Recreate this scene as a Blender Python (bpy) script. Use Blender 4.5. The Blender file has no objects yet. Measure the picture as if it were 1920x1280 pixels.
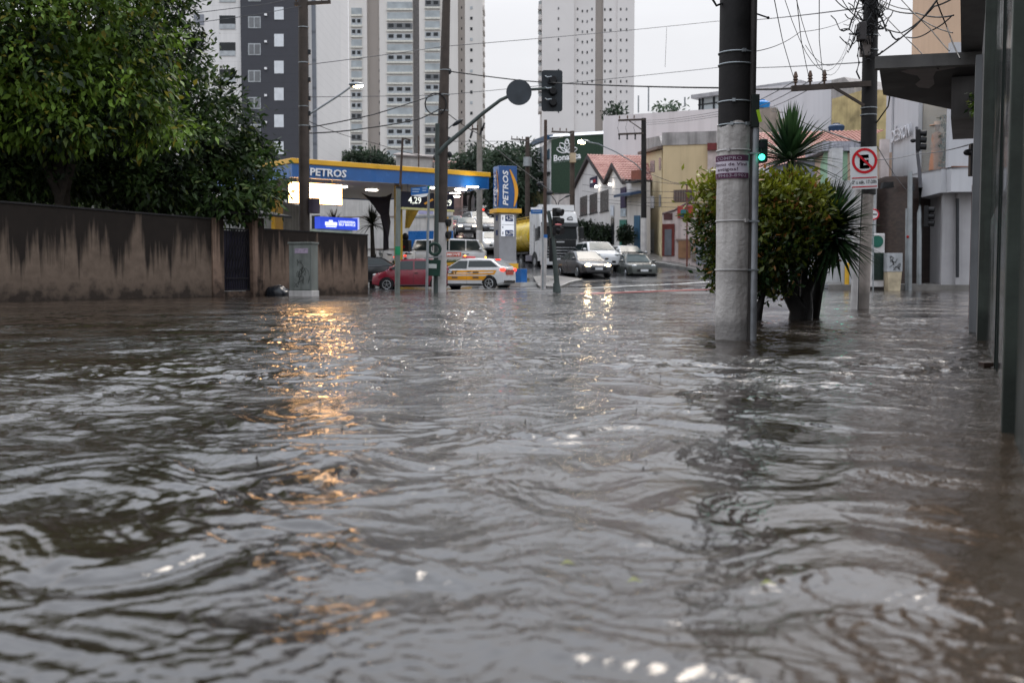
import bpy, math, random
import numpy as np
from mathutils import Vector, Matrix

random.seed(11)
RS = np.random.RandomState(5)
sc = bpy.context.scene
col = sc.collection
R = math.radians
PI = math.pi

# ------------------------------------------------------------------ camera numbers
F, HZ, EYE = 2000.0, 520.0, 0.6          # focal length and horizon in photo pixels, eye height in metres
TH = math.atan((640 - HZ) / F)
CT, ST = math.cos(TH), math.sin(TH)


def W(px, py, Y):
    """world point that stands at depth Y and was measured at (px, py) in the photo"""
    xc, yc = (px - 960) / F, (640 - py) / F
    dy, dz = CT + yc * ST, -ST + yc * CT
    t = Y / dy
    return Vector((xc * t, Y, EYE + dz * t))


def on_plane(px, py, P0, d):
    """intersect the measured ray with a vertical plane through P0 along horizontal direction d -> (u, z)"""
    xc, yc = (px - 960) / F, (640 - py) / F
    rx, ry, rz = xc, CT + yc * ST, -ST + yc * CT
    nx, ny = -d[1], d[0]
    t = (P0[0] * nx + P0[1] * ny) / (rx * nx + ry * ny)
    X, Y, Z = rx * t, ry * t, EYE + rz * t
    return (X - P0[0]) * d[0] + (Y - P0[1]) * d[1], Z


# ------------------------------------------------------------------ ground heights
_GL = np.array([(-999, -.3), (38, -.25), (44, -.1), (46.5, .0), (52, .04), (56, .3), (60, .7), (65, 1.0), (68, 1.3), (75, 2.4), (85, 3.85), (95, 4.8), (105, 6.1), (118, 8.0), (140, 11), (200, 14), (900, 22)])
_GR = np.array([(-999, -.3), (32, -.25), (36, -.1), (39.5, .0), (47, .07), (50, .1), (53, .28), (56, .55), (60, .9), (64, 1.25), (72, 2.25), (85, 3.85), (95, 4.8), (105, 6.1), (118, 8.0), (140, 11), (200, 14), (900, 22)])
_GF = np.array([(-999, -.3), (38, -.25), (49.5, -.12), (50.2, -.1), (56, .1), (65, .5), (80, 2.5), (105, 6), (140, 10.5), (200, 14), (900, 22)])


def _ss(a, b, x):
    t = np.clip((x - a) / (b - a), 0, 1)
    return t * t * (3 - 2 * t)


def ground(X, Y):
    X = np.asarray(X, float); Y = np.asarray(Y, float)
    l = np.interp(Y, _GL[:, 0], _GL[:, 1]); r = np.interp(Y, _GR[:, 0], _GR[:, 1]); f = np.interp(Y, _GF[:, 0], _GF[:, 1])
    k = _ss(-4.0, -.5, X); g = l * (1 - k) + r * k
    k = _ss(9.5, 14.5, X); g = g * (1 - k) + f * k
    return g


def gz(x, y):
    return float(ground(x, y))


# ------------------------------------------------------------------ scene graph helpers
def tags(o, label=None, cat=None, group=None, kind=None):
    if label: o['label'] = label
    if cat: o['category'] = cat
    if group: o['group'] = group
    if kind: o['kind'] = kind
    return o


def thing(name, label, cat, loc=(0, 0, 0), rz=0.0, group=None):
    o = bpy.data.objects.new(name, None)
    col.objects.link(o)
    o.location = loc
    o.rotation_euler = (0, 0, rz)
    o.empty_display_size = .2
    return tags(o, label, cat, group)


def copy_tree(o, parent=None):
    c = o.copy()
    col.objects.link(c)
    c.parent = parent
    for ch in list(o.children):
        copy_tree(ch, c)
    return c


class MB:
    """collects faces, then links them as ONE mesh object"""
    def __init__(s):
        s.v, s.f = [], []

    def add(s, vs, fs):
        n = len(s.v)
        s.v.extend([tuple(p) for p in vs])
        s.f.extend([tuple(i + n for i in f) for f in fs])
        return s

    def poly(s, *pts):
        return s.add(pts, [tuple(range(len(pts)))])

    def box(s, c, d, rz=0.0, m=None):
        x, y, z = d[0] / 2, d[1] / 2, d[2] / 2
        vs = [Vector((a, b, e)) for e in (-z, z) for a, b in ((-x, -y), (x, -y), (x, y), (-x, y))]
        if rz:
            q = Matrix.Rotation(rz, 3, 'Z'); vs = [q @ p for p in vs]
        if m is not None:
            vs = [m @ p for p in vs]
        c = Vector(c)
        return s.add([p + c for p in vs], [(3, 2, 1, 0), (4, 5, 6, 7), (0, 1, 5, 4), (1, 2, 6, 5), (2, 3, 7, 6), (3, 0, 4, 7)])

    def b2(s, x0, x1, y0, y1, z0, z1):
        return s.box(((x0 + x1) / 2, (y0 + y1) / 2, (z0 + z1) / 2), (abs(x1 - x0), abs(y1 - y0), abs(z1 - z0)))

    def bar(s, a, b, w, h=None):
        """square bar from a to b"""
        a, b = Vector(a), Vector(b); h = h or w
        d = (b - a); L = d.length
        if L < 1e-6: return s
        q = d.to_track_quat('Z', 'Y').to_matrix()
        return s.box((a + b) / 2, (w, h, L), m=q)

    def cyl(s, a, b, r0, r1=None, n=14, caps=True):
        a, b = Vector(a), Vector(b); r1 = r0 if r1 is None else r1
        q = (b - a).to_track_quat('Z', 'Y').to_matrix()
        vs = []
        for p, r in ((a, r0), (b, r1)):
            for i in range(n):
                t = 2 * PI * i / n
                vs.append(p + q @ Vector((r * math.cos(t), r * math.sin(t), 0)))
        fs = [(i, (i + 1) % n, n + (i + 1) % n, n + i) for i in range(n)]
        if caps: fs += [tuple(range(n - 1, -1, -1)), tuple(range(n, 2 * n))]
        return s.add(vs, fs)

    def tube(s, pts, r, n=6, r1=None):
        pts = [Vector(p) for p in pts]; m = len(pts)
        vs, fs = [], []
        for i, p in enumerate(pts):
            d = pts[min(i + 1, m - 1)] - pts[max(i - 1, 0)]
            q = d.to_track_quat('Z', 'Y').to_matrix()
            rr = r if r1 is None else r + (r1 - r) * i / (m - 1)
            for k in range(n):
                t = 2 * PI * k / n
                vs.append(p + q @ Vector((rr * math.cos(t), rr * math.sin(t), 0)))
        for i in range(m - 1):
            for k in range(n):
                fs.append((i * n + k, i * n + (k + 1) % n, (i + 1) * n + (k + 1) % n, (i + 1) * n + k))
        fs += [tuple(range(n - 1, -1, -1)), tuple(range((m - 1) * n, m * n))]
        return s.add(vs, fs)

    def loft(s, rings, closed=True, caps=True):
        n = len(rings[0]); vs = [p for r in rings for p in r]; fs = []
        for i in range(len(rings) - 1):
            for k in range(n if closed else n - 1):
                fs.append((i * n + k, i * n + (k + 1) % n, (i + 1) * n + (k + 1) % n, (i + 1) * n + k))
        if caps:
            fs += [tuple(range(n - 1, -1, -1)), tuple(range((len(rings) - 1) * n, len(rings) * n))]
        return s.add(vs, fs)

    def prism(s, pts, d):
        """extrude polygon pts (3-D) by vector d"""
        d = Vector(d); n = len(pts); a = [Vector(p) for p in pts]
        return s.add(a + [p + d for p in a], [tuple(range(n - 1, -1, -1)), tuple(range(n, 2 * n))] + [(i, (i + 1) % n, n + (i + 1) % n, n + i) for i in range(n)])

    def ell(s, c, r, nu=12, nv=7, m=None):
        c = Vector(c); vs, fs = [], []
        for j in range(nv + 1):
            ph = -PI / 2 + PI * j / nv
            for i in range(nu):
                t = 2 * PI * i / nu
                p = Vector((r[0] * math.cos(ph) * math.cos(t), r[1] * math.cos(ph) * math.sin(t), r[2] * math.sin(ph)))
                vs.append(c + (m @ p if m is not None else p))
        for j in range(nv):
            for i in range(nu):
                fs.append((j * nu + i, j * nu + (i + 1) % nu, (j + 1) * nu + (i + 1) % nu, (j + 1) * nu + i))
        return s.add(vs, fs)

    def lathe(s, prof, c=(0, 0, 0), n=20):
        c = Vector(c); vs, fs = [], []
        for r, z in prof:
            for i in range(n):
                t = 2 * PI * i / n
                vs.append(c + Vector((r * math.cos(t), r * math.sin(t), z)))
        for j in range(len(prof) - 1):
            for i in range(n):
                fs.append((j * n + i, j * n + (i + 1) % n, (j + 1) * n + (i + 1) % n, (j + 1) * n + i))
        fs += [tuple(range(n - 1, -1, -1)), tuple(range((len(prof) - 1) * n, len(prof) * n))]
        return s.add(vs, fs)

    def torus(s, c, Rr, r, axis='Y', n=24, k=8):
        vs, fs = [], []
        for i in range(n):
            t = 2 * PI * i / n
            for j in range(k):
                u = 2 * PI * j / k
                a, b, h = (Rr + r * math.cos(u)) * math.cos(t), (Rr + r * math.cos(u)) * math.sin(t), r * math.sin(u)
                p = {'Y': (a, h, b), 'X': (h, a, b), 'Z': (a, b, h)}[axis]
                vs.append(Vector(c) + Vector(p))
        for i in range(n):
            for j in range(k):
                fs.append((i * k + j, i * k + (j + 1) % k, ((i + 1) % n) * k + (j + 1) % k, ((i + 1) % n) * k + j))
        return s.add(vs, fs)

    def mesh(s, name, mat=None, smooth=False, ang=.7):
        me = bpy.data.meshes.new(name)
        me.from_pydata(s.v, [], s.f)
        me.validate(); me.update()
        if mat: me.materials.append(mat)
        if smooth:
            me.polygons.foreach_set('use_smooth', [True] * len(me.polygons))
            try: me.set_sharp_from_angle(angle=ang)
            except Exception: pass
        return me

    def build(s, name, mat, parent=None, smooth=False, ang=.7, bevel=0, **kw):
        o = bpy.data.objects.new(name, s.mesh(name, mat, smooth, ang))
        col.objects.link(o)
        if parent is not None: o.parent = parent
        if bevel:
            b = o.modifiers.new('Bevel', 'BEVEL'); b.width = bevel; b.segments = 2; b.limit_method = 'ANGLE'
        return tags(o, **kw)


def link_mesh(name, me, parent=None, loc=(0, 0, 0), **kw):
    o = bpy.data.objects.new(name, me); col.objects.link(o)
    o.parent = parent; o.location = loc
    return tags(o, **kw)


def text_mesh(s, w=None, h=None, ext=.01, off=0.0, shear=0.0):
    """lettering as verts centred on 0 in x/y, z = thickness; scaled to width w and height h"""
    c = bpy.data.curves.new('lettering', 'FONT')
    c.body = s; c.size = 1; c.extrude = .5; c.offset = off; c.shear = shear; c.resolution_u = 2
    o = bpy.data.objects.new('lettering', c); col.objects.link(o)
    bpy.context.view_layer.update()
    me = bpy.data.meshes.new_from_object(o.evaluated_get(bpy.context.evaluated_depsgraph_get()))
    bpy.data.objects.remove(o); bpy.data.curves.remove(c)
    n = len(me.vertices); a = np.zeros(n * 3); me.vertices.foreach_get('co', a); a = a.reshape(-1, 3)
    lo, hi = a.min(0), a.max(0); sz = hi - lo; a -= (lo + hi) / 2
    sx = w / sz[0] if w else None; sy = h / sz[1] if h else None
    sx = sx or sy; sy = sy or sx
    a[:, 0] *= sx; a[:, 1] *= sy; a[:, 2] *= ext
    return me, a


def text(name, s, mat, parent, fn, w=None, h=None, ext=.01, off=0.0, shear=0.0, **kw):
    """fn maps (x, y, z) in lettering space to a local point"""
    me, a = text_mesh(s, w, h, ext, off, shear)
    b = np.array([tuple(fn(*p)) for p in a])
    me.vertices.foreach_set('co', b.ravel()); me.update()
    me.materials.clear(); me.materials.append(mat)
    return link_mesh(name, me, parent, **kw)


class Fac:
    """a vertical facade between two measured columns; local x runs left to right along it, +y goes behind it"""
    def __init__(s, pxa, Ya, pxb, Yb, z=0.0):
        a, b = W(pxa, HZ, Ya), W(pxb, HZ, Yb)
        s.o = Vector((a.x, a.y, z)); d = Vector((b.x - a.x, b.y - a.y, 0)); s.w = d.length
        s.d = d.normalized(); s.rz = math.atan2(s.d.y, s.d.x)

    def uz(s, px, py):
        u, z = on_plane(px, py, s.o, s.d)
        return u, z - s.o.z

    def thing(s, name, label, cat, group=None):
        return thing(name, label, cat, s.o, s.rz, group)

    def rect(s, x0, y0, x1, y1):
        """u0,u1,z0,z1 of a measured rectangle"""
        xm, ym = (x0 + x1) / 2, (y0 + y1) / 2
        u0, u1 = s.uz(x0, ym)[0], s.uz(x1, ym)[0]
        return u0, u1, s.uz(xm, y1)[1], s.uz(xm, y0)[1]

    def panel(s, mb, x0, y0, x1, y1, f=-.02, b=.02):
        u0, u1, z0, z1 = s.rect(x0, y0, x1, y1)
        mb.b2(u0, u1, f, b, z0, z1); return mb

    def txt(s, name, body, mat, parent, x0, y0, x1, y1, f=-.05, **k):
        u0, u1, z0, z1 = s.rect(x0, y0, x1, y1)
        um, zm = (u0 + u1) / 2, (z0 + z1) / 2
        return text(name, body, mat, parent, lambda x, y, z: (um + x, f - z, zm + y), w=u1 - u0, h=z1 - z0, **k)


# ------------------------------------------------------------------ materials
def newmat(name):
    m = bpy.data.materials.new(name); m.use_nodes = True
    nt = m.node_tree; b = nt.nodes['Principled BSDF']
    return m, nt, b


def nd(nt, t, **kw):
    n = nt.nodes.new(t)
    for k, v in kw.items():
        if k.startswith('i_'):
            n.inputs[k[2:].replace('_', ' ')].default_value = v
        else:
            setattr(n, k, v)
    return n


def mixc(nt, mode, fac, a, b):
    n = nt.nodes.new('ShaderNodeMix'); n.data_type = 'RGBA'; n.blend_type = mode
    for sock, v in ((n.inputs[0], fac), (n.inputs[6], a), (n.inputs[7], b)):
        if isinstance(v, bpy.types.NodeSocket): nt.links.new(v, sock)
        else: sock.default_value = v
    return n.outputs[2]


def math_(nt, op, a, b=0.0, clamp=False):
    n = nt.nodes.new('ShaderNodeMath'); n.operation = op; n.use_clamp = clamp
    for sock, v in ((n.inputs[0], a), (n.inputs[1], b)):
        if isinstance(v, bpy.types.NodeSocket): nt.links.new(v, sock)
        else: sock.default_value = v
    return n.outputs[0]


def rmap(nt, v, a, b, c=0.0, d=1.0):
    n = nt.nodes.new('ShaderNodeMapRange'); n.clamp = True
    nt.links.new(v, n.inputs[0])
    for i, q in enumerate((a, b, c, d)): n.inputs[i + 1].default_value = q
    return n.outputs[0]


def noise(nt, scale, detail=4, vec=None, rough=.55, sc3=None):
    n = nd(nt, 'ShaderNodeTexNoise'); n.inputs['Scale'].default_value = scale; n.inputs['Detail'].default_value = detail; n.inputs['Roughness'].default_value = rough
    if vec is None:
        vec = nd(nt, 'ShaderNodeTexCoord').outputs['Object']
    if sc3:
        mp = nd(nt, 'ShaderNodeMapping'); mp.inputs['Scale'].default_value = sc3
        nt.links.new(vec, mp.inputs[0]); vec = mp.outputs[0]
    nt.links.new(vec, n.inputs['Vector'])
    return n.outputs[0]


def C4(c):
    return (c[0], c[1], c[2], 1.0)


def M(name, c, rough=.55, metal=0.0, var=.25, scale=2.0, streak=0.0, sscale=3.0, dirt=(.03, .027, .024), bump=0.0, spec=.2, coat=0.0, lines=None, tide=None):
    """weathered surface: colour, blotches, vertical rain streaks, optional horizontal joint lines (spacing, darkness)"""
    m, nt, b = newmat(name); L = nt.links
    tc = nd(nt, 'ShaderNodeTexCoord').outputs['Object']
    n1 = noise(nt, scale, 6, tc)
    f = rmap(nt, n1, .3, .7, 1 - var, 1 + var * .6)
    comb = nd(nt, 'ShaderNodeCombineColor'); [L.new(f, comb.inputs[i]) for i in range(3)]
    out = mixc(nt, 'MULTIPLY', 1.0, C4(c), comb.outputs[0])
    if streak:
        n2 = noise(nt, sscale, 5, tc, .6, (1, 1, .06))
        out = mixc(nt, 'MIX', math_(nt, 'MULTIPLY', rmap(nt, n2, .45, .72), streak), out, C4(dirt))
    if lines:
        sp = nd(nt, 'ShaderNodeSeparateXYZ'); L.new(tc, sp.inputs[0])
        fr = math_(nt, 'FRACT', math_(nt, 'DIVIDE', sp.outputs[2], lines[0]))
        ln = math_(nt, 'LESS_THAN', fr, lines[2] if len(lines) > 2 else .05)
        out = mixc(nt, 'MIX', math_(nt, 'MULTIPLY', ln, lines[1]), out, C4([q * .35 for q in c]))
    if tide:
        sq_ = nd(nt, 'ShaderNodeSeparateXYZ'); L.new(tc, sq_.inputs[0])
        zz_ = math_(nt, 'ADD', sq_.outputs[2], math_(nt, 'MULTIPLY', noise(nt, 7, 4, tc, .6, (1, 1, .4)), -.16))
        out = mixc(nt, 'MIX', rmap(nt, zz_, tide - .10, tide, .75, 0), out, C4([q * .3 for q in c]))
    L.new(out, b.inputs['Base Color'])
    L.new(rmap(nt, n1, .3, .7, max(.02, rough - .12), min(1, rough + .12)), b.inputs['Roughness'])
    b.inputs['Metallic'].default_value = metal
    b.inputs['Specular IOR Level'].default_value = spec
    if coat: b.inputs['Coat Weight'].default_value = coat; b.inputs['Coat Roughness'].default_value = .05
    if bump:
        n3 = noise(nt, scale * 9, 5, tc)
        bp = nd(nt, 'ShaderNodeBump'); bp.inputs['Strength'].default_value = bump; bp.inputs['Distance'].default_value = .02
        L.new(n3, bp.inputs['Height']); L.new(bp.outputs[0], b.inputs['Normal'])
    return m


def EM(name, c, s):
    m, nt, b = newmat(name)
    b.inputs['Base Color'].default_value = C4(c)
    b.inputs['Emission Color'].default_value = C4(c)
    b.inputs['Emission Strength'].default_value = s
    return m


def paint(name, c, rough=.25, metal=0.0):
    return M(name, c, rough, metal, var=.15, scale=1.2, coat=.3, spec=.4)

# ================================================================== world, sun, camera
wd = bpy.data.worlds.new('World'); sc.world = wd; wd.use_nodes = True
nt = wd.node_tree; bg = nt.nodes['Background']; bg.inputs['Strength'].default_value = .1
sky = nd(nt, 'ShaderNodeTexSky'); sky.sky_type = 'NISHITA'; sky.sun_disc = False
sky.sun_elevation = R(52); sky.sun_rotation = R(20); sky.air_density = 2.0; sky.dust_density = 4.0
gen = nd(nt, 'ShaderNodeTexCoord').outputs['Generated']
sp = nd(nt, 'ShaderNodeSeparateXYZ'); nt.links.new(gen, sp.inputs[0])
zz = math_(nt, 'MAXIMUM', sp.outputs[2], 0.0)
sm = nd(nt, 'ShaderNodeMapRange'); sm.interpolation_type = 'SMOOTHSTEP'; nt.links.new(zz, sm.inputs[0]); sm.inputs[1].default_value = .20; sm.inputs[2].default_value = .60
lum = math_(nt, 'ADD', math_(nt, 'ADD', 8.1, math_(nt, 'MULTIPLY', zz, 4.0)), math_(nt, 'MULTIPLY', sm.outputs[0], 9.5))     # an overcast dome: about 3x brighter overhead than at the horizon
cl = noise(nt, 2.2, 6, gen, .55, (1, 1, 2.5))
lum = math_(nt, 'MULTIPLY', lum, rmap(nt, cl, .3, .7, .93, 1.07))
cc = nd(nt, 'ShaderNodeCombineColor')
for i, (k, q) in enumerate(((.975, -.075), (.985, -.02), (1.03, .05))): nt.links.new(math_(nt, 'MULTIPLY', lum, math_(nt, 'ADD', k, math_(nt, 'MULTIPLY', sm.outputs[0], q))), cc.inputs[i])
hs = nd(nt, 'ShaderNodeHueSaturation'); hs.inputs['Saturation'].default_value = .15
nt.links.new(sky.outputs[0], hs.inputs['Color'])
nt.links.new(mixc(nt, 'MIX', .08, cc.outputs[0], hs.outputs[0]), bg.inputs['Color'])

sl = bpy.data.lights.new('sun', 'SUN'); sl.energy = 1.8; sl.angle = R(25); sl.color = (1, .89, .78)
so = bpy.data.objects.new('sun', sl); col.objects.link(so)
so.rotation_euler = (R(90 - 52), 0, R(180 - 20))

cd = bpy.data.cameras.new('camera'); cam = bpy.data.objects.new('camera', cd); col.objects.link(cam)
cd.sensor_width = 36; cd.lens = F * 36 / 1920; cd.clip_start = .05; cd.clip_end = 3000
cam.location = (0, 0, EYE); cam.rotation_euler = (PI / 2 - TH, 0, 0)
cd.dof.use_dof = True; cd.dof.focus_distance = 11.5; cd.dof.aperture_fstop = 3.3
sc.camera = cam
sc.view_settings.view_transform = 'Standard'; sc.view_settings.look = 'None'; sc.view_settings.exposure = 0
sc.cycles.use_denoising = True
sc.cycles.max_bounces = 6; sc.cycles.diffuse_bounces = 3; sc.cycles.glossy_bounces = 4
sc.cycles.sample_clamp_indirect = 6


def grid_mesh(name, X, Y, Z, mat, smooth=True, keep=None):
    """X, Y, Z are (n, m) arrays"""
    n, m = X.shape
    me = bpy.data.meshes.new(name)
    co = np.stack([X, Y, Z], -1).reshape(-1, 3)
    idx = np.arange(n * m).reshape(n, m)
    q = np.stack([idx[:-1, :-1], idx[:-1, 1:], idx[1:, 1:], idx[1:, :-1]], -1).reshape(-1, 4)
    if keep is not None: q = q[keep.reshape(-1)]
    me.vertices.add(len(co)); me.vertices.foreach_set('co', co.ravel())
    me.loops.add(q.size); me.loops.foreach_set('vertex_index', q.ravel())
    me.polygons.add(len(q)); me.polygons.foreach_set('loop_start', np.arange(len(q)) * 4)
    try: me.polygons.foreach_set('loop_total', np.full(len(q), 4))
    except Exception: pass
    me.polygons.foreach_set('use_smooth', np.full(len(q), smooth))
    me.update(calc_edges=True); me.validate()
    me.materials.append(mat)
    return me


# ================================================================== ground: one sheet of wet asphalt rising into the hill
def asphalt(name, c=(.05, .05, .052)):
    m, nt, b = newmat(name); L = nt.links
    tc = nd(nt, 'ShaderNodeTexCoord').outputs['Object']
    n1 = noise(nt, .35, 6, tc); n2 = noise(nt, 30, 3, tc)
    f = rmap(nt, n1, .3, .7, .65, 1.35)
    cb = nd(nt, 'ShaderNodeCombineColor'); [L.new(f, cb.inputs[i]) for i in range(3)]
    L.new(mixc(nt, 'MULTIPLY', 1.0, C4(c), cb.outputs[0]), b.inputs['Base Color'])
    L.new(rmap(nt, n1, .38, .62, .06, .32), b.inputs['Roughness'])
    bp = nd(nt, 'ShaderNodeBump'); bp.inputs['Strength'].default_value = .12; bp.inputs['Distance'].default_value = .01
    L.new(n2, bp.inputs['Height']); L.new(bp.outputs[0], b.inputs['Normal'])
    return m


ASPH = asphalt('wet asphalt')
xs = np.concatenate([np.linspace(-600, -40, 15)[:-1], np.linspace(-40, 45, 120), np.linspace(45, 600, 15)[1:]])
ys = np.concatenate([np.linspace(-60, 30, 20)[:-1], np.linspace(30, 125, 150), np.linspace(125, 900, 30)[1:]])
GX, GY = np.meshgrid(xs, ys)
me = grid_mesh('ground', GX, GY, ground(GX, GY), ASPH)
link_mesh('ground', me, kind='structure')

# ================================================================== flood water
wm, nt, b = newmat('muddy flood water'); L = nt.links
tc = nd(nt, 'ShaderNodeTexCoord').outputs['Object']
nb = noise(nt, .5, 4, tc)
sw = nd(nt, 'ShaderNodeSeparateXYZ'); L.new(tc, sw.inputs[0])      # silt shows browner in the shallow strip along the shop front
nw = math_(nt, 'ADD', math_(nt, 'MULTIPLY', math_(nt, 'SUBTRACT', sw.outputs[0], 1.94), -.921), math_(nt, 'MULTIPLY', math_(nt, 'SUBTRACT', sw.outputs[1], 4.1), .39))
nw = math_(nt, 'ADD', nw, math_(nt, 'MULTIPLY', math_(nt, 'SUBTRACT', noise(nt, 2.2, 4, tc), .5), .7))
silt = math_(nt, 'MULTIPLY', rmap(nt, nw, .15, .75, 1, 0), rmap(nt, sw.outputs[1], 2.5, 7, 1, 0))
L.new(mixc(nt, 'MIX', silt, mixc(nt, 'MIX', rmap(nt, nb, .35, .65), (.014, .0108, .0082, 1), (.032, .0235, .0168, 1)), (.066, .047, .032, 1)), b.inputs['Base Color'])
b.inputs['Roughness'].default_value = .02
b.inputs['IOR'].default_value = 1.62
w1 = noise(nt, 11, 5, tc, .6, (1, 1.25, 1)); w2 = noise(nt, 38, 3, tc, .6)
hh = math_(nt, 'ADD', math_(nt, 'MULTIPLY', w1, 1.0), math_(nt, 'MULTIPLY', w2, .18))
for scale, freq in ((2.6, 60.0), (4.1, 85.0)):      # rings where raindrops fall
    vo = nd(nt, 'ShaderNodeTexVoronoi'); vo.inputs['Scale'].default_value = scale
    fl = nd(nt, 'ShaderNodeMapping'); fl.inputs['Scale'].default_value = (1, 1, 0); L.new(tc, fl.inputs[0]); L.new(fl.outputs[0], vo.inputs['Vector'])
    d = vo.outputs['Distance']; cs = nd(nt, 'ShaderNodeSeparateColor'); L.new(vo.outputs['Color'], cs.inputs[0])
    r0 = math_(nt, 'MULTIPLY', cs.outputs[0], .42)
    e = math_(nt, 'MULTIPLY', math_(nt, 'SUBTRACT', d, r0), 14.0)
    env = math_(nt, 'POWER', 2.718, math_(nt, 'MULTIPLY', math_(nt, 'MULTIPLY', e, e), -1.0))
    ring = math_(nt, 'MULTIPLY', math_(nt, 'SINE', math_(nt, 'MULTIPLY', d, freq)), env)
    ring = math_(nt, 'MULTIPLY', ring, math_(nt, 'GREATER_THAN', cs.outputs[1], .45))
    hh = math_(nt, 'ADD', hh, math_(nt, 'MULTIPLY', ring, .05))
hh = math_(nt, 'MULTIPLY', hh, rmap(nt, noise(nt, .7, 3, tc), .36, .62, .25, 1.25))
hh = math_(nt, 'MULTIPLY', hh, math_(nt, 'ADD', rmap(nt, sw.outputs[1], 1.6, 6, .38, 1.0), rmap(nt, sw.outputs[1], 8, 28, 0, .9)))      # calmer close in, rain-beaten further out
bp = nd(nt, 'ShaderNodeBump'); bp.inputs['Strength'].default_value = 1.0; bp.inputs['Distance'].default_value = .012
L.new(hh, bp.inputs['Height']); L.new(bp.outputs[0], b.inputs['Normal'])

ang = np.radians(np.concatenate([np.linspace(-88, -40, 60)[:-1], np.linspace(-40, 40, 1000), np.linspace(40, 88, 60)[1:]]))
rad = np.exp(np.linspace(math.log(.4), math.log(80), 1250))
A, Rr = np.meshgrid(ang, rad)
X, Y = Rr * np.sin(A), Rr * np.cos(A)
cell = Rr * (rad[1] / rad[0] - 1)


def lowf(seed, n, lo, hi, X, Y):
    r = np.random.RandomState(seed); o = np.zeros_like(X)
    for _ in range(n):
        lam = math.exp(r.uniform(math.log(lo), math.log(hi))); t = r.uniform(0, 2 * PI)
        o += np.sin(2 * PI / lam * (X * math.cos(t) + Y * math.sin(t)) + r.uniform(0, 6.3))
    return o / math.sqrt(n / 2)


wx, wy = X + .10 * lowf(1, 9, .5, 2.5, X, Y), Y + .10 * lowf(2, 9, .5, 2.5, X, Y)
patch = np.clip(.88 + .26 * lowf(3, 10, 1.5, 7, X, Y), .4, 1.35)
calm = _ss(.0, 1.6, X + .1) * (1 - _ss(3.0, 8.0, Y))               # the sheltered pool by the shop front
far_ = .45 + .55 * _ss(1.3, 6.5, np.hypot(X, Y)) + .1 * _ss(9, 22, Y)   # choppier out in the current
short = patch * (1 - .88 * calm) * far_
Z = np.zeros_like(X)
r = np.random.RandomState(9)
for i in range(140):
    lam = math.exp(r.uniform(math.log(.05), math.log(.7))); k = 2 * PI / lam
    t = r.normal(R(78), R(48)); ph = r.uniform(0, 6.3)
    a = .0225 / k * (.55 if lam > .3 else 1.0)
    att = np.exp(-(2.4 * cell / lam) ** 2)
    s = np.sin(k * (wx * math.cos(t) + wy * math.sin(t)) + ph)
    if i % 4 == 0 and lam < .35: s = 1 - 2 * np.abs(s) ** 1.3                      # sharper crests
    Z += a * s * att * (short if lam < .3 else (.5 + .5 * patch) * (1 - .35 * calm))
r = np.random.RandomState(21)
for i in range(420):                                                # rings of raindrops close by
    rr_, aa_ = math.exp(r.uniform(math.log(1.2), math.log(9))), R(r.uniform(-30, 30))
    cx, cy = rr_ * math.sin(aa_), rr_ * math.cos(aa_); r0 = r.uniform(.03, .16)
    j0, j1 = np.searchsorted(rad, [max(.36, rr_ - .3), rr_ + .3]); 
    if j1 - j0 < 4: continue
    sl_ = slice(j0, j1); dd = np.hypot(X[sl_] - cx, Y[sl_] - cy)
    Z[sl_] += .0007 * np.exp(-((dd - r0) / .028) ** 2) * np.cos((dd - r0) / .0085) * np.exp(-(2.4 * cell[sl_] / .053) ** 2)
keep = ground(X, Y) < .06
keep = keep[:-1, :-1] | keep[1:, :-1] | keep[:-1, 1:] | keep[1:, 1:]
link_mesh('water', grid_mesh('water', X, Y, Z, wm, True, keep), kind='structure')

# splashes thrown up by the drops
mb = MB(); r = np.random.RandomState(4)
for i in range(200):
    rr_, aa_ = math.exp(r.uniform(math.log(3.2), math.log(16))), R(r.uniform(-32, 32))
    cx, cy = rr_ * math.sin(aa_), rr_ * math.cos(aa_); h = r.uniform(.003, .009) * min(1.0, .35 + rr_ / 8)
    mb.cyl((cx, cy, -.004), (cx + r.uniform(-.003, .003), cy, h), .0035, .001, 5)
    if r.rand() < .5: mb.ell((cx, cy, h + .004), (.002, .002, .0025), 5, 3)
spl, nt, b = newmat('splash water'); b.inputs['Base Color'].default_value = (.05, .042, .036, 1); b.inputs['Roughness'].default_value = .05; b.inputs['IOR'].default_value = 1.33
mb.build('rain_splash', spl, smooth=True, kind='stuff', label='tiny raindrop splashes standing up from the brown flood water', cat='splashes')


# ================================================================== pavements, kerbs and road markings (draped sheets)
def draped(name, a, b_, mat, dz, n=24, m=4, thick=0.0, **kw):
    """sheet between polylines a and b_ (lists of (x, y)), dz above the ground"""
    def samp(p, t):
        p = np.array(p, float); d = np.r_[0, np.cumsum(np.hypot(*np.diff(p, axis=0).T))]; d /= d[-1]
        return np.stack([np.interp(t, d, p[:, 0]), np.interp(t, d, p[:, 1])], -1)
    t = np.linspace(0, 1, n); A, B = samp(a, t), samp(b_, t)
    s = np.linspace(0, 1, m)[:, None, None]
    P = A[None] * (1 - s) + B[None] * s
    Z = ground(P[..., 0], P[..., 1]) + dz
    if thick:                                            # kerb face down to the road
        P = np.concatenate([P[:1], P], 0); Z = np.concatenate([(Z[:1] - thick), Z], 0)
    me = grid_mesh(name, P[..., 0], P[..., 1], Z, mat, False)
    return link_mesh(name, me, kind='structure', **kw)


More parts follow.
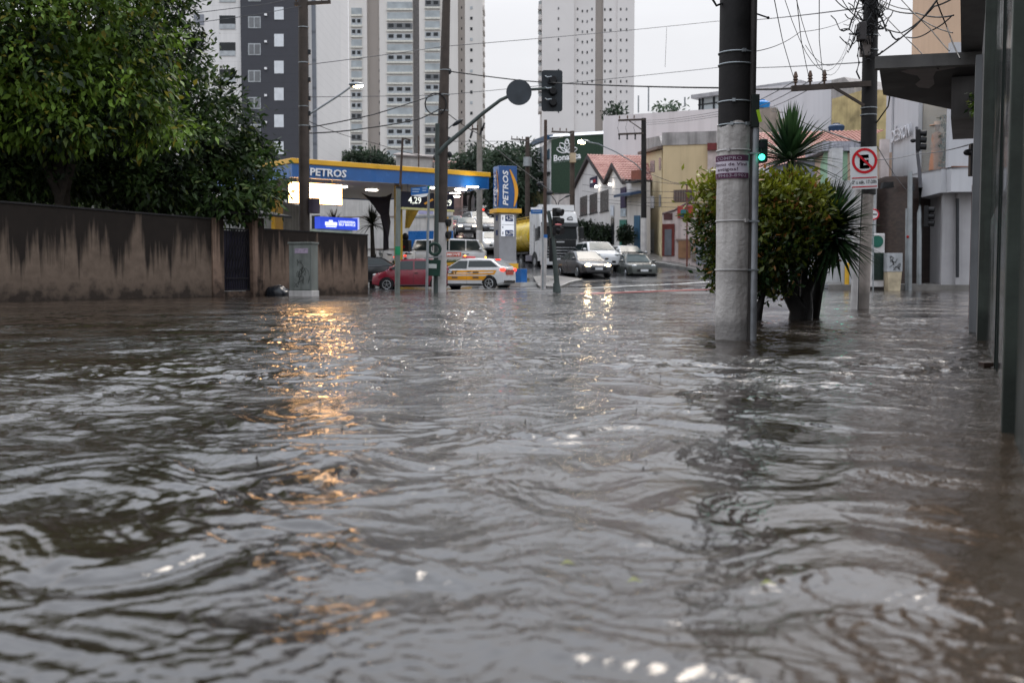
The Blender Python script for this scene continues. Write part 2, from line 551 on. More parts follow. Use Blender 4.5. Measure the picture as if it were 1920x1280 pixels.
def gp(px, py, dz=0.0):
    """where a measured ground pixel meets the ground sheet"""
    lo, hi = 3.0, 160.0
    Ys = np.linspace(lo, hi, 3000)
    c, s_ = CT, ST
    xc, yc = (px - 960) / F, (640 - py) / F
    dy, dz_ = c + yc * s_, -s_ + yc * c
    t = Ys / dy; z = EYE + dz_ * t - ground(xc * t, Ys) - dz
    i = int(np.argmax(z < 0)) if (z < 0).any() else len(Ys) - 1
    return (xc * Ys[i] / dy, Ys[i])


PAVE = M('wet paving', (.17, .16, .15), .35, var=.35, scale=.8, bump=.1)
KERB = M('worn white kerb', (.42, .41, .39), .5, var=.4, scale=2)
WHITE_RD = M('worn white road paint', (.62, .62, .60), .35, var=.5, scale=3)
RED_RD = M('worn red lane paint', (.36, .07, .06), .3, var=.4, scale=2)

# ================================================================== shared materials
GREEN_GREY = M('green grey steel', (.055, .068, .063), .5, .1, var=.2)
DARKGREY = M('dark grey plastic', (.025, .027, .03), .45)
BLACK = M('black plastic', (.012, .012, .013), .4)
STEEL = M('galvanised steel', (.28, .30, .31), .4, .5, var=.25, streak=.3)
RUSTY = M('rusty brown steel', (.075, .05, .04), .6, .1, var=.4, streak=.5)
POLE_DK = M('dark wet concrete pole', (.060, .046, .038), .55, var=.35, scale=3, streak=.5, bump=.15)
POLE_BLK = M('blackened concrete pole', (.016, .0145, .0145), .6, var=.7, scale=2.2, streak=.4, bump=.2)
POLE_GREY = M('grey concrete pole', (.20, .19, .175), .6, var=.3, scale=2, streak=.4)
POLE_WH = M('whitewashed concrete', (.46, .44, .425), .6, var=.3, scale=2.2, streak=.45, dirt=(.16, .14, .125), bump=.2)
WHITE = M('white paint', (.72, .72, .71), .4, var=.12, scale=2)
BLUE_S = paint('station blue', (.014, .105, .32))
YEL_S = paint('station yellow', (.72, .38, .012), .35)
ORANGE_S = paint('logo orange', (.75, .33, .015), .4)
WH_LET = M('white lettering', (.8, .8, .8), .4, var=.05)
GLASS_DK = M('dark window glass', (.02, .023, .026), .08, var=.2, spec=.35)
GLASS_LT = M('pale window glass', (.34, .37, .38), .12, var=.25, scale=.4, spec=.6)
BLIND = M('white window blind', (.66, .68, .70), .5, var=.1)
CABLE = M('black cable', (.015, .015, .016), .6)
CABLE_FAR = M('weathered grey cable', (.10, .10, .105), .6)
BRONZE = M('insulator brown', (.10, .06, .04), .3)
LAMP_WARM = EM('lit warm lamp', (1.0, .78, .48), 40)
LAMP_WHITE = EM('lit white lamp', (1.0, .93, .82), 14)
LED = EM('glowing sign panel', (1.0, .54, .21), 13)
GREEN_L = EM('lit green signal', (.05, 1.0, .62), 4.5)


def fac_pts(a, b, z=0.0):
    f = Fac.__new__(Fac); f.o = Vector((a[0], a[1], z)); d = Vector((b[0] - a[0], b[1] - a[1], 0)); f.w = d.length
    f.d = d.normalized(); f.rz = math.atan2(f.d.y, f.d.x); return f


# ================================================================== boundary wall on the left, with gate
def mould_shade(name, c, top, k=1.0):
    m, nt, b = newmat(name); L = nt.links
    tc = nd(nt, 'ShaderNodeTexCoord').outputs['Object']
    sp = nd(nt, 'ShaderNodeSeparateXYZ'); L.new(tc, sp.inputs[0])
    t = math_(nt, 'DIVIDE', sp.outputs[2], top)
    s1 = noise(nt, 2.4, 4, tc, .6, (1, 1, .05)); s2 = noise(nt, 7, 4, tc, .6, (1, 1, .10)); s3 = noise(nt, 3, 6, tc)
    d = math_(nt, 'ADD', math_(nt, 'MULTIPLY', math_(nt, 'SUBTRACT', t, .45), 2.8 * k), math_(nt, 'MULTIPLY', math_(nt, 'SUBTRACT', s1, .47), 6.5))  # darkening towards the top: mould, with the tree's shade painted in
    d = math_(nt, 'ADD', d, math_(nt, 'MULTIPLY', math_(nt, 'SUBTRACT', s2, .5), 2.2))
    e = math_(nt, 'ADD', math_(nt, 'MULTIPLY', math_(nt, 'SUBTRACT', .2, t), 5.0), math_(nt, 'MULTIPLY', math_(nt, 'SUBTRACT', s3, .5), 3.5), True)
    d = math_(nt, 'ADD', math_(nt, 'ADD', d, 0.0, True), math_(nt, 'MULTIPLY', e, .9), True)
    f = rmap(nt, s3, .3, .7, .75, 1.2); cb = nd(nt, 'ShaderNodeCombineColor'); [L.new(f, cb.inputs[i]) for i in range(3)]
    base = mixc(nt, 'MULTIPLY', 1.0, C4(c), cb.outputs[0])
    L.new(mixc(nt, 'MIX', math_(nt, 'MULTIPLY', d, .93), base, (.011, .009, .008, 1)), b.inputs['Base Color'])
    b.inputs['Roughness'].default_value = .8; b.inputs['Specular IOR Level'].default_value = .12
    n3 = noise(nt, 40, 4, tc); bp = nd(nt, 'ShaderNodeBump'); bp.inputs['Strength'].default_value = .5; bp.inputs['Distance'].default_value = .01
    L.new(n3, bp.inputs['Height']); L.new(bp.outputs[0], b.inputs['Normal'])
    return m


PLASTER = mould_shade('mould streaked peach plaster', (.135, .100, .076), 2.45, 1.2)
PLASTER2 = mould_shade('streaked brown plaster', (.15, .105, .078), 2.2, 1.05)
POST_PL = mould_shade('peach plaster post', (.20, .135, .10), 3.6, .5)

wallF = fac_pts((-12.8, 26.7), (-5.4, 40.0))
u397, u418, u472, u494, u690 = [wallF.uz(p, 500)[0] for p in (397, 418, 472, 494, 690)]
t = wallF.thing('boundary_wall', 'long mouldy, shade-darkened peach plaster wall under the big tree, left of the gate', 'wall')
mb = MB()
us = np.linspace(-9, u397, 30); tops = [2.56 - .011 * (u + 9) for u in us]
for i in range(29):
    a, c = us[i], us[i + 1]
    mb.prism([(a, 0, -.4), (c, 0, -.4), (c, 0, tops[i + 1]), (a, 0, tops[i])], (0, .2, 0))
mb = MB().prism([(us[0], 0, -.4), (us[-1], 0, -.4), (us[-1], 0, tops[-1]), (us[0], 0, tops[0])], (0, .2, 0))
mb.build('wall_face', PLASTER, t)
MB().prism([(us[0], -.03, tops[0]), (us[-1], -.03, tops[-1]), (us[-1], -.03, tops[-1] + .05), (us[0], -.03, tops[0] + .05)], (0, .26, 0)).build('coping', POLE_BLK, t)
MB().b2(u397, u418, -.06, .28, -.4, 2.43).build('gate_post', POST_PL, t, bevel=.01)
t2 = wallF.thing('boundary_wall', 'lower brown plaster wall with dark streaks, right of the gate behind the grey cabinet', 'wall')
MB().b2(u494 + .003, u690, 0, .2, -.4, 2.16).build('wall_face', PLASTER2, t2, bevel=.01)
MB().b2(u494 + .003, u690 + .02, -.02, .22, 2.16, 2.20).build('coping', POLE_BLK, t2)
MB().b2(u472, u494, -.06, .28, -.4, 2.52).build('gate_post', POST_PL, t2, bevel=.01)
t = wallF.thing('pedestrian_gate', 'dark metal bar gate between two peach posts in the left wall', 'gate')
GATE = M('dark gate iron', (.02, .018, .022), .45, .4)
MB().b2(u418, u472, .04, .12, .0, .16).build('sill', POST_PL, t)
mb = MB()
g0, g1 = u418 + .03, u472 - .03
for z in (.18, .55, 2.1): mb.b2(g0, g1, .06, .1, z, z + .05)
for u in (g0, g1 - .05): mb.b2(u, u + .05, .055, .105, .18, 2.12)
mb.build('frame', GATE, t)
mb = MB()
for k in range(11):
    u = g0 + .1 + k * (g1 - g0 - .2) / 10
    mb.bar((u, .08, .2), (u, .08, .57), .022)
for k in range(9):
    u = g0 + .1 + k * (g1 - g0 - .2) / 8
    mb.bar((u, .08, .6), (min(g1 - .04, u + .5), .085, min(2.1, .6 + 1.5 * min(1, (g1 - .04 - u) / .5 + .2))), .025)
    mb.bar((u, .075, .6), (u, .075, 2.1), .018)
mb.build('bars', GATE, t)
MB().b2(g0 + .05, g1 - .05, .13, .15, .2, 2.08).build('back_sheet', M('dark purple sheet', (.018, .016, .03), .5), t)
t = wallF.thing('gate_roof', 'small dark tiled hood over the gate posts beneath the tree', 'canopy')
MB().prism([(u418 - .3, -.45, 2.56), (u494 + .9, -.45, 2.56), (u494 + .9, .5, 2.74), (u418 - .3, .5, 2.74)], (0, 0, .07)).build('hood', POLE_BLK, t)

# grey roadside cabinet
c = W(570, 555, 34.3); t = thing('telecom_cabinet', 'grey graffitied steel cabinet on a white base in front of the streaked wall', 'cabinet', (c.x, c.y, -.2), R(-12))
CABM = M('dull green grey cabinet paint', (.16, .175, .16), .5, var=.25, streak=.4)
MB().b2(-.38, .38, -.28, .28, .38, 1.86).build('body', CABM, t, bevel=.015)
MB().b2(-.41, .41, -.31, .31, 1.86, 1.92).build('lid', CABM, t, bevel=.01)
MB().b2(-.40, .40, -.30, .30, -.2, .38).build('plinth', POLE_WH, t, bevel=.02)
MB().b2(-.22, .34, -.295, -.285, .42, 1.8).build('door', M('cabinet door paint', (.19, .205, .19), .5, var=.3, streak=.5), t)
MB().b2(-.17, .28, -.302, -.296, 1.56, 1.72).build('sticker', M('faded lilac sticker', (.34, .28, .36), .6, var=.35, scale=14), t)
mb = MB(); r = np.random.RandomState(3)
for k in range(9):
    p = [(-.15 + .4 * r.rand(), -.305, .65 + .7 * r.rand())]
    for q in range(7): p.append((np.clip(p[-1][0] + r.normal(0, .07), -.2, .32), -.305, np.clip(p[-1][2] + r.normal(0, .1), .5, 1.5)))
    mb.tube(p, .006, 4)
mb.build('graffiti', M('dark spray paint', (.04, .045, .04), .6), t)
c = W(521, 553, 35.0)
mb = MB(); nu, nv = 22, 12; rr = np.random.RandomState(8); vs = []
mb.ell((0, 0, 0), (.40, .3, .27), nu, nv)
mb.v = [tuple(Vector(v) * (1 + .12 * math.sin(7 * v[0] + 3) * math.cos(9 * v[1] + v[2] * 8) + .06 * rr.randn())) for v in mb.v]
o = mb.build('rubbish_bag', M('black bin bag', (.016, .018, .022), .25, coat=.4, bump=.3), smooth=True, ang=.9, label='crumpled black rubbish bag lying in the water beside the grey cabinet', cat='rubbish bag'); o.location = (c.x, c.y, .06)


# ================================================================== foliage
def leafmat(name, light, dark, yellow=None, zr=None, gloss=.35, scale=.9):
    m, nt, b = newmat(name); L = nt.links
    tc = nd(nt, 'ShaderNodeTexCoord').outputs['Object']
    n1 = noise(nt, scale, 3, tc)
    ri = nd(nt, 'ShaderNodeNewGeometry').outputs['Random Per Island']
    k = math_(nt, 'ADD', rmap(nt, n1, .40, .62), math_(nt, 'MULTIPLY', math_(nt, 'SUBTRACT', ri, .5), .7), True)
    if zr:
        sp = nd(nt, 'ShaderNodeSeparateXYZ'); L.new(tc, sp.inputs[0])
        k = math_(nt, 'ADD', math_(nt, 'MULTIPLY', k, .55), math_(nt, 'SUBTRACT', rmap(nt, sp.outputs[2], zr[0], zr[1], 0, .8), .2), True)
    out = mixc(nt, 'MIX', k, C4(dark), C4(light))
    if yellow: out = mixc(nt, 'MIX', rmap(nt, ri, .90, .97), out, C4(yellow))
    L.new(out, b.inputs['Base Color']); b.inputs['Roughness'].default_value = gloss; b.inputs['Specular IOR Level'].default_value = .3
    tr = nd(nt, 'ShaderNodeBsdfTranslucent'); L.new(out, tr.inputs['Color'])
    mx = nd(nt, 'ShaderNodeMixShader'); mx.inputs[0].default_value = .32
    L.new(b.outputs[0], mx.inputs[1]); L.new(tr.outputs[0], mx.inputs[2])
    L.new(mx.outputs[0], nt.nodes['Material Output'].inputs['Surface'])
    return m


def leaf_mesh(name, lobes, n, size, mat, seed=1, per=14, spread=.22, up=.6, shell=.5, asp=.42, droop=.25, jit=.16):
    """leaves in clumps spread through the lobes' volume: many small folded faces"""
    r = np.random.RandomState(seed)
    w = np.array([l[1][0] * l[1][1] + l[1][0] * l[1][2] for l in lobes]); w = w / w.sum()
    nc = max(1, n // per); li = r.choice(len(lobes), nc, p=w)
    d = r.normal(size=(nc, 3)); d /= np.linalg.norm(d, axis=1)[:, None]
    rad = shell + (1 - shell) * r.rand(nc) ** .6
    rad *= 1 + jit * r.normal(size=nc).clip(-1.5, 1.6)
    C = np.array([l[0] for l in lobes])[li]; S = np.array([l[1] for l in lobes])[li]
    cc = C + d * S * rad[:, None]
    ci = np.repeat(np.arange(nc), per); N = len(ci)
    out = d[ci]
    p = cc[ci] + r.normal(size=(N, 3)) * spread * np.array([1, 1, .7])
    ax = out * .8 + r.normal(size=(N, 3)) * .7 + np.array([0, 0, -droop])
    ax /= np.linalg.norm(ax, axis=1)[:, None]
    nrm = np.array([0, 0, up]) + out * .35 + r.normal(size=(N, 3)) * .5
    sd = np.cross(ax, nrm); sd /= np.linalg.norm(sd, axis=1)[:, None] + 1e-9
    nn = np.cross(sd, ax)
    s = size * (.6 + .8 * r.rand(N))[:, None]
    base, tip = p, p + ax * s - np.array([0, 0, 1]) * s * droop * .4
    mid = p + ax * s * .45 - nn * s * .06
    a, b_ = mid + sd * s * asp * .5 + nn * s * .1, mid - sd * s * asp * .5 + nn * s * .1
    V = np.stack([base, a, tip, b_], 1).reshape(-1, 3)
    me = bpy.data.meshes.new(name)
    me.vertices.add(N * 4); me.vertices.foreach_set('co', V.ravel())
    me.loops.add(N * 6); i0 = np.arange(N)[:, None] * 4
    me.loops.foreach_set('vertex_index', (i0 + np.array([0, 1, 2, 0, 2, 3])).ravel())
    me.polygons.add(N * 2); me.polygons.foreach_set('loop_start', np.arange(N * 2) * 3)
    me.update(calc_edges=True); me.validate(); me.materials.append(mat)
    return me


def tree(name, label, cat, base, lobes, n, size, lmat, seed, trunk_r=.2, group=None, bark=None, limbs=True, **kw):
    """lobes in world coordinates"""
    b0 = Vector(base); t = thing(name, label, cat, b0, 0, group)
    ls = [((Vector(c) - b0)[:], rr) for c, rr in lobes]
    link_mesh('crown', leaf_mesh('crown', ls, n, size, lmat, seed, **kw), t)
    mb = MB(); r = np.random.RandomState(seed + 1)
    cm = sum((Vector(c) for c, _ in ls), Vector()) / len(ls)
    top = Vector((cm.x * .5, cm.y * .5, cm.z * .75))
    mb.tube([(0, 0, -.4), (.03, 0, top.z * .3), (top.x * .5, top.y * .5, top.z * .65), top], trunk_r, 10, trunk_r * .55)
    if limbs:
        for c, rr in ls:
            c = Vector(c); m = top * .55 + c * .45 + Vector((r.normal(0, .15), r.normal(0, .15), .1))
            mb.tube([top * (.55 + .4 * r.rand()), m, c * .96 + m * .04], trunk_r * .5, 6, trunk_r * .12)
    mb.build('trunk', bark or BARK, t, smooth=True)
    return t


BARK = M('wet dark bark', (.035, .028, .022), .6, var=.5, scale=6, bump=.5)
LEAF_LT = leafmat('light green wet leaves', (.155, .255, .030), (.011, .026, .006), (.22, .19, .025), scale=.75, gloss=.5)  # clump noise paints bright and shaded foliage into the leaf colour
LEAF_DK = leafmat('dark green leaves', (.046, .088, .018), (.008, .016, .006), (.11, .14, .03), scale=.8, gloss=.55)
LEAF_FAR = leafmat('distant tree leaves', (.055, .085, .05), (.018, .03, .02), scale=.35, gloss=.6)


def lob(px, py, Y, r, ry=None, dr=None):
    c = W(px, py, Y); k = Y / F
    return (c, (r * k, (dr or r) * k, (ry or r) * k))


lobes = [lob(0, 20, 29, 150, 120), lob(150, 40, 30, 120, 90), lob(255, 95, 30.5, 85, 70), lob(60, 150, 29.5, 150, 80), lob(215, 190, 30, 105, 70), lob(305, 235, 30.5, 62, 50), lob(-120, 120, 29, 170, 160), lob(-40, 235, 29.5, 110, 60), lob(120, 235, 29.5, 105, 45), lob(230, -60, 31, 110, 90), lob(20, -110, 30, 200, 90)]
c = W(120, HZ, 31.5)
tree('broadleaf_tree', 'large tree with bright yellow-green leaves overhanging the left wall', 'tree', (c.x, c.y, -.2), lobes, 34000, .205, LEAF_LT, 3, .3, spread=.25, per=26, asp=.5, droop=.45)
lobes = [lob(300, 20, 35, 66, 60), lob(330, 110, 35.5, 56, 70), lob(372, 190, 35.5, 70, 66), lob(425, 255, 35, 68, 62), lob(330, 290, 34, 120, 80), lob(180, 300, 33.5, 130, 62), lob(40, 300, 33, 140, 60), lob(-90, 300, 32, 130, 110), lob(455, 325, 34.5, 54, 46), lob(492, 368, 34, 38, 26), lob(400, 365, 34, 75, 40), lob(290, 370, 34, 70, 36), lob(20, 180, 34, 170, 120), lob(180, 150, 34.5, 140, 130), lob(470, 285, 35, 36, 26), lob(120, 340, 33.5, 110, 26), lob(300, -60, 35, 70, 60), lob(500, 325, 35, 22, 14), lob(415, 395, 34, 60, 18), lob(60, 330, 32, 130, 34), lob(-40, 370, 33, 80, 40), lob(280, 345, 33, 90, 40)]
c = W(300, HZ, 36)
tree('evergreen_tree', 'dense dark green tree between the boundary wall and the filling station', 'tree', (c.x, c.y, -.2), lobes, 62000, .225, LEAF_DK, 5, .32, spread=.24, per=18, shell=.35)
lobes = [lob(70, 370, 41, 46, 22), lob(150, 362, 42, 60, 28), lob(215, 380, 42, 40, 18)]
c = W(130, HZ, 42)
tree('garden_shrub', 'pale green shrub seen through the gap above the left wall', 'shrub', (c.x, c.y, 0), lobes, 2600, .22, leafmat('pale shrub leaves', (.12, .16, .05), (.03, .05, .02)), 6, .08)
fx = Fac(-60, 58, 520, 56); t = fx.thing('garden_shed', 'white plastered outbuilding glimpsed behind the tree above the wall', 'building')
MB().b2(0, fx.w, 0, 5, -1, 4.6).build('wall', M('off white plaster', (.30, .30, .28), .7, streak=.4), t)
MB().prism([(-.2, -.3, 4.6), (fx.w + .2, -.3, 4.6), (fx.w + .2, 5.2, 5.1), (-.2, 5.2, 5.1)], (0, 0, .12)).build('roof', M('grey roof sheet', (.16, .15, .15), .6), t)

# ================================================================== apartment tower A (grey and white)
def rise(px, py, Y): return W(px, py, Y).z


WHT_A = M('white tower render', (.70, .68, .66), .7, var=.06, scale=.3, streak=.12, lines=(2.86, .25, .012))
fA = Fac(200, 112, 597, 112); t = fA.thing('apartment_tower', 'white apartment tower with a dark grey window strip behind the tree', 'building')
uD0, uD1, uS0 = fA.uz(452.5, 100)[0], fA.uz(578, 100)[0], fA.uz(585, 100)[0]
MB().b2(0, fA.w, .12, 16, -5, 40).build('wall', WHT_A, t)
MB().b2(uD0, uD1, -.15, .12, -5, 40).build('dark_panel', M('charcoal tower cladding', (.060, .061, .070), .6, var=.08, lines=(.9, .3, .03)), t)
MB().b2(uS0, fA.w, -.05, .12, -5, 40).build('grey_strip', M('grey stair strip', (.155, .165, .185), .5, var=.1, lines=(2.86, .5, .1)), t)
MB().b2(fA.w, fA.w + .05, .2, 15.9, -5, 40).build('side_face', M('pale ribbed side wall', (.57, .56, .55), .7, var=.05, scale=.3, lines=(.95, .25, .04)), t)
FRAME_LT = M('pale window frame', (.40, .42, .43), .5)
GL_A = M('curtained grey glass', (.17, .175, .18), .2, var=.2, scale=.8)
for k in range(-1, 7):
    dy = 50.3 * k
    if k < 3:
        w = fA.panel(MB(), 363, 27 + dy, 382, 47 + dy, .06, .13).build('window', M('grey sash', (.24, .25, .28), .3) if k == -1 else bpy.data.materials['grey sash'], t)
    if k < 5:
        b = fA.panel(MB(), 411, 29 + dy, 441, 45 + dy, .085, .13).build('balcony', GLASS_DK, t)
        fA.panel(MB(), 411, 45 + dy, 441, 54.5 + dy, .04, .13).build('balustrade', FRAME_LT, b)
    if k < 6:
        w = fA.panel(MB(), 466, 32 + dy, 489.5, 54 + dy, -.18, -.15).build('window', FRAME_LT, t)
        [fA.panel(MB(), xa, 34 + dy, xb, 52 + dy, -.2, -.18).build('pane', GL_A, w) for xa, xb in ((468, 476.5), (478.5, 488))]
    fA.panel(MB(), 515, 14.5 + dy, 532.5, 38 + dy, -.2, -.15).build('window', BLIND, t)
    fA.panel(MB(), 497, 27 + dy, 501.5, 31 + dy, -.35, -.15).build('wall_light', WH_LET, t)
# the blank pale block beside it
fA2 = Fac(598, 120, 657, 132); t = fA2.thing('apartment_block', 'blank pale concrete block between the dark-strip tower and the balconied tower', 'building')
MB().b2(0, fA2.w, 0, 14, -5, 46).build('wall', M('pale joint lined render', (.64, .62, .60), .7, var=.05, scale=.2, lines=(1.0, .18, .05)), t)

# ================================================================== tower B (cream, glazed balconies) and tower C
CREAM = M('cream tower render', (.66, .625, .585), .7, var=.05, scale=.12, streak=.06, sscale=.5)  # paled so the colour also carries the haze over the far tower
TAUPE_SHADE = M('shaded taupe tower recess', (.42, .375, .34), .7, var=.05, scale=.12)  # recessed bays: their shade is painted in as a darker render
SHADE_B = M('shaded tower slit', (.25, .235, .23), .7)  # slit between bays, its shade put into the grey
fB = Fac(640, 300, 910, 300); t = fB.thing('apartment_tower', 'tall cream tower with stacked glazed balconies behind the filling station', 'building')
def vol(x0, x1, f, b_, mat, nm='wall'):
    u0, u1 = fB.uz(x0, 200)[0], fB.uz(x1, 200)[0]
    MB().b2(u0, u1, f, b_, -8, 95).build(nm, mat, t)
vol(655, 689, 0, 24, CREAM); vol(689.05, 713, 2.2, 24, TAUPE_SHADE); vol(713.05, 775, -1, 24, CREAM); vol(775.05, 787, 1.5, 24, SHADE_B); vol(787.05, 826, -.6, 24, CREAM); vol(826.05, 859, .4, 24, CREAM); vol(859.05, 872, 2.0, 24, TAUPE_SHADE); vol(872.05, 905, .2, 24, CREAM)
rnd = random.Random(3)
SLAB = M('cream balcony slab', (.64, .62, .55), .7)
for k in range(16):
    dy = 19.75 * k
    for (x0, x1, f) in ((659, 678.5, -.02), (727, 774, -1.02), (797.5, 825, -.62)):
        y0 = (15.5 if x0 < 700 else 6) + dy + (0 if x0 < 790 else -4)
        if y0 > 300: continue
        m_ = rnd.choice([GLASS_LT, GLASS_LT, GL_A, FRAME_LT])
        b = fB.panel(MB(), x0, y0, x1, y0 + 12.5, f - .25, f).build('balcony_glazing', m_, t)
        s = fB.panel(MB(), x0 - 1, y0 + 12.5, x1 + 1, y0 + 16, f - .5, f).build('slab', SLAB, b)
        if m_ is not GLASS_LT:
            n_ = 3 if x1 - x0 > 40 else 2
            for q in range(n_):
                xa = x0 + (q + .15) * (x1 - x0) / n_; fB.panel(MB(), xa, y0 + 1.5, xa + (x1 - x0) / n_ * .62, y0 + 8, f - .32, f - .25).build('pane', GLASS_DK, b)
    y0 = 12 + dy
    if y0 < 300:
        fB.panel(MB(), 881.5, y0, 886, y0 + 5.5, .1, .2).build('small_window', GLASS_DK if k % 3 else FRAME_LT, t)
        fB.panel(MB(), 864, y0 - 3, 866, y0 + 1.5, 1.9, 2.0).build('small_window', GLASS_DK, t)
        fB.panel(MB(), 709, y0 - 3, 711.5, y0 + 2, 2.1, 2.2).build('small_window', GLASS_DK, t)
        fB.panel(MB(), 905, y0 - 5, 908, y0 + 3, 2, 10).build('side_balcony', CREAM, t)
fC = Fac(1009, 305, 1192, 305); t = fC.thing('apartment_tower', 'tall cream tower with rows of tiny windows behind the clinic and white house', 'building')
CREAM_C = M('cream tower render right', (.66, .625, .60), .7, var=.05, scale=.12)  # haze is put into this pale tone too
def volc(x0, x1, f, b_, mat):
    u0, u1 = fC.uz(x0, 150)[0], fC.uz(x1, 150)[0]
    MB().b2(u0, u1, f, b_, -8, 90).build('wall', mat, t)
volc(1016, 1076, -.8, 22, CREAM_C); volc(1076.05, 1116, .0, 22, CREAM_C); volc(1116.05, 1131, 2.2, 22, TAUPE_SHADE); volc(1131.05, 1157, .6, 22, CREAM_C); volc(1157.05, 1189, .2, 22, CREAM_C)
for k in range(11):
    dy = 19.3 * k
    for i, (x, f, w_) in enumerate(((1047, -.8, 2.2), (1083, 0, 2.6), (1092, 0, 2.2), (1101, 0, 2.2), (1110, 0, 2.6), (1134.5, .6, 2.6), (1145, .6, 4), (1164, .2, 2.4), (1175, .2, 2.4))):
        y = 15 + dy + (4 if i in (2, 3) else 0)
        fC.panel(MB(), x - w_ / 2, y, x + w_ / 2, y + 4.6, f - .12, f).build('small_window', GLASS_DK if (i + k) % 4 else GL_A, t)
    y = 5 + dy
    b = fC.panel(MB(), 1010, y, 1016, y + 9, 2, 8).build('side_balcony', CREAM_C, t)
    fC.panel(MB(), 1010.5, y - 8, 1016, y, 3, 7).build('pane', GLASS_LT, b)

# ================================================================== filling station
fS = Fac(550, 48.8, 917, 55.5); w_ = fS.w
t = fS.thing('petrol_station_canopy', 'blue and yellow filling station canopy lettered PETROS', 'canopy')
D = 11.0
mb = MB(); mb.b2(0, w_, 0, .25, 5.15, 5.765); mb.b2(0, .25, .253, D - .253, 5.15, 5.765); mb.b2(w_ - .25, w_, .253, D - .253, 5.15, 5.765); mb.b2(0, w_, D - .25, D, 5.15, 5.765)
mb.build('fascia', BLUE_S, t)
mb = MB(); mb.b2(-.07, w_ + .07, -.07, D + .07, 5.768, 6.0); mb.build('yellow_trim', YEL_S, t, bevel=.02)
MB().b2(.26, w_ - .26, .26, D - .26, 5.2, 5.3).build('soffit', M('warm grey soffit panels', (.52, .47, .41), .5, var=.12, scale=1.5, lines=(.4, .1, .05)), t)
fS.txt('lettering', 'PETROS', WH_LET, t, 580, 317, 648, 331.5, -.06, ext=.05, off=.02, shear=.08)
SOFF = EM('canopy downlight', (1, .93, .84), 20)
inv = Matrix.Translation(t.location) @ Matrix.Rotation(fS.rz, 4, 'Z'); inv = inv.inverted()
for px, py in ((697, 358), (864, 357), (853, 363), (852, 369.5), (808, 354), (640, 352), (886, 352)):
    Yd = (5.17 - EYE) * 2000 / (HZ - py); p = inv @ W(px, py, Yd)
    MB().box((p.x, p.y, 5.17), (.55, .28, .05)).build('ceiling_light', SOFF, t)
def column(px, Y, wpx, z1=5.19):
    p = inv @ W(px, HZ, Y); h = wpx / 2 * Y / F
    return p, h
p, h = column(521, 56, 17); MB().b2(p.x - h, p.x + h, p.y - h, p.y + h, -.2, 5.19).build('column', YEL_S, t, bevel=.03)
YEL_DK = M('dull yellow column', (.36, .24, .03), .5, var=.25)
p, h = column(747.5, 53.6, 12); o = MB().b2(p.x - h, p.x + h, p.y - h, p.y + h, -.2, 5.19).build('column', YEL_DK, t, bevel=.03)
q = inv @ W(776, 408, 57); zq = [W(0, y, 57).z for y in (392, 428)]
MB().prism([(q.x - .3, q.y, zq[0]), (q.x + .35, q.y, zq[0]), (q.x - .28, q.y, zq[1]), (q.x - .38, q.y, zq[1])], (0, .3, 0)).build('brace', YEL_DK, t)
# hanging price board
fP = Fac(752, 53.0, 850, 55.2); pb = fP.thing('price_board', 'dark hanging fuel price board under the canopy reading 4,29', 'price board')
fP.panel(MB(), 751, 362, 849, 391, -.1, .1).build('panel', M('dark blue price panel', (.012, .014, .028), .35), pb)
fP.panel(MB(), 751, 391, 849, 395, -.11, .11).build('bottom_strip', M('pale yellow strip', (.55, .52, .24), .5), pb)
DIGIT = EM('pale lit digits', (.95, .97, .85), .75)
fP.txt('price_digits', '4,29', DIGIT, pb, 763, 369.5, 787, 384, -.12, off=.005)
fP.txt('price_digits', '6,29', DIGIT, pb, 821, 374, 844, 388, -.12, off=.005)
mb = MB(); u, z = fP.uz(792, 378)
mb.prism([(u, -.12, z - .1), (u + .55, -.12, z + .18), (u + .62, -.12, z + .1), (u + .1, -.12, z - .15)], (0, .02, 0))
mb.build('yellow_mark', ORANGE_S, pb)
mb = MB()
for px in (765, 835):
    u, _ = fP.uz(px, 370); mb.bar((u, 0, fP.uz(px, 362)[1]), (u, 0, 5.2), .05)
mb.build('hanger', STEEL, pb)
# glowing panel
o_ = fS.o + Vector((-fS.d.y, fS.d.x, 0)) * .7; fL = fac_pts(o_, o_ + fS.d)
lp = fL.thing('led_screen', 'glowing warm white rectangular panel hanging under the canopy left end', 'lit sign')
fL.panel(MB(), 543, 344, 641, 382, 0, .08).build('screen', LED, lp)
fL.panel(MB(), 541.5, 342.5, 642.5, 383.5, .081, .2).build('case', DARKGREY, lp)
mb = MB()
for px in (560, 625):
    u, z = fL.uz(px, 343); mb.bar((u, .14, z), (u, .14, 5.2), .05)
mb.build('hanger', STEEL, lp)
# kiosk building behind
fK = Fac(470, 72, 846, 69); kb = fK.thing('station_shop', 'grey-beige filling station shop with a blue lower band under the canopy', 'building')
MB().b2(0, fK.w, 0, .5, -.5, 5.9).build('wall', M('grey beige station wall', (.50, .48, .455), .6, var=.12, streak=.3, sscale=6), kb)
fK.panel(MB(), 766, 433, 850, 480, -.05, 0).build('blue_band', BLUE_S, kb)
fK.panel(MB(), 766, 405, 850, 408, -.06, 0).build('trim', STEEL, kb)
mb = MB()
for y in (406, 466): fK.panel(mb, 600, y, 740, y + 2, -.05, 0)
mb.build('rail', M('grey brown rail', (.2, .17, .15), .5), kb)
w1_ = fK.panel(MB(), 783, 389, 815, 403, -.04, 0).build('window', WHITE, kb)
fK.panel(MB(), 785, 390.5, 813, 401.5, -.06, -.04).build('pane', M('lilac lit glass', (.35, .34, .5), .2), w1_)
fK.panel(MB(), 585, 404, 600, 436, -.05, 0).build('doorway', DARKGREY, kb)
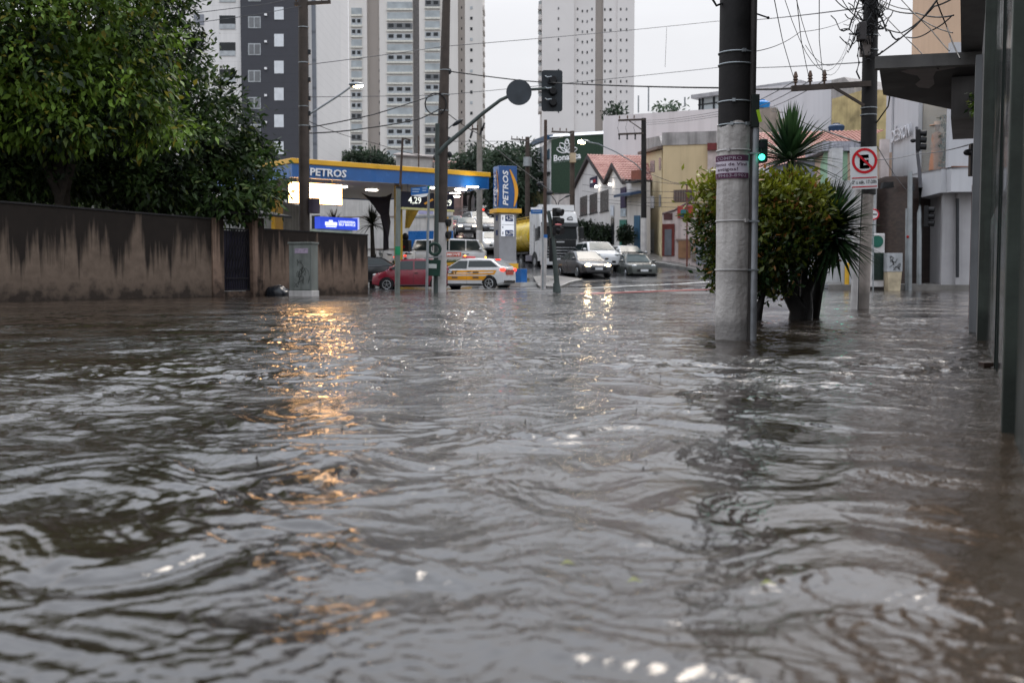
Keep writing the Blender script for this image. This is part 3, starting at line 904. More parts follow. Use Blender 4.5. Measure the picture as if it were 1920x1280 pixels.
# dark grey mall behind hill road
# laundry kiosk sign
fV = Fac(598, 51.5, 671, 53.5); lk = fV.thing('laundry_kiosk', 'small self service laundry kiosk with a bright blue sign behind the wall', 'kiosk')
fV.panel(MB(), 598, 408, 668, 430, -.1, .3).build('sign', EM('lit blue sign', (.025, .07, .62), .75), lk)
fV.panel(MB(), 668.1, 408.5, 671, 430.5, -.1, .3).build('sign_end', EM('lit pale sign end', (.5, .55, .9), .8), lk)
u0, u1, z0, z1 = fV.rect(602, 430, 661, 480)
MB().b2(u0, u1, 0, 1.5, 0, z1 - .003).build('body', M('pale green kiosk body', (.45, .52, .40), .5), lk)
LETL = EM('lit white letters', (.85, .9, 1), 1.0)
fV.txt('lettering', 'LAVANDERIA', LETL, lk, 632, 414.5, 663, 418.8, -.12, off=.012)
fV.txt('lettering', 'SELF SERVICE', LETL, lk, 632, 419.8, 663, 424, -.12, off=.012)
mb = MB(); fV.panel(mb, 607, 416.5, 629, 423, -.12, -.1); fV.panel(mb, 608.5, 424.2, 627.5, 426, -.12, -.1); fV.panel(mb, 614, 413, 621, 416, -.12, -.1)
mb.build('logo', LETL, lk)
# shade sail
SAIL = M('dark furled fabric', (.028, .024, .028), .8, var=.3, scale=1.5)
pts = [(677, 361), (692, 368), (712, 369.5), (724, 368), (734, 362), (731, 378), (729, 400), (731, 416), (728, 445), (728, 466), (718, 470), (719, 431), (713, 404), (704, 392), (700, 385), (690, 374)]
mb = MB(); k0 = [W(x, y, 54) for x, y in pts]
mb.prism([(p.x, p.y + .12 * math.sin(i * 2.1), p.z) for i, p in enumerate(k0)], (0, .25, 0))
mb.build('shade_sail', SAIL, label='dark furled fabric banner hanging in folds beneath the canopy', cat='fabric')


def spiky(name, label, cat, base, cz, n, ln, wd_, mat, seed, group=None, elev=(-.5, 1.5), trunk=None, bend=.35, trunkmat=None, heads=None):
    """rosette plant: tapered sword leaves arching from a head"""
    t = thing(name, label, cat, base, 0, group); r = np.random.RandomState(seed)
    mb = MB()
    for (hx, hy, hz, hl, hn, lean, *ev) in (heads or [(0, 0, cz, ln, n, (0, 0))]):
        e0_, e1_ = ev[0] if ev else elev
        for i in range(hn):
            az = r.uniform(0, 2 * PI); el = e0_ + (e1_ - e0_) * r.rand() ** .8
            L_ = hl * r.uniform(.75, 1.1); wv = wd_ * r.uniform(.7, 1.1)
            d = Vector((math.cos(az) * math.cos(el) + lean[0], math.sin(az) * math.cos(el) + lean[1], math.sin(el))).normalized()
            side = d.cross(Vector((0, 0, 1)))
            if side.length < .05: side = Vector((1, 0, 0))
            side.normalize(); up_ = side.cross(d); p = Vector((hx, hy, hz)) + d * .03; vs = []
            m_ = 5
            for k in range(m_ + 1):
                s_ = k / m_; ww = wv * (1 - s_ ** 1.6) * (.6 + .4 * min(1, s_ * 4))
                c_ = p + d * L_ * s_ - Vector((0, 0, 1)) * L_ * bend * s_ ** 2.2 * max(.1, math.cos(el))
                vs += [c_ + side * ww / 2 + up_ * ww * .15, c_, c_ - side * ww / 2 + up_ * ww * .15]
            fs = []
            for k in range(m_):
                a = k * 3; fs += [(a, a + 1, a + 4, a + 3), (a + 1, a + 2, a + 5, a + 4)]
            mb.add(vs, fs)
    mb.build('leaves', mat, t)
    if trunk:
        mb = MB()
        for path, r0, r1 in trunk: mb.tube(path, r0, 9, r1)
        mb.build('trunk', trunkmat or BARK, t, smooth=True)
    return t


PALM_DK = leafmat('dark dry palm leaves', (.035, .038, .022), (.012, .014, .010), gloss=.6)
PALM_BR = leafmat('dry brown palm leaves', (.09, .055, .025), (.03, .022, .014), gloss=.6)
c = W(698, HZ, 55); spiky('potted_palm', 'tall dark palm beside the hanging fabric under the canopy', 'palm', (c.x, c.y, .2), 3.1, 90, 1.15, .10, PALM_DK, 3, trunk=[([(0, 0, 0), (.05, 0, 1.5), (0, 0, 3.1)], .16, .1)])
c = W(627, HZ, 56); spiky('potted_palm', 'brown dry palm above the blue laundry sign', 'palm', (c.x, c.y, .2), 3.1, 80, 1.0, .10, PALM_BR, 4, trunk=[([(0, 0, 0), (.05, 0, 1.5), (0, 0, 3.1)], .14, .1)])
c = W(703, HZ, 56); spiky('agave_plant', 'low dark green spiky plant beside the wall end', 'plant', (c.x, c.y, 1.0), .3, 60, .6, .08, LEAF_DK, 5)

# ================================================================== utility poles
def shaft(pxa, pya, pxb, pyb, Y, ra, rb, mat, name, parent, o, below=.6, n=16):
    a, b = W(pxa, pya, Y), W(pxb, pyb, Y)
    a = a + (a - b).normalized() * below
    return MB().cyl(a - o, b - o, ra, rb, n).build(name, mat, parent, smooth=True)


def bands(parent, o, pxs, Y, r, mat=STEEL, wd_=.05):
    for px, py in pxs:
        c = W(px, py, Y) - o
        MB().cyl(c - Vector((0, 0, wd_ / 2)), c + Vector((0, 0, wd_ / 2)), r, r, 16).build('band', mat, parent, smooth=True)


def crossarm(parent, a, b, ins, w=.09, stand=.22):
    MB().bar(a, b, w, w * 1.2).build('crossarm', POLE_DK, parent)
    for k in ins:
        p = Vector(a).lerp(Vector(b), k)
        MB().lathe([(.02, 0), (.02, .05), (.055, .06), (.03, .1), (.055, .11), (.03, .15), (.05, .16), (.02, stand)], p + Vector((0, 0, w * .6)), 8).build('insulator', BRONZE, parent, smooth=True)


# left pole behind the wall
Y = 37.6; o = W(571, HZ, Y); o.z = 0
t = thing('utility_pole', 'dark utility pole with a lit street lamp behind the left wall by the PETROS letters', 'utility pole', o)
shaft(571.5, 545, 568, -60, Y, .20, .165, POLE_DK, 'shaft', t, o)
bands(t, o, [(569, 52), (569.5, 118), (570, 200), (570, 236)], Y, .19, STEEL, .03)
a = W(552, 8, Y) - o; b = W(620, 4, Y) - o; crossarm(t, a, b, (.05, .75, .95))
MB().cyl(W(589, 400, Y - .1) - o, W(589, 372, Y - .1) - o, .2, .2, 14).build('equipment_can', M('dark equipment can', (.05, .04, .055), .5), t, smooth=True)
arm = MB().tube([W(577, 216, Y) - o, W(600, 202, Y) - o, W(640, 176, Y) - o, W(662, 160, Y) - o], .035, 8).build('lamp_arm', STEEL, t, smooth=True)
hd = MB().ell(W(668, 158.5, Y) - o, (.27, .16, .085), 14, 7).build('lamp_head', STEEL, t, smooth=True)
MB().ell(W(671, 161, Y) - o, (.19, .12, .07), 12, 6).build('lamp_glass', LAMP_WARM, hd, smooth=True)
MB().cyl(W(662, 156, Y) - o, W(662, 151, Y) - o, .04, .04, 8).build('photocell', DARKGREY, hd)
for py in (98, 150, 185, 213, 240):
    c = W(577, py, Y) - o; MB().box(c + Vector((.04, 0, 0)), (.12, .1, .16)).build('clamp', DARKGREY, t)

# big brown pole at the water's edge
Y = 43.0; o = W(825, HZ, Y); o.z = 0
t = thing('utility_pole', 'tall brown utility pole with whitewashed foot at the water edge by the red car', 'utility pole', o)
shaft(826, 418, 838, -40, Y, .255, .15, POLE_DK, 'shaft', t, o, 0)
shaft(823, 549, 826, 418, Y, .30, .262, POLE_WH, 'painted_foot', t, o)
bands(t, o, [(834, 132), (833, 178), (832, 208)], Y, .215, STEEL, .03)
MB().torus(W(817, 195, Y - .25) - o, .42, .025, 'Y', 22, 6).build('cable_coil', CABLE, t, smooth=True)
for px, py in ((842, 134), (842, 262), (843, 290), (818, 262), (816, 296)):
    MB().ell(W(px, py, Y) - o, (.10, .08, .13), 8, 5).build('clamp', DARKGREY, t, smooth=True)
mb = MB().tube([W(836, 245, Y) - o, W(850, 233, Y) - o], .025, 6).build('lamp_bracket', STEEL, t)
MB().ell(W(858, 230, Y) - o, (.26, .12, .08), 10, 6, Matrix.Rotation(-.55, 3, 'Y')).build('lamp_head', DARKGREY, t, smooth=True)

# traffic signal on its curved mast arm beside it
Y = 42.4; o = W(818, HZ, Y); o.z = 0
t = thing('traffic_signal', 'three-lamp traffic signal seen from behind on a long curved green mast arm', 'traffic light', o)
shaft(817, 549, 820, 232, Y, .095, .085, GREEN_GREY, 'post', t, o)
armp = [W(819, 290, Y), W(838, 270, Y), W(868, 245, Y), W(905, 213, Y), W(938, 188, Y), W(968, 174, Y), W(995, 168, Y), W(1040, 165, Y)]
MB().tube([p - o for p in armp], .095, 10, .05).build('mast_arm', GREEN_GREY, t, smooth=True)
c = W(973, 173.5, Y - .08) - o; MB().cyl(c, c + Vector((0, -.03, 0)), .50, .50, 28).build('round_sign', M('grey sign back', (.045, .052, .06), .5), t)
mb = MB(); c = W(1035, 170.5, Y + .12) - o; hw, hh_ = .41, .80; rr_ = .09; pts = []
for cx, cz, a0 in ((hw - rr_, hh_ - rr_, 0), (-hw + rr_, hh_ - rr_, 90), (-hw + rr_, -hh_ + rr_, 180), (hw - rr_, -hh_ + rr_, 270)):
    for q in range(5): pts.append((c.x + cx + rr_ * math.cos(R(a0 + q * 22.5)), c.y, c.z + cz + rr_ * math.sin(R(a0 + q * 22.5))))
bk = mb.prism(pts, (0, .04, 0)).build('backplate', M('charcoal signal backplate', (.03, .035, .04), .5), t)
for py in (150, 171, 192):
    c = W(1037, py, Y) - o
    MB().cyl(c + Vector((0, .1, 0)), c + Vector((0, -.14, 0)), .17, .13, 14).build('lamp_housing', BLACK, bk, smooth=True)
    MB().tube([c + Vector((-.06, -.15, .1)), c + Vector((-.22, -.12, .08)), c + Vector((-.3, .05, .16))], .03, 6).build('bracket', STEEL, bk, smooth=True)
# repeater heads on the pole's right side
for py, nm in ((418, 'upper'), (441, 'lower')):
    pass
o2 = W(838, HZ, 43); o2.z = 0
tt = thing('signal_repeater', 'small dark signal heads with yellow backs on the brown pole, left of the waiting cars', 'traffic light', o2)
for py in (417, 440):
    c = W(838, py, 43.1) - o2; MB().cyl(c + Vector((-.04, -.12, 0)), c + Vector((.13, -.18, -.03)), .14, .17, 12).build('visor', BLACK, tt)
MB().box(W(837, 429, 43.15) - o2, (.16, .12, .95)).build('case', YEL_S, tt)
# tyre ring and green bin hung at the foot
o = W(815, 467, 42.1)
MB().torus((0, 0, 0), .215, .062, 'Y', 26, 8).build('hung_tyre', M('dark green rubber', (.018, .04, .03), .6), smooth=True, label='dark green ring hanging on the brown pole above the green box', cat='tyre').location = o
o = W(814, 518, 42.1); t = thing('litter_box', 'dark green litter box with a white label hung on the brown pole', 'litter bin', o)
MB().box((0, 0, .33), (.50, .3, .64), m=Matrix.Rotation(.05, 3, 'Y')).build('body', M('dark green bin plastic', (.012, .04, .028), .4), t, bevel=.02)
MB().box((-.07, -.16, .40), (.36, .015, .17), m=Matrix.Rotation(.03, 3, 'Y')).build('label', M('grey white label', (.5, .52, .5), .5), t)
MB().box((-.03, -.1, .74), (.72, .1, .05), m=Matrix.Rotation(-.12, 3, 'Y')).build('strap', STEEL, t)

# street name sign and plain post
Y = 41.8; o = W(801, HZ, Y); o.z = 0
t = thing('street_name_sign', 'two small blue street name plates on a thin grey post left of the brown pole', 'street sign', o)
shaft(800, 549, 804, 353, Y, .055, .05, STEEL, 'post', t, o)
BLUE_P = M('street plate blue', (.02, .12, .36), .4)
mb = MB(); p = [W(x, y, Y - .08) - o for x, y in ((770.5, 352), (802, 349.5), (803, 362), (770.5, 366))]; mb.prism(p, (0, .02, 0)); pl = mb.build('plate', BLUE_P, t)
mb = MB(); p = [W(x, y, Y - .1) - o for x, y in ((770.5, 366.5), (803, 362.5), (800, 368), (790, 370))]; mb.prism(p, (0, .02, 0)); mb.build('plate_tail', WH_LET, t)
mb = MB()
for (x0, x1, y) in ((773, 787, 355), (773, 785, 359.5), (792, 800, 353), (792, 799, 357.5)): mb.box(W((x0 + x1) / 2, y, Y - .095) - o, ((x1 - x0) * Y / F, .01, .035))
mb.build('plate_lines', M('pale plate lettering', (.35, .47, .62), .5), pl)
MB().cyl(W(804, 354, Y) - o, W(804, 349, Y) - o, .055, .055, 8).build('cap', M('green cap', (.02, .2, .08), .4), t)
Y = 41.5; o = W(745, HZ, Y); o.z = 0
t = thing('steel_post', 'thick grey-green steel post with a small green label in front of the red car', 'post', o)
shaft(745, 550, 747, 354, Y, .105, .095, M('weathered green grey post', (.19, .21, .19), .5, .2, streak=.4), 'shaft', t, o)
MB().cyl(W(745.7, 478, Y) - o, W(745.7, 462, Y) - o, .112, .112, 14).build('label', M('bright green label', (.02, .22, .10), .4), t)
shaft(747, 354, 747.3, 350, Y, .11, .11, DARKGREY, 'cap', t, o, 0)
shaft(750, 356, 755, 258, Y, .05, .04, RUSTY, 'upper_rod', t, o, 0)
MB().tube([W(755, 262, Y) - o, W(760, 260, Y) - o, W(770, 263, Y) - o], .03, 6).build('arm', RUSTY, t)
MB().bar(W(745, 358, Y) - o, W(752, 356, Y) - o, .06).build('clamp', STEEL, t)

# thin posts rising behind the canopy
for (px, y0, Y, r_, lab) in ((785, 255, 84, .07, 'thin brown pole behind the canopy, just left of the big brown pole'),):
    o = W(px, HZ, Y); o.z = gz(o.x, Y)
    t = thing('thin_pole', lab, 'pole', o)
    shaft(px, 505, px, y0, Y, r_, r_ * .8, RUSTY, 'shaft', t, o)
# grey pole among the queue, and three far poles up the hill
def farpole(px, y0, y1, Y, r_, mat, lab, arms=(), whitefrom=None, base=None):
    o = W(px, HZ, Y); o.z = gz(o.x, Y)
    t = thing('utility_pole', lab, 'utility pole', o)
    shaft(px, y1, px, y0, Y, r_ * 1.25, r_, mat, 'shaft', t, o)
    if whitefrom: shaft(px, y1, px, whitefrom, Y, r_ * 1.33, r_ * 1.2, POLE_WH, 'painted_foot', t, o)
    for (xa, ya, xb, yb, ins) in arms: crossarm(t, W(xa, ya, Y - .1) - o, W(xb, yb, Y - .1) - o, ins)
    return t, o
t, o = farpole(899, 222, 482, 66, .16, POLE_GREY, 'grey concrete pole with pale foot standing among the queueing cars', [(884, 242, 903, 243, (.1, .6))], 432)
for px, py in ((902, 247), (906, 238), (884, 252)): MB().box(W(px, py, 65.8) - o, (.12, .1, .5), m=Matrix.Rotation(.3, 3, 'Y')).build('fuse', DARKGREY, t)
farpole(951, 276, 420, 112, .17, POLE_DK, 'dark pole with one crossarm left of the dark street trees', [(923, 276, 953, 279, (.05, .35, .65))])
farpole(929, 284, 400, 135, .14, POLE_DK, 'farthest small pole with a crossarm up the hill', [(905, 284, 930, 287, (.05, .45))])
t, o = farpole(989, 257, 430, 92, .18, POLE_DK, 'dark pole with a crossarm and round grey transformer left of the clinic', [(958, 261, 991, 263, (.05, .35, .65, .9))])
MB().cyl(W(989, 312, 91.4) - o, W(989, 295, 91.4) - o, .38, .36, 14).build('transformer', STEEL, t, smooth=True)
t, o = farpole(1073, 246, 470, 72, .15, POLE_DK, 'pole with a crossarm and beige box in front of the green clinic wall', [(1034, 247, 1074, 249, (.05, .4, .7))])
MB().box(W(1074, 296, 71.6) - o, (.40, .35, .62)).build('equipment_box', M('beige box', (.40, .32, .22), .6), t)
Y = 64; t, o = farpole(1207, 222, 478, Y, .145, POLE_BLK, 'black pole with double crossarms and a white foot before the yellow house', [(1159, 226, 1209, 224, (.05, .35, .6)), (1159, 252, 1207, 250, ())], 409)
for px in (1161, 1176, 1191):
    MB().lathe([(.03, 0), (.06, .05), (.03, .1), (.06, .15), (.03, .2), (.06, .25), (.02, .36)], W(px, 262, Y - .1) - o, 8).build('fuse', DARKGREY, t, smooth=True)
    MB().tube([W(px, 228, Y - .1) - o, W(px - 3, 240, Y - .15) - o, W(px, 250, Y - .1) - o], .012, 5).build('jumper', CABLE, t)
MB().bar(W(1180, 227, Y - .12) - o, W(1205, 244, Y - .12) - o, .05).build('brace', POLE_DK, t)
MB().tube([W(1206, 322, Y) - o, W(1190, 306, Y - .3) - o, W(1155, 285, Y - .8) - o, W(1122, 270, Y - 1.2) - o, W(1100, 266, Y - 1.4) - o], .035, 7).build('lamp_arm', STEEL, t, smooth=True)
hd = MB().ell(W(1096, 265, Y - 1.4) - o, (.30, .2, .09), 12, 6).build('lamp_head', STEEL, t, smooth=True)
MB().ell(W(1091, 266, Y - 1.4) - o, (.24, .17, .12), 12, 6).build('lamp_glass', EM('lit sodium lamp', (1, .80, .50), 60), hd, smooth=True)
# rusty pole in front of the lorry
Y = 48; o = W(1021, HZ, Y); o.z = gz(o.x, Y)
t = thing('utility_pole', 'slender brown pole with a blue ring and white foot in front of the lorry', 'utility pole', o)
shaft(1021.5, 440, 1023, 225, Y, .085, .07, RUSTY, 'shaft', t, o, 0)
shaft(1019, 524, 1021.5, 446, Y, .125, .115, POLE_WH, 'painted_foot', t, o)
shaft(1021.4, 446, 1021.5, 440, Y, .118, .118, BLUE_P, 'blue_ring', t, o, 0)
for px, py in ((1013, 345), (1030, 362)): MB().ell(W(px, py, Y) - o, (.18, .1, .1), 8, 5).build('spotlight', DARKGREY, t, smooth=True)
MB().tube([W(1022, 352, Y) - o, W(1012, 345, Y) - o], .025, 6).build('spotlight_arm', DARKGREY, t)
# leaning signal post with black heads
Y = 40.5; o = W(1046, HZ, Y); o.z = 0
t = thing('traffic_signal', 'leaning green-grey signal post with black heads in front of the lorry grille', 'traffic light', o)
MB().tube([W(1047, 556, Y) - o, W(1043, 520, Y) - o, W(1040, 485, Y) - o, W(1035, 430, Y) - o, W(1028, 396, Y) - o], .115, 10, .075).build('post', GREEN_GREY, t, smooth=True)
MB().cyl(W(1044.5, 548, Y) - o, W(1043, 530, Y) - o, .16, .12, 12).build('foot', GREEN_GREY, t, smooth=True)
for py in (398, 415, 432):
    c = W(1043, py, Y - .1) - o; MB().box(c, (.30, .26, .32)).build('head', BLACK, t, bevel=.03)
    MB().cyl(c + Vector((.05, -.1, .03)), c + Vector((.22, -.22, -.03)), .12, .14, 10).build('visor', BLACK, t)
MB().ell(W(1047, 421, Y - .35) - o, (.13, .05, .04), 8, 5).build('lens_glint', M('painted red glint', (.6, .2, .2), .2), t)  # pale red blob painting a glint on the signal
MB().box(W(1033, 468, Y) - o, (.14, .14, .9)).build('control_case', BLACK, t, bevel=.02)
Y = 47; o = W(1018, HZ, Y); o.z = gz(o.x, Y)
t = thing('street_name_sign', 'white and blue street plate on a thin post in front of the white lorry cab', 'street sign', o)
shaft(1017.5, 530, 1018, 388, Y, .04, .04, STEEL, 'post', t, o)
pl = MB().box(W(1006, 397, Y - .05) - o, (.50, .02, .18)).build('plate', BLUE_P, t)
MB().box(W(1006, 391, Y - .05) - o, (.50, .02, .09)).build('plate_top', WH_LET, t)
MB().box(W(1006, 396.5, Y - .07) - o, (.36, .01, .025)).build('plate_line', M('pale plate line', (.4, .5, .65), .5), pl)
# twin armed black lamp posts behind the lorry
Y = 66; o = W(1045, HZ, Y); o.z = gz(o.x, Y)
t = thing('lamp_post', 'thin dark twin-armed lamp post behind the lorry roof', 'lamp post', o)
shaft(1046, 470, 1046, 385, Y, .05, .05, DARKGREY, 'post', t, o)
MB().tube([W(1046, 390, Y) - o, W(1048, 378, Y) - o, W(1061, 369, Y) - o], .03, 6).build('arm', DARKGREY, t)
MB().tube([W(1046, 390, Y) - o, W(1041, 376, Y) - o, W(1031, 363, Y) - o], .03, 6).build('arm', DARKGREY, t)
for px, py in ((1064, 368), (1029, 362)): MB().ell(W(px, py, Y) - o, (.22, .1, .07), 8, 5, Matrix.Rotation(-.4 if px > 1046 else .5, 3, 'Y')).build('lamp_head', DARKGREY, t, smooth=True)

# ================================================================== price pylon
fY = Fac(935.4, 54.0, 969.4, 54.34, .3); wY = fY.w; DP = .85
t = fY.thing('price_pylon', 'tall blue and yellow PETROS price pylon between the cars and the lorry', 'price sign')
z = lambda py: fY.uz(952, py)[1]
NAVY = paint('pylon blue', (.012, .075, .24))
MB().b2(0, wY, 0, DP, z(391), z(311)).build('sign_box', NAVY, t, bevel=.01)
MB().b2(-.16, wY + .20, -.16, DP + .15, z(399.5), z(391.3)).build('yellow_collar', YEL_S, t, bevel=.02)
PYG = M('grey pylon cladding', (.30, .30, .31), .4, .2, var=.15)
MB().b2(.02, wY - .03, .02, DP - .03, z(489), z(399.7)).build('pillar', PYG, t, bevel=.01)
MB().b2(-.05, wY + .05, -.05, DP + .05, z(504), z(494)).build('yellow_base', YEL_S, t)
MB().b2(.0, wY, .0, DP, z(494) + .003, z(489) - .003).build('plinth', M('pale pylon plinth', (.40, .40, .42), .4), t)
# letters read upward
zc, hz_ = z(352.5), (z(318.5) - z(386))
text('lettering', 'PETROS', WH_LET, t, lambda x, y, q: (wY * .36 - y, -.01 - q, zc + x), w=hz_ * .97, h=wY * .30, ext=.03, off=.02, shear=.15)
text('side_lettering', 'PETROS', M('shaded white lettering', (.5, .5, .55), .4), t, lambda x, y, q: (-.01 - q, DP * .62 + y, zc - .1 + x), w=hz_ * .9, h=DP * .34, ext=.03, off=.02, shear=.15)  # side-face letters, shade painted in as a duller white


def swoosh(name, mat, sgn, x0, wid, f):
    mb = MB(); n = 20; L_, R_ = [], []
    for i in range(n + 1):
        s = i / n; zz_ = z(318) + (z(387) - z(318)) * s
        x = x0 + .20 * wid * math.sin(s * 3.4 - .3) + .16 * s * wid
        hw = .012 + .085 * wid * math.sin(PI * min(1, s * .92 + .04)) ** .8
        L_.append((x - hw, zz_)); R_.append((x + hw, zz_))
    for i in range(n):
        q = [L_[i], R_[i], R_[i + 1], L_[i + 1]]
        mb.add([f(a, b_, d) for d in (0, .02) for a, b_ in q], [(0, 1, 2, 3), (4, 7, 6, 5), (0, 3, 7, 4), (1, 5, 6, 2)])
    mb.build(name, mat, t)


swoosh('swoosh', ORANGE_S, 1, wY * .66, wY, lambda a, b_, d: (a, -.012 - d, b_))
swoosh('swoosh', M('shaded logo orange', (.38, .19, .06), .4), 1, DP * .30, DP * .8, lambda a, b_, d: (-.012 - d, DP * .95 - a - .3, b_))  # side-face swoosh, shade painted in as a duller orange
pp = fY.panel(MB(), 939.5, 403, 963.5, 443, -.02, .02).build('price_panel', EM('lit white price panel', (.85, .87, .9), .28), t)
NUM = M('navy price block', (.008, .03, .12), .4)
for y0, s in ((405.5, '4,29'), (433, '6,29')):
    b_ = fY.panel(MB(), 947, y0 - 1.5, 962, y0 + 9.5, -.035, -.02).build('price_block', NUM, pp)
    fY.txt('price_digits', s, WH_LET, b_, 948.2, y0, 961, y0 + 8, -.045, off=.01)
    fY.panel(MB(), 941.5, y0 + 1, 943.5, y0 + 7, -.03, -.02).build('fuel_letter', M('grey mark %d' % y0, (.3, .3, .32), .5), pp)
    fY.panel(MB(), 928.5, y0 - 1, 931.5, y0 + 7, 0, .01) if 0 else MB().b2(.012, .0, DP * .25, DP * .55, z(y0 + 8), z(y0 - 2)).build('side_price', NUM, t)
fY.panel(MB(), 940.5, 421, 962.5, 421.8, -.03, -.02).build('divider', PYG, pp)
fY.panel(MB(), 941.5, 424, 943.5, 428, -.03, -.02).build('fuel_letter', bpy.data.materials['grey mark 405'], pp)
# blue low wall in front of the pylon
fb = Fac(940, 52.5, 978, 51.5); t = fb.thing('forecourt_wall', 'low blue forecourt wall on a white kerb behind the orange-striped car', 'wall')
fb.panel(MB(), 946, 504, 977.5, 531, 0, .4).build('wall', BLUE_S, t, bevel=.01)
u0, u1, z0, z1 = fb.rect(946, 530, 980, 540); MB().b2(u0 - .8, u1 + .2, -.35, .9, -.2, z1 + .02).build('kerb', KERB, t)
fb = Fac(706, 53.4, 734, 53.6); t = fb.thing('forecourt_wall', 'small blue forecourt wall between the black car and the red car', 'wall')
fb.panel(MB(), 708, 499, 733, 522, 0, .4).build('wall', BLUE_S, t, bevel=.01)
# grass hedge on a yellow kerb before the van
fh = Fac(742, 60.5, 882, 60.5); t = fh.thing('grass_hedge', 'strip of tufted green grass on a yellow kerb in front of the white van', 'hedge')
MB().b2(0, fh.w, 0, .9, -.3, fh.uz(800, 492)[1]).build('kerb', YEL_S, t)
mb = MB(); r = np.random.RandomState(6); zt_ = fh.uz(800, 492)[1] - .05
for i in range(1500):
    u, v, a_ = r.uniform(0, fh.w), r.uniform(.02, .8), r.uniform(0, 6.3); h = r.uniform(.10, .28); q = Vector((math.cos(a_), math.sin(a_), 0)); d = Vector((r.normal(0, .12), r.normal(0, .12), h)); p = Vector((u, v, zt_))
    mb.poly(p - q * .02, p + q * .02, p + d)
mb.build('grass', leafmat('tufted grass', (.10, .15, .03), (.04, .06, .015), gloss=.5), t)

# ================================================================== vehicles
TYRE = M('wet tyre rubber', (.014, .014, .015), .5)
RIM = M('alloy rim', (.38, .39, .40), .3, .7)
TRIM = M('dark car trim', (.015, .016, .017), .35)
AUTOGLASS = M('car window glass', (.014, .022, .022), .08, var=.2, spec=.38)
WINDSCREEN = M('car windscreen', (.07, .09, .09), .18, var=.3, scale=1.5, spec=.16)
PLATE = M('number plate white', (.55, .56, .57), .4)
HEAD_ON = EM('lit headlight', (1.0, .74, .42), 70)
HEAD_FAR = EM('distant lit headlight', (1.0, .82, .58), 9)
HEAD_OFF = M('headlight glass', (.45, .47, .47), .1, spec=.8)
TAIL_ON = EM('lit tail light', (1.0, .05, .03), 2.2)
TAIL_OFF = M('tail light red', (.25, .01, .01), .15)
AMBER = EM('lit amber light', (1.0, .42, .03), 5)

CT_ = dict(
    hatch=dict(L=3.95, W=1.72, H=1.47, low=[(0, .50), (.03, .62), (.18, .74), (1.0, .95), (3.2, 1.02), (3.84, 1.06), (3.93, 1.0), (3.95, .72)], A=(.86, .92), At=(1.72, 1.43), Ct=(3.30, 1.42), C=(3.88, 1.05), ax=(.78, 3.30), wr=.315, bp=(2.15,)),
    sedan=dict(L=4.48, W=1.76, H=1.44, low=[(0, .48), (.03, .60), (.2, .72), (1.2, .92), (3.3, .98), (4.35, 1.02), (4.48, .78)], A=(1.05, .90), At=(1.98, 1.41), Ct=(3.12, 1.41), C=(3.95, 1.0), ax=(.86, 3.55), wr=.31, bp=(2.42,)),
    suv=dict(L=4.35, W=1.84, H=1.66, low=[(0, .58), (.03, .76), (.2, .95), (1.1, 1.10), (3.5, 1.14), (4.22, 1.16), (4.35, .9)], A=(.98, 1.08), At=(1.75, 1.62), Ct=(3.55, 1.62), C=(4.18, 1.15), ax=(.86, 3.46), wr=.35, bp=(2.35,)),
    wagon=dict(L=4.15, W=1.66, H=1.44, low=[(0, .50), (.02, .66), (.1, .78), (1.25, .90), (3.4, .94), (4.1, .96), (4.15, .75)], A=(1.2, .88), At=(1.85, 1.39), Ct=(3.72, 1.39), C=(4.08, .95), ax=(.82, 3.25), wr=.295, bp=(2.35, 3.2)),
    mini=dict(L=3.75, W=1.68, H=1.52, low=[(0, .55), (.03, .68), (.2, .82), (.8, .98), (3.0, 1.0), (3.65, 1.02), (3.75, .8)], A=(.66, .96), At=(1.38, 1.47), Ct=(3.15, 1.49), C=(3.66, 1.02), ax=(.70, 3.05), wr=.30, bp=(1.95,)),
    kombi=dict(L=4.5, W=1.72, H=1.95, low=[(0, .75), (.02, 1.05), (.06, 1.22), (4.44, 1.22), (4.5, 1.0)], A=(.06, 1.20), At=(.42, 1.86), Ct=(4.22, 1.86), C=(4.45, 1.21), ax=(.75, 3.15), wr=.32, bp=(1.15, 2.15, 3.2)),
)


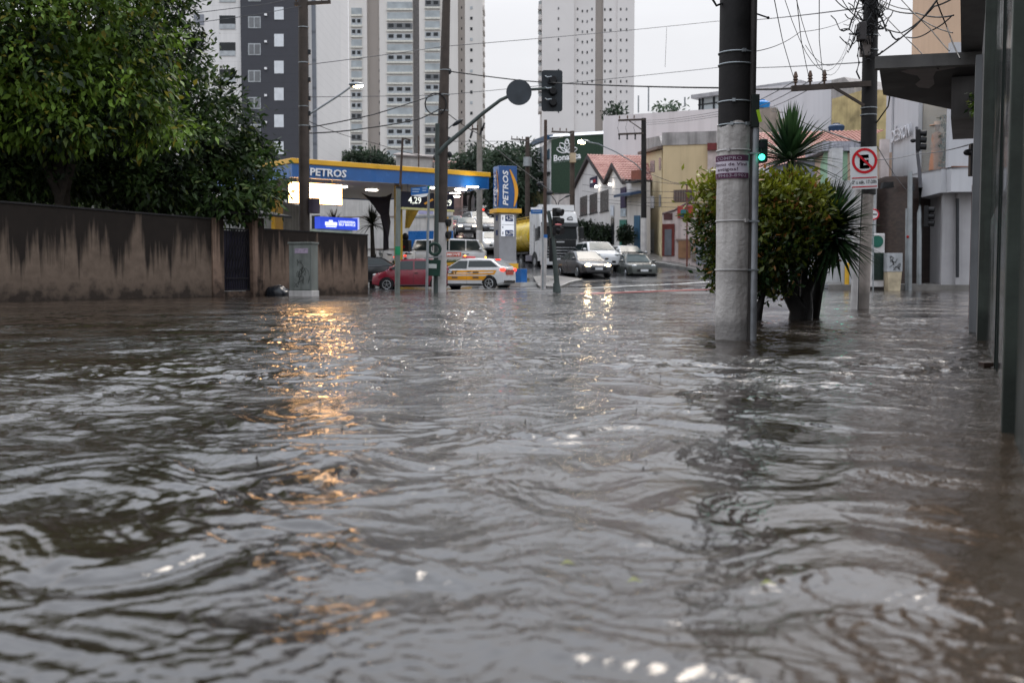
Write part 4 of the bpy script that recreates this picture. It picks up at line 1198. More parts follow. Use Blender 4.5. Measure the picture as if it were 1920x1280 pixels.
def car(name, label, kind, px, Y, z, heading, body, lit=False, tail=False, cat='car', zfix=0.0, group=None, roofmat=None, plate=True):
    """heading: degrees, direction the nose points, 0 = +x (right in the photo), 90 = away from the camera"""
    p = CT_[kind]; L_, Wd, Hh = p['L'], p['W'], p['H']
    c = W(px, HZ, Y)
    t = thing(name, label, cat, (c.x, Y, z), R(heading), group)
    lx = [q[0] for q in p['low']]; lz = [q[1] for q in p['low']]
    van = kind == 'kombi'
    zt = lambda x: float(np.interp(x, lx, lz))
    def hw(x):
        a = max(0., (.55 - x) / .55); b_ = max(0., (x - (L_ - .45)) / .45); k = .10 if van else .21
        return Wd / 2 * (1 - k * a ** 2.2 - k * .7 * b_ ** 2.2)
    zb = lambda x: .20 + .10 * max(0., (.35 - x) / .35) + .12 * max(0., (x - L_ + .4) / .4)
    KS = [(0, 0), (.82, 0), (.965, .10), (1.0, .45), (.99, .74), (.945, .93), (.84, 1.0), (0, 1.02)]
    X = lambda x: L_ / 2 - x
    def side(x, z_):
        b_, tt = zb(x), zt(x); f = (z_ - b_) / max(.05, tt - b_)
        return hw(x) * float(np.interp(f, [.0, .10, .45, .74, .93, 1.0], [.82, .965, 1.0, .99, .945, .84]))
    st = sorted(set([0.0, .02, .06, .12, .2, .32, .5, .75] + [round(v, 3) for v in np.linspace(1.0, L_ - .5, 9)] + [L_ - .35, L_ - .2, L_ - .1, L_ - .04, L_] + lx))
    rings = []
    for x in st:
        h_, b_, tt = hw(x), zb(x), zt(x)
        half = [(X(x), k[0] * h_, b_ + k[1] * (tt - b_)) for k in KS]
        rings.append(half + [(q[0], -q[1], q[2]) for q in half[-2:0:-1]])
    MB().loft(rings).build('body', body, t, smooth=True, ang=.75)
    A, At, Ct, C = p['A'], p['At'], p['Ct'], p['C']
    wB, wR = Wd / 2 * (.95 if van else .92), Wd / 2 * (.82 if van else .70)
    zbelt = lambda x: zt(x) - .02
    wz = lambda z_: wB + (wR - wB) * np.clip((z_ - A[1]) / (Hh - A[1]), 0, 1)
    top = lambda x: float(np.interp(x, [A[0], At[0], (At[0] + Ct[0]) / 2, Ct[0], C[0]], [A[1], At[1], Hh, Ct[1], C[1]]))
    rings = []
    for x in [A[0], (A[0] + At[0]) / 2, At[0], At[0] + .25, (At[0] + Ct[0]) / 2, Ct[0] - .2, Ct[0], (Ct[0] + C[0]) / 2, C[0]]:
        zz_ = top(x); zb_ = min(zbelt(x), zz_) - .03
        half = [(X(x), wz(zb_), zb_), (X(x), wz(zz_ - .05), max(zb_, zz_ - .05)), (X(x), wz(zz_) - .07, zz_), (X(x), 0, zz_ + .012)]
        rings.append(half + [(q[0], -q[1], q[2]) for q in half[-2::-1]])
    MB().loft(rings, closed=False, caps=False).build('cabin', roofmat or body, t, smooth=True, ang=.5)
    def glassquad(P, Q, name, m_, i0=.10, i1=.93, sgn=1):
        mb = MB(); vs = []
        dx, dz = Q[0] - P[0], Q[1] - P[1]; n_ = math.hypot(dx, dz); ox, oz = -dz / n_ * .02 * sgn, dx / n_ * .02 * sgn
        for s_ in (i0, i1):
            x, z_ = P[0] + dx * s_ + ox, P[1] + dz * s_ + abs(oz)
            w_ = (wz(z_) - .10) if s_ == i1 else wz(z_) - .09
            for k in (-1, -.5, 0, .5, 1): vs.append((X(x), k * w_, z_ + .012 * (1 - abs(k))))
        mb.add(vs, [(k, k + 1, k + 6, k + 5) for k in range(4)]); return mb.build(name, m_, t, smooth=True)
    glassquad(A, At, 'windscreen', WINDSCREEN)
    glassquad(C, Ct, 'rear_window', AUTOGLASS, .14, .9, -1)
    edges = [A[0]] + list(p['bp']) + [C[0]]
    xA = lambda z_: A[0] + (At[0] - A[0]) * (z_ - A[1]) / (At[1] - A[1])
    xC = lambda z_: C[0] + (Ct[0] - C[0]) * (z_ - C[1]) / (Ct[1] - C[1])
    for sg in (1, -1):
        for i in range(len(edges) - 1):
            z0, z1 = max(zbelt(edges[i] + .3), zbelt(edges[i + 1] - .3)) + .035, Hh - .115
            x0b = xA(z0) + .10 if i == 0 else edges[i] + .035; x0t = max(xA(z1) + .09, x0b) if i == 0 else x0b
            last = i == len(edges) - 2
            x1b = xC(z0) - .16 if last else edges[i + 1] - .035; x1t = xC(z1) - .12 if last else x1b
            q = [(x0b, z0), (x1b, z0), (x1t, z1), (x0t, z1)]
            MB().poly(*[(X(x), sg * (wz(z_) + .012), z_) for x, z_ in q]).build('side_window', AUTOGLASS, t)
        for ax in p['ax']:
            y = hw(ax); wr = p['wr']
            mb = MB(); pts = [(X(ax) + 1.2 * wr * math.cos(a_), 0, wr + 1.2 * wr * math.sin(a_)) for a_ in np.linspace(-.25, PI + .25, 15)]
            mb.add([(q[0], sg * (side(ax, max(.22, min(q[2], zt(ax) - .06))) + .006), q[2]) for q in pts], [tuple(range(15))]); mb.build('wheel_arch', TRIM, t)
            w_ = MB().cyl((X(ax), sg * (y - .17), wr), (X(ax), sg * (y + .022), wr), wr, wr, 22).build('wheel', TYRE, t, smooth=True)
            mb = MB().cyl((X(ax), sg * (y - .02), wr), (X(ax), sg * (y + .028), wr), wr * .66, wr * .66, 18)
            mb.build('rim', TRIM, w_, smooth=True)
            mb = MB()
            for k in range(5):
                a_ = 2 * PI * k / 5 + .3
                mb.bar((X(ax), sg * (y + .032), wr), (X(ax) + wr * .62 * math.cos(a_), sg * (y + .032), wr + wr * .62 * math.sin(a_)), .05, .02)
            mb.torus((X(ax), sg * (y + .03), wr), wr * .63, .018, 'Y', 18, 5)
            mb.build('rim_spokes', RIM, w_)
        xm = A[0] + .22; zm = zt(xm) + .09
        MB().ell((X(xm), sg * (Wd / 2 + .07), zm), (.07, .11, .07), 10, 6).build('mirror', body, t, smooth=True)
        zh = zt(.2) - .07; yh = hw(.1) * .72
        MB().ell((X(.13), sg * yh, zh), (.12, .16 if not van else .11, .075 if not van else .11), 12, 7).build('headlight', (HEAD_FAR if Y > 70 else HEAD_ON) if lit else HEAD_OFF, t, smooth=True)
        zl = zt(L_ - .15) - .12; yl = hw(L_ - .1) * .84
        MB().ell((X(L_ - .07), sg * yl, zl), (.13, .17, .10), 12, 7).build('tail_light', TAIL_ON if tail else TAIL_OFF, t, smooth=True)
        if not van:
            for xa in p['bp'][:1]:
                MB().box((X(xa + .12), sg * (side(xa, zt(xa) - .16) + .012), zt(xa) - .15), (.16, .025, .03)).build('handle', TRIM, t)
            mb = MB()
            for xa in (p['bp'][0],):
                q = [(xa, zz_) for zz_ in np.linspace(.3, zt(xa) - .03, 6)]
                mb.tube([(X(x), sg * (side(x, z_) + .002), z_) for x, z_ in q], .006, 4)
            mb.build('door_gap', TRIM, t)
        q = [(x, .27) for x in np.linspace(p['ax'][0] + .4, p['ax'][1] - .4, 6)]
        MB().tube([(X(x), sg * (side(x, .27) + .004), .27) for x, _ in q], .035, 6).build('sill_trim', TRIM, t)
    MB().b2(X(-.012), X(.05), -hw(.0) * .62, hw(.0) * .62, .40, .53 if not van else .5).build('grille', TRIM, t, bevel=.01)
    MB().b2(X(.0), X(.09), -hw(0) * .9, hw(0) * .9, .25, .335).build('lower_bumper', TRIM, t, bevel=.01)
    MB().b2(X(L_ + .005), X(L_ - .09), -hw(L_) * .9, hw(L_) * .9, .32, .45).build('rear_bumper', TRIM, t, bevel=.01)
    if plate:
        MB().b2(X(-.03), X(-.01), -.21, .21, .41, .53).build('number_plate', PLATE, t)
        MB().b2(X(L_ + .012), X(L_ - .0), -.21, .21, .56, .69).build('number_plate', PLATE, t)
    return t, p, X, side, zt, wz


RED = paint('metallic red paint', (.16, .008, .02)); BLACKP = paint('black car paint', (.012, .013, .015), .15); WHITEP = M('white car paint', (.52, .52, .52), .3, var=.12, scale=1.2, coat=.15)
DKGREY = paint('dark grey car paint', (.024, .023, .026), .3, .0); SILVER = paint('silver car paint', (.30, .30, .30), .25, .5); GREENGREY = paint('green grey car paint', (.050, .056, .050), .3, .0)

car('red_hatchback', 'red compact car facing left behind the grey-green post', 'mini', 775, 50.5, -.04, 181, RED)
car('black_hatchback', 'black car facing left, half hidden by the right end of the streaked wall', 'hatch', 668, 53.5, .16, 183, BLACKP)
# orange striped patrol car
t, p, X, side, zt, wz = car('patrol_car', 'white patrol hatchback with orange stripes and red roof light bar', 'hatch', 883, 50.2, .015, 157, WHITEP, tail=True)
STRIPE = M('orange stripe film', (.62, .27, .015), .35)
for sg in (1, -1):
    for (z0, z1, xa, xb) in ((.71, .91, .75, 3.55), (.46, .655, .98, 3.0)):
        mb = MB(); xs_ = np.linspace(xa, xb, 12); n = len(xs_); vs = []
        for z_ in (z0, z1):
            for x in xs_: vs.append((X(x + (.12 if z_ == z1 else 0) + (.0 if z0 > .7 else .05)), sg * (side(x, min(z_, zt(x) - .045)) + .008), min(z_, zt(x) - .045)))
        mb.add(vs, [(k, k + 1, n + k + 1, n + k) for k in range(n - 1)]); mb.build('stripe', STRIPE, t)
GREYMK = M('grey marking film', (.10, .07, .05), .4)
text('lettering', 'CET', M('dark stripe letters', (.05, .04, .03), .4), t, lambda x, y, q: (X(1.42 + x), side(1.5, .82 + y) + .012, .82 + y), w=.52, h=.14, ext=.004, off=.03)
for xa, z_ in ((2.62, .82), (2.62, .58), (1.55, .58)):
    MB().add([(X(xa + a), side(xa + a, z_ + b_) + .012, z_ + b_) for a, b_ in ((-.15, -.04), (.15, -.04), (.15, .04), (-.15, .04))], [(0, 1, 2, 3)]).build('stripe_marking', GREYMK, t)
bar_ = MB().b2(X(1.75), X(2.0), -.5, .5, 1.49, 1.57).build('light_bar', EM('red light bar', (.40, .015, .02), .35), t, bevel=.03)
MB().ell((X(1.86), .40, 1.575), (.06, .07, .04), 8, 5).build('amber_beacon', AMBER, bar_, smooth=True)
MB().b2(X(3.32), X(3.42), -.22, .22, 1.405, 1.43).build('brake_lamp', TAIL_ON, t)
MB().b2(X(3.97), X(3.90), -.55, .55, .86, .93).build('tail_strip', M('dark red tail strip', (.30, .02, .02), .3), t)
MB().b2(X(3.972), X(3.93), -.42, .42, .70, .84).build('tailgate_film', M('red tailgate film', (.42, .06, .04), .4), t)

# vans and motorcycles on the forecourt
t, p, X, side, zt, wz = car('white_van', 'old white round-cornered van with a red MOVE panel on the forecourt', 'kombi', 842, 65, .98, -3, WHITEP, cat='van', plate=False)
MB().add([(X(a), -(side(a, b_) + .012), b_) for a, b_ in ((2.55, .86), (1.42, .86), (1.42, 1.12), (2.55, 1.12))], [(0, 1, 2, 3)]).build('red_panel', M('red panel film', (.55, .06, .03), .4), t)
text('lettering', 'MOVE', WH_LET, t, lambda x, y, q: (X(1.87) + x, -(side(1.9, .99 + y) + .018) - q, .99 + y), w=.78, h=.17, ext=.004, off=.02)
for xa in (1.28, 1.02): MB().b2(X(xa + .07), X(xa - .07), -side(1.1, 1.02) - .03, -side(1.1, 1.02), 1.0, 1.04).build('handle', TRIM, t)
MB().ell((X(-.03), -.62, .80), (.05, .10, .08), 10, 6).build('amber_lamp', AMBER, t, smooth=True)


def motorbike(label, px, Y, z, head, fair):
    c = W(px, HZ, Y); t = thing('motorcycle', label, 'motorcycle', (c.x, Y, z), R(head))
    for x in (-.65, .65):
        w_ = MB().torus((x, 0, .30), .25, .055, 'Y', 20, 7).build('wheel', TYRE, t, smooth=True)
        MB().cyl((x, -.04, .3), (x, .04, .3), .13, .13, 12).build('rim', RIM, w_)
    MB().loft([[(x, y * k, z_ + (.12 * (1 - abs(y) / .2) if False else 0)) for y, z_ in ((-.12, lo), (.12, lo), (.14, (lo + hi) / 2), (.08, hi), (-.08, hi), (-.14, (lo + hi) / 2))] for x, lo, hi, k in ((-.75, .55, .72, .6), (-.4, .4, .78, 1.0), (.0, .32, .80, 1.1), (.3, .4, .92, 1.1), (.55, .6, .95, .8))]).build('body', fair, t, smooth=True)
    MB().ell((-.25, 0, .80), (.42, .15, .07), 12, 6).build('seat', TRIM, t, smooth=True)
    MB().tube([(.65, .06, .3), (.45, .07, .98)], .03, 6).build('fork', STEEL, t)
    MB().tube([(.40, -.36, 1.05), (.48, -.15, 1.02), (.48, .15, 1.02), (.40, .36, 1.05)], .02, 6).build('handlebar', TRIM, t)
    MB().ell((.62, 0, .88), (.09, .12, .11), 10, 6).build('headlight', HEAD_OFF, t, smooth=True)
    MB().ell((-.80, 0, .68), (.05, .09, .05), 8, 5).build('tail_light', TAIL_ON, t, smooth=True)
    return t


motorbike('white and dark motorcycle parked under the canopy beside the hanging fabric', 724, 56.5, 1.0, 250, WHITEP)
t = motorbike('white delivery motorcycle with a tall black top box by the yellow column', 769, 59, 1.1, 75, WHITEP)
MB().box((-.72, 0, 1.22), (.52, .56, .62)).build('top_box', BLACK, t, bevel=.04)
MB().box((-.985, 0, 1.15), (.01, .14, .10)).build('red_reflector', TAIL_OFF, t)
MB().ell((-.62, .03, 1.70), (.20, .18, .22), 12, 8).build('helmet', BLACK, t, smooth=True)

# the queue coming down the hill
car('grey_hatchback', 'dark grey car with lit headlights, nearest in the hill queue above the white van', 'hatch', 874, 84, 3.85, -84, DKGREY, lit=True)
car('silver_suv', 'silver car with lit headlights behind the dark grey one in the hill queue', 'suv', 893, 95, 4.75, -68, SILVER, lit=True)
car('red_car', 'faded red car at the left edge of the hill queue beside the brown pole', 'hatch', 852, 93, 4.5, -88, paint('faded red paint', (.35, .06, .06)), lit=True)
car('dark_hatchback', 'dark car with red tail lights driving up the hill behind the grey pole', 'hatch', 914, 106, 6.2, 98, BLACKP, tail=True)
car('white_hill_van', 'white van with red tail lights, farthest up the hill', 'suv', 911, 119, 8.1, 96, WHITEP, tail=True, cat='van')
car('dark_sedan', 'dark car partly hidden by the left side of the price pylon', 'sedan', 917, 87, 4.0, -82, DKGREY)
car('white_hatchback', 'white car with a lit headlight, partly hidden by the price pylon pillar', 'hatch', 921, 73, 2.25, -80, WHITEP, lit=True)

# cars waiting at the water's edge
t, *_ = car('grey_sedan', 'dark grey sedan with bright headlights stopped at the flood edge in front of the lorry', 'sedan', 1094, 57.6, .58, -73, DKGREY, lit=True)
car('white_suv', 'white sport utility car behind the dark grey sedan, right of the lorry', 'suv', 1117, 61.8, 1.0, -76, WHITEP)
t, p, X, side, zt, wz = car('green_wagon', 'green-grey station wagon with a roof rack at the flood edge, rightmost of the waiting cars', 'wagon', 1190, 59.3, .50, -82, GREENGREY)
mb = MB()
for sg in (1, -1): mb.tube([(X(2.0), sg * .55, 1.46), (X(2.1), sg * .55, 1.51), (X(3.5), sg * .55, 1.51), (X(3.6), sg * .55, 1.46)], .018, 6)
for xa in (2.3, 3.2): mb.bar((X(xa), -.56, 1.51), (X(xa), .56, 1.51), .04, .025)
mb.build('roof_rack', TRIM, t)
MB().b2(X(1.72), X(1.78), -.5, .5, 1.40, 1.45).build('rain_deflector', TRIM, t)
car('silver_hatchback', 'silver-grey car close behind the left side of the green-grey wagon', 'hatch', 1174, 64.3, 1.05, -76, SILVER)

# tanker lorry
c = W(1050, HZ, 63.0); hd_ = -74
t = thing('tanker_lorry', 'white-cabbed lorry with a yellow tank trailer stopped behind the sedan', 'lorry', (c.x, 63.0, 1.02), R(hd_))
cabW, cabL = 2.36, 2.3
prof = [(0, .55), (.02, 1.15), (.0, 1.75), (-.10, 2.55), (-.22, 3.05), (-.45, 3.42), (-.8, 3.55), (-cabL, 3.55), (-cabL, .95), (-1.75, .9), (-1.75, .55)]
rings = []
for y, k in ((-cabW / 2, .93), (-cabW / 2 + .06, .985), (-cabW / 4, 1.0), (0, 1.0), (cabW / 4, 1.0), (cabW / 2 - .06, .985), (cabW / 2, .93)):
    rings.append([(x - (1 - k) * 1.2 if x > -.3 else x, y, z_ if z_ < 3 else z_ - (1 - k) * .8) for x, z_ in prof])
MB().loft(rings).build('cab', WHITEP, t, smooth=True, ang=.5)
MB().prism([(.028, -1.05, 1.82), (.028, 1.05, 1.82), (-.085, 1.02, 2.58), (-.085, -1.02, 2.58)], (.02, 0, .004)).build('windscreen', M('lorry windscreen', (.012, .015, .016), .15, spec=.12), t)
MB().prism([(-.06, -1.12, 2.56), (-.06, 1.12, 2.56), (-.20, 1.12, 2.80), (-.20, -1.12, 2.80)], (.18, 0, .0)).build('sun_visor', TRIM, t)
gr = MB().b2(.0, .05, -.98, .98, .72, 1.80).build('grille', TRIM, t, bevel=.02)
for z_ in (.80, .97, 1.14, 1.31): MB().b2(.05, .075, -.97, .97, z_, z_ + .045).build('grille_bar', RIM, gr)
MB().b2(.052, .07, -.25, .25, 1.62, 1.70).build('grille_badge', RIM, gr)
MB().b2(-.12, .10, -1.2, 1.2, .30, .70).build('bumper', WHITEP, t, bevel=.05)
MB().b2(.10, .115, -.26, .26, .34, .46).build('number_plate', PLATE, t)
for sg in (1, -1):
    MB().ell((.04, sg * .98, .80), (.10, .17, .12), 12, 7).build('headlight', HEAD_OFF, t, smooth=True)
    MB().ell((.03, sg * 1.14, .62), (.08, .06, .07), 10, 6).build('indicator', AMBER, t, smooth=True)
    MB().b2(-.05, .25, sg * 1.24 - .05, sg * 1.24 + .16 * sg, 1.85, 2.55).build('mirror', TRIM, t, bevel=.04)
    MB().add([(-.25, sg * 1.185, 1.78), (-1.15, sg * 1.185, 1.72), (-1.15, sg * 1.185, 2.5), (-.38, sg * 1.185, 2.5)], [(0, 1, 2, 3)]).build('side_window', GLASS_DK, t)
    MB().b2(-1.35, -1.30, sg * 1.17, sg * 1.195, .9, 2.7).build('door_gap', TRIM, t)
    for xw, m_ in ((-1.25, 1), (-4.2, 0), (-5.4, 0), (-8.6, 0), (-9.8, 0), (-11, 0)):
        w_ = MB().cyl((xw, sg * .82, .5), (xw, sg * 1.17, .5), .5, .5, 22).build('wheel', TYRE, t, smooth=True)
        MB().cyl((xw, sg * 1.0, .5), (xw, sg * 1.185, .5), .27, .24, 16).build('rim', RIM, w_, smooth=True)
    MB().add([(-1.25 + .62 * math.cos(a_), sg * 1.183, .5 + .62 * math.sin(a_)) for a_ in np.linspace(0, PI, 14)], [tuple(range(14))]).build('wheel_arch', TRIM, t)
MB().prism([(-.62, -1.1, 3.52), (-.7, -1.1, 3.88), (-.74, -1.1, 3.88), (-2.2, -1.1, 3.54)], (0, 2.2, 0)).build('wind_deflector', WHITEP, t)
# cab emblem: plain rounded outline on the roof front
MB().tube([(-.185, .50, 3.00), (-.21, .56, 3.10), (-.255, .78, 3.17), (-.24, .86, 3.05), (-.195, .84, 2.99), (-.185, .50, 3.00)], .025, 6).build('emblem', DARKGREY, t)
MB().b2(-12, -2.0, -.45, .45, .75, 1.0).build('chassis', TRIM, t)
MB().b2(-3.4, -1.9, -1.12, 1.12, .55, .95).build('side_tank', M('grey plastic skirt', (.16, .15, .18), .4), t, bevel=.04)
TANK = paint('tanker yellow', (.58, .40, .01), .3)
tk = MB().loft([[(x, r_ * 1.15 * math.cos(a_), 2.15 + r_ * .98 * math.sin(a_)) for a_ in np.linspace(0, 2 * PI, 25)[:-1]] for x, r_ in ((-2.75, .55), (-2.8, .85), (-2.95, 1.0), (-11.4, 1.0), (-11.6, .85), (-11.65, .55))]).build('tank', TANK, t, smooth=True, ang=.6)
MB().b2(-12, -2.7, -1.15, 1.15, 1.02, 1.14).build('trailer_frame', TRIM, t)
mb = MB()
for k in range(9):
    x = -3.2 - k * .9; mb.cyl((x, -.1, 3.1), (x, -.1, 3.3), .25, .25, 12)
for y in (-.55, .55):
    mb.tube([(-3, y, 3.35), (-11.2, y, 3.35)], .025, 5)
    for k in range(9): mb.bar((-3 - k * 1.0, y, 2.95), (-3 - k * 1.0, y, 3.35), .03)
mb.build('top_rail', YEL_DK, tk)

# ================================================================== hillside buildings, centre and right
TILE, nt, b = newmat('red clay tiles'); L = nt.links
tc = nd(nt, 'ShaderNodeTexCoord').outputs['UV']
tc = nd(nt, 'ShaderNodeTexCoord').outputs['Object']
sp = nd(nt, 'ShaderNodeSeparateXYZ'); L.new(tc, sp.inputs[0])
n1 = noise(nt, 1.3, 5, tc); n2 = noise(nt, 9, 3, tc)
base = mixc(nt, 'MIX', rmap(nt, n1, .35, .65), (.27, .105, .085, 1), (.42, .22, .18, 1))
base = mixc(nt, 'MIX', rmap(nt, n2, .55, .75, 0, .55), base, (.10, .06, .05, 1))
L.new(base, b.inputs['Base Color']); b.inputs['Roughness'].default_value = .6


def tiled(mb, a, b_, c, d, step=.24, h=.05):
    """corrugated tile sheet: a-b is the ridge, d-c the eave, channels run from ridge to eave; small course steps"""
    a, b_, c, d = map(Vector, (a, b_, c, d)); n = max(4, int((b_ - a).length / step)) * 4; m = max(3, int((d - a).length / .38))
    nrm = (b_ - a).cross(d - a).normalized()
    if nrm.z < 0: nrm = -nrm
    vs = []
    for j in range(m + 1):
        for jj in ((0, 1) if 0 < j < m else (0,)):
            v = j / m
            for i in range(n + 1):
                u = i / n; p = (a.lerp(b_, u)).lerp(d.lerp(c, u), v)
                vs.append(p + nrm * (h * math.sin(2 * PI * i / 4) * .6 + (.02 if jj == 0 and j else -.015)))
    rows = len(vs) // (n + 1)
    return mb.add(vs, [(j * (n + 1) + i, j * (n + 1) + i + 1, (j + 1) * (n + 1) + i + 1, (j + 1) * (n + 1) + i) for j in range(rows - 1) for i in range(n)])


# street trees up the hill
for i, (lb, lab) in enumerate(((((880, 320, 118, 40, 34), (905, 300, 120, 30, 24), (925, 330, 116, 30, 40)), 'dark round tree behind the right end of the canopy'),
                               (((948, 310, 104, 30, 30), (965, 345, 102, 32, 40), (940, 350, 104, 28, 40)), 'dark tree behind the top of the price pylon'),
                               (((982, 296, 108, 20, 22), (972, 325, 107, 24, 34), (985, 350, 106, 20, 40)), 'dark leafy tree left of the clinic wall'),
                               (((660, 303, 130, 26, 14), (690, 300, 132, 30, 14), (720, 308, 130, 24, 10)), 'low green trees showing above the canopy roof'))):
    ls = [lob(*q) for q in lb]; c = ls[0][0]
    tree('street_tree', lab, 'tree', (c.x, c.y, gz(c.x, c.y)), ls, 5000, .5, LEAF_FAR, 20 + i, .2, 'trees up the hill', spread=.45, per=12)
# roofs behind the canopy
ROOF_GR = M('grey brown roof sheet', (.24, .21, .20), .6, var=.2); PINK = M('pink hillside plaster', (.45, .30, .27), .7, streak=.3); HILLW = M('pale hillside plaster', (.46, .44, .42), .7, var=.15, streak=.3)
for (x0, x1, Y, yt, ye, wm_, lab) in ((744, 812, 125, 277, 292, HILLW, 'pale hillside house with grey sheet roof behind the canopy'), (818, 866, 122, 290, 305, PINK, 'pink hillside house with sloping roof right of the brown pole'), (858, 905, 140, 292, 300, HILLW, 'small hillside house behind the street trees')):
    f = Fac(x0, Y, x1, Y); t = f.thing('hillside_house', lab, 'house', 'houses on the hill')
    z1, z2 = f.uz(x0, yt)[1], f.uz(x0, ye)[1]
    MB().b2(0, f.w, 0, 6, -2, z2).build('wall', wm_, t)
    MB().prism([(-.3, -.3, z2 + .003), (f.w + .3, -.3, z2 - .3), (f.w + .3, 6, z1 - .4), (-.3, 6, z1)], (0, 0, .15)).build('roof', ROOF_GR if wm_ is HILLW else TILE, t)
fM = Fac(800, 128, 905, 124); t = fM.thing('dark_showroom', 'dark grey flat building behind the queue under the canopy edge', 'building')
MB().b2(0, fM.w, 0, 8, -2, fM.uz(860, 362)[1]).build('wall', M('dark grey cladding', (.06, .062, .07), .6, lines=(.8, .4, .05)), t)
fM.panel(MB(), 876, 366, 890, 392, -.05, 0).build('window', GLASS_LT, t)
f = Fac(960, 108, 1010, 104); t = f.thing('hillside_house', 'olive and beige low house behind the tank trailer', 'house', 'houses on the hill')
MB().b2(0, f.w, 0, 5, -2, f.uz(985, 362)[1]).build('wall', M('olive plaster', (.26, .24, .12), .7, streak=.4), t)
f.panel(MB(), 966, 372, 973, 398, -.05, 0).build('door', GLASS_DK, t)

# clinic with the green sign wall
fG = Fac(1033, 100, 1131, 95, 0); t = fG.thing('clinic_building', 'white clinic building with a dark green sign wall and blue roof edge', 'building')
IVY, nt, b = newmat('dark green artificial hedge'); n1 = noise(nt, 7, 5); nt.links.new(mixc(nt, 'MIX', rmap(nt, n1, .3, .7), (.006, .020, .010, 1), (.022, .055, .026, 1)), b.inputs['Base Color']); b.inputs['Roughness'].default_value = .8
CLIN = M('clinic white render', (.56, .56, .56), .6, streak=.15)
zt0, zt1 = fG.uz(1033, 257.5)[1], fG.uz(1131, 252)[1]
mb = MB().prism([(0, 0, fG.uz(1033, 362)[1]), (fG.w, 0, fG.uz(1131, 362)[1]), (fG.w, 0, zt1), (0, 0, zt0)], (0, .3, 0)); mb.build('green_wall', IVY, t)
MB().b2(-.0, fG.w, .05, 9, 0, fG.uz(1080, 362)[1] - .003).build('lower_wall', M('beige clinic base', (.52, .47, .44), .6, streak=.2), t)
MB().b2(.05, fG.w, .31, 9, fG.uz(1080, 362)[1], min(zt0, zt1) - .1).build('upper_wall', CLIN, t)
MB().prism([(-.2, -.1, zt0 + .02), (fG.w, -.1, zt1 + .02), (fG.w, .5, zt1 + .35), (-.2, .5, zt0 + .35)], (0, 6, .5)).build('roof', WHITE, t)
sW = fac_pts((fG.o.x - .98, fG.o.y + 10.5), (fG.o.x, fG.o.y)); Lw = sW.w
def cl(px, py):
    u, z_ = on_plane(px, py, sW.o, sW.d); P_ = sW.o + sW.d * u; q = (Matrix.Translation(fG.o) @ Matrix.Rotation(fG.rz, 4, 'Z')).inverted() @ Vector((P_.x, P_.y, z_)); return q
q = [cl(1005, 500), cl(1032, 500), cl(1032, 262), cl(1005, 285)]
MB().prism(q, (.18, .05, 0)).build('side_wall', CLIN, t)
q = [cl(988, 278), cl(1033, 261), cl(1033, 253), cl(1008, 262)]
MB().prism([v + Vector((-.25, -.25, 0)) for v in q], (.5, .3, 0)).build('blue_roof_edge', M('dark blue roof edge', (.02, .06, .12), .5), t)
for (x0, x1, y0, y1) in ((1008, 1015.5, 278, 304), (1026, 1031, 282, 300)):
    q = [cl(x0, y1), cl(x1, y1 - 3), cl(x1, y0 - 3), cl(x0, y0)]; MB().prism([v + Vector((-.1, -.03, 0)) for v in q], (.1, 0, 0)).build('window', M('blue grey glazing %d' % x0, (.05, .09, .13), .2), t)
q = [cl(1004, 330), cl(1032, 327), cl(1032, 322), cl(1004, 325)]; MB().prism([v + Vector((-.12, -.04, 0)) for v in q], (.1, 0, 0)).build('dark_trim', DARKGREY, t)
fG.txt('lettering', 'Bonavita', WH_LET, t, 1039, 288, 1090, 300, -.05, off=.025)
fG.txt('small_lettering', 'SAÚDE & NUTRIÇÃO', M('dim grey lettering', (.30, .36, .32), .5), t, 1040, 300.5, 1089, 303.5, -.05)
mb = MB()      # lotus flower outline above the letters
def leaf_loop(cx, cy, ang_, ln, wd_):
    pts = []
    for k in range(17):
        s_ = 2 * PI * k / 16; a_, b_ = ln * (.5 - .5 * math.cos(s_)), wd_ * math.sin(s_) * (.6 + .4 * abs(math.sin(s_)))
        x, y = cx + a_ * math.cos(ang_) - b_ * math.sin(ang_), cy + a_ * math.sin(ang_) + b_ * math.cos(ang_)
        u, z_ = fG.uz(x, y); pts.append((u, -.06, z_))
    mb.tube(pts, .045, 5)
for ang_, ln, wd_ in ((-90, 22, 4.5), (-128, 21, 5), (-52, 21, 5), (-162, 20, 4.6), (-18, 20, 4.6)): leaf_loop(1064, 285, R(ang_), ln, wd_)
leaf_loop(1064, 270, R(-90), 9, 3.6)
mb.build('flower_emblem', WH_LET, t)
fG.panel(MB(), 1104, 234, 1131, 247, 2, 3).build('rooftop_tank', M('rooftop blue panel', (.05, .12, .22), .5), t)

# big white building on the hill
fH = Fac(1130, 92, 1350, 84); t = fH.thing('white_building', 'large blank white building with a glazed roof room behind the yellow house', 'building')
BIGW = M('big white render', (.60, .575, .575), .6, var=.07, scale=.25, streak=.14, sscale=1.2)
z0, z1 = fH.uz(1130, 218)[1], fH.uz(1350, 204)[1]
MB().prism([(0, 0, 0), (fH.w, 0, 0), (fH.w, 0, z1), (0, 0, z0)], (0, 10, 0)).build('wall', BIGW, t)
rr_ = fH.rect(1290, 170, 1350, 206)
rg = MB().b2(rr_[0], rr_[1] + 6, 1.5, 7, rr_[2], rr_[3] - .3).build('roof_room', GLASS_LT, t)
MB().b2(rr_[0] - .4, rr_[1] + 6.3, 1.0, 7.4, rr_[3] - .3, rr_[3]).build('roof_slab', M('grey slab', (.30, .30, .31), .6), rg)
mb = MB()
for px in (1291, 1297, 1318, 1334): u = fH.uz(px, 190)[0]; mb.b2(u, u + .14, 1.42, 1.5, rr_[2], rr_[3] - .3)
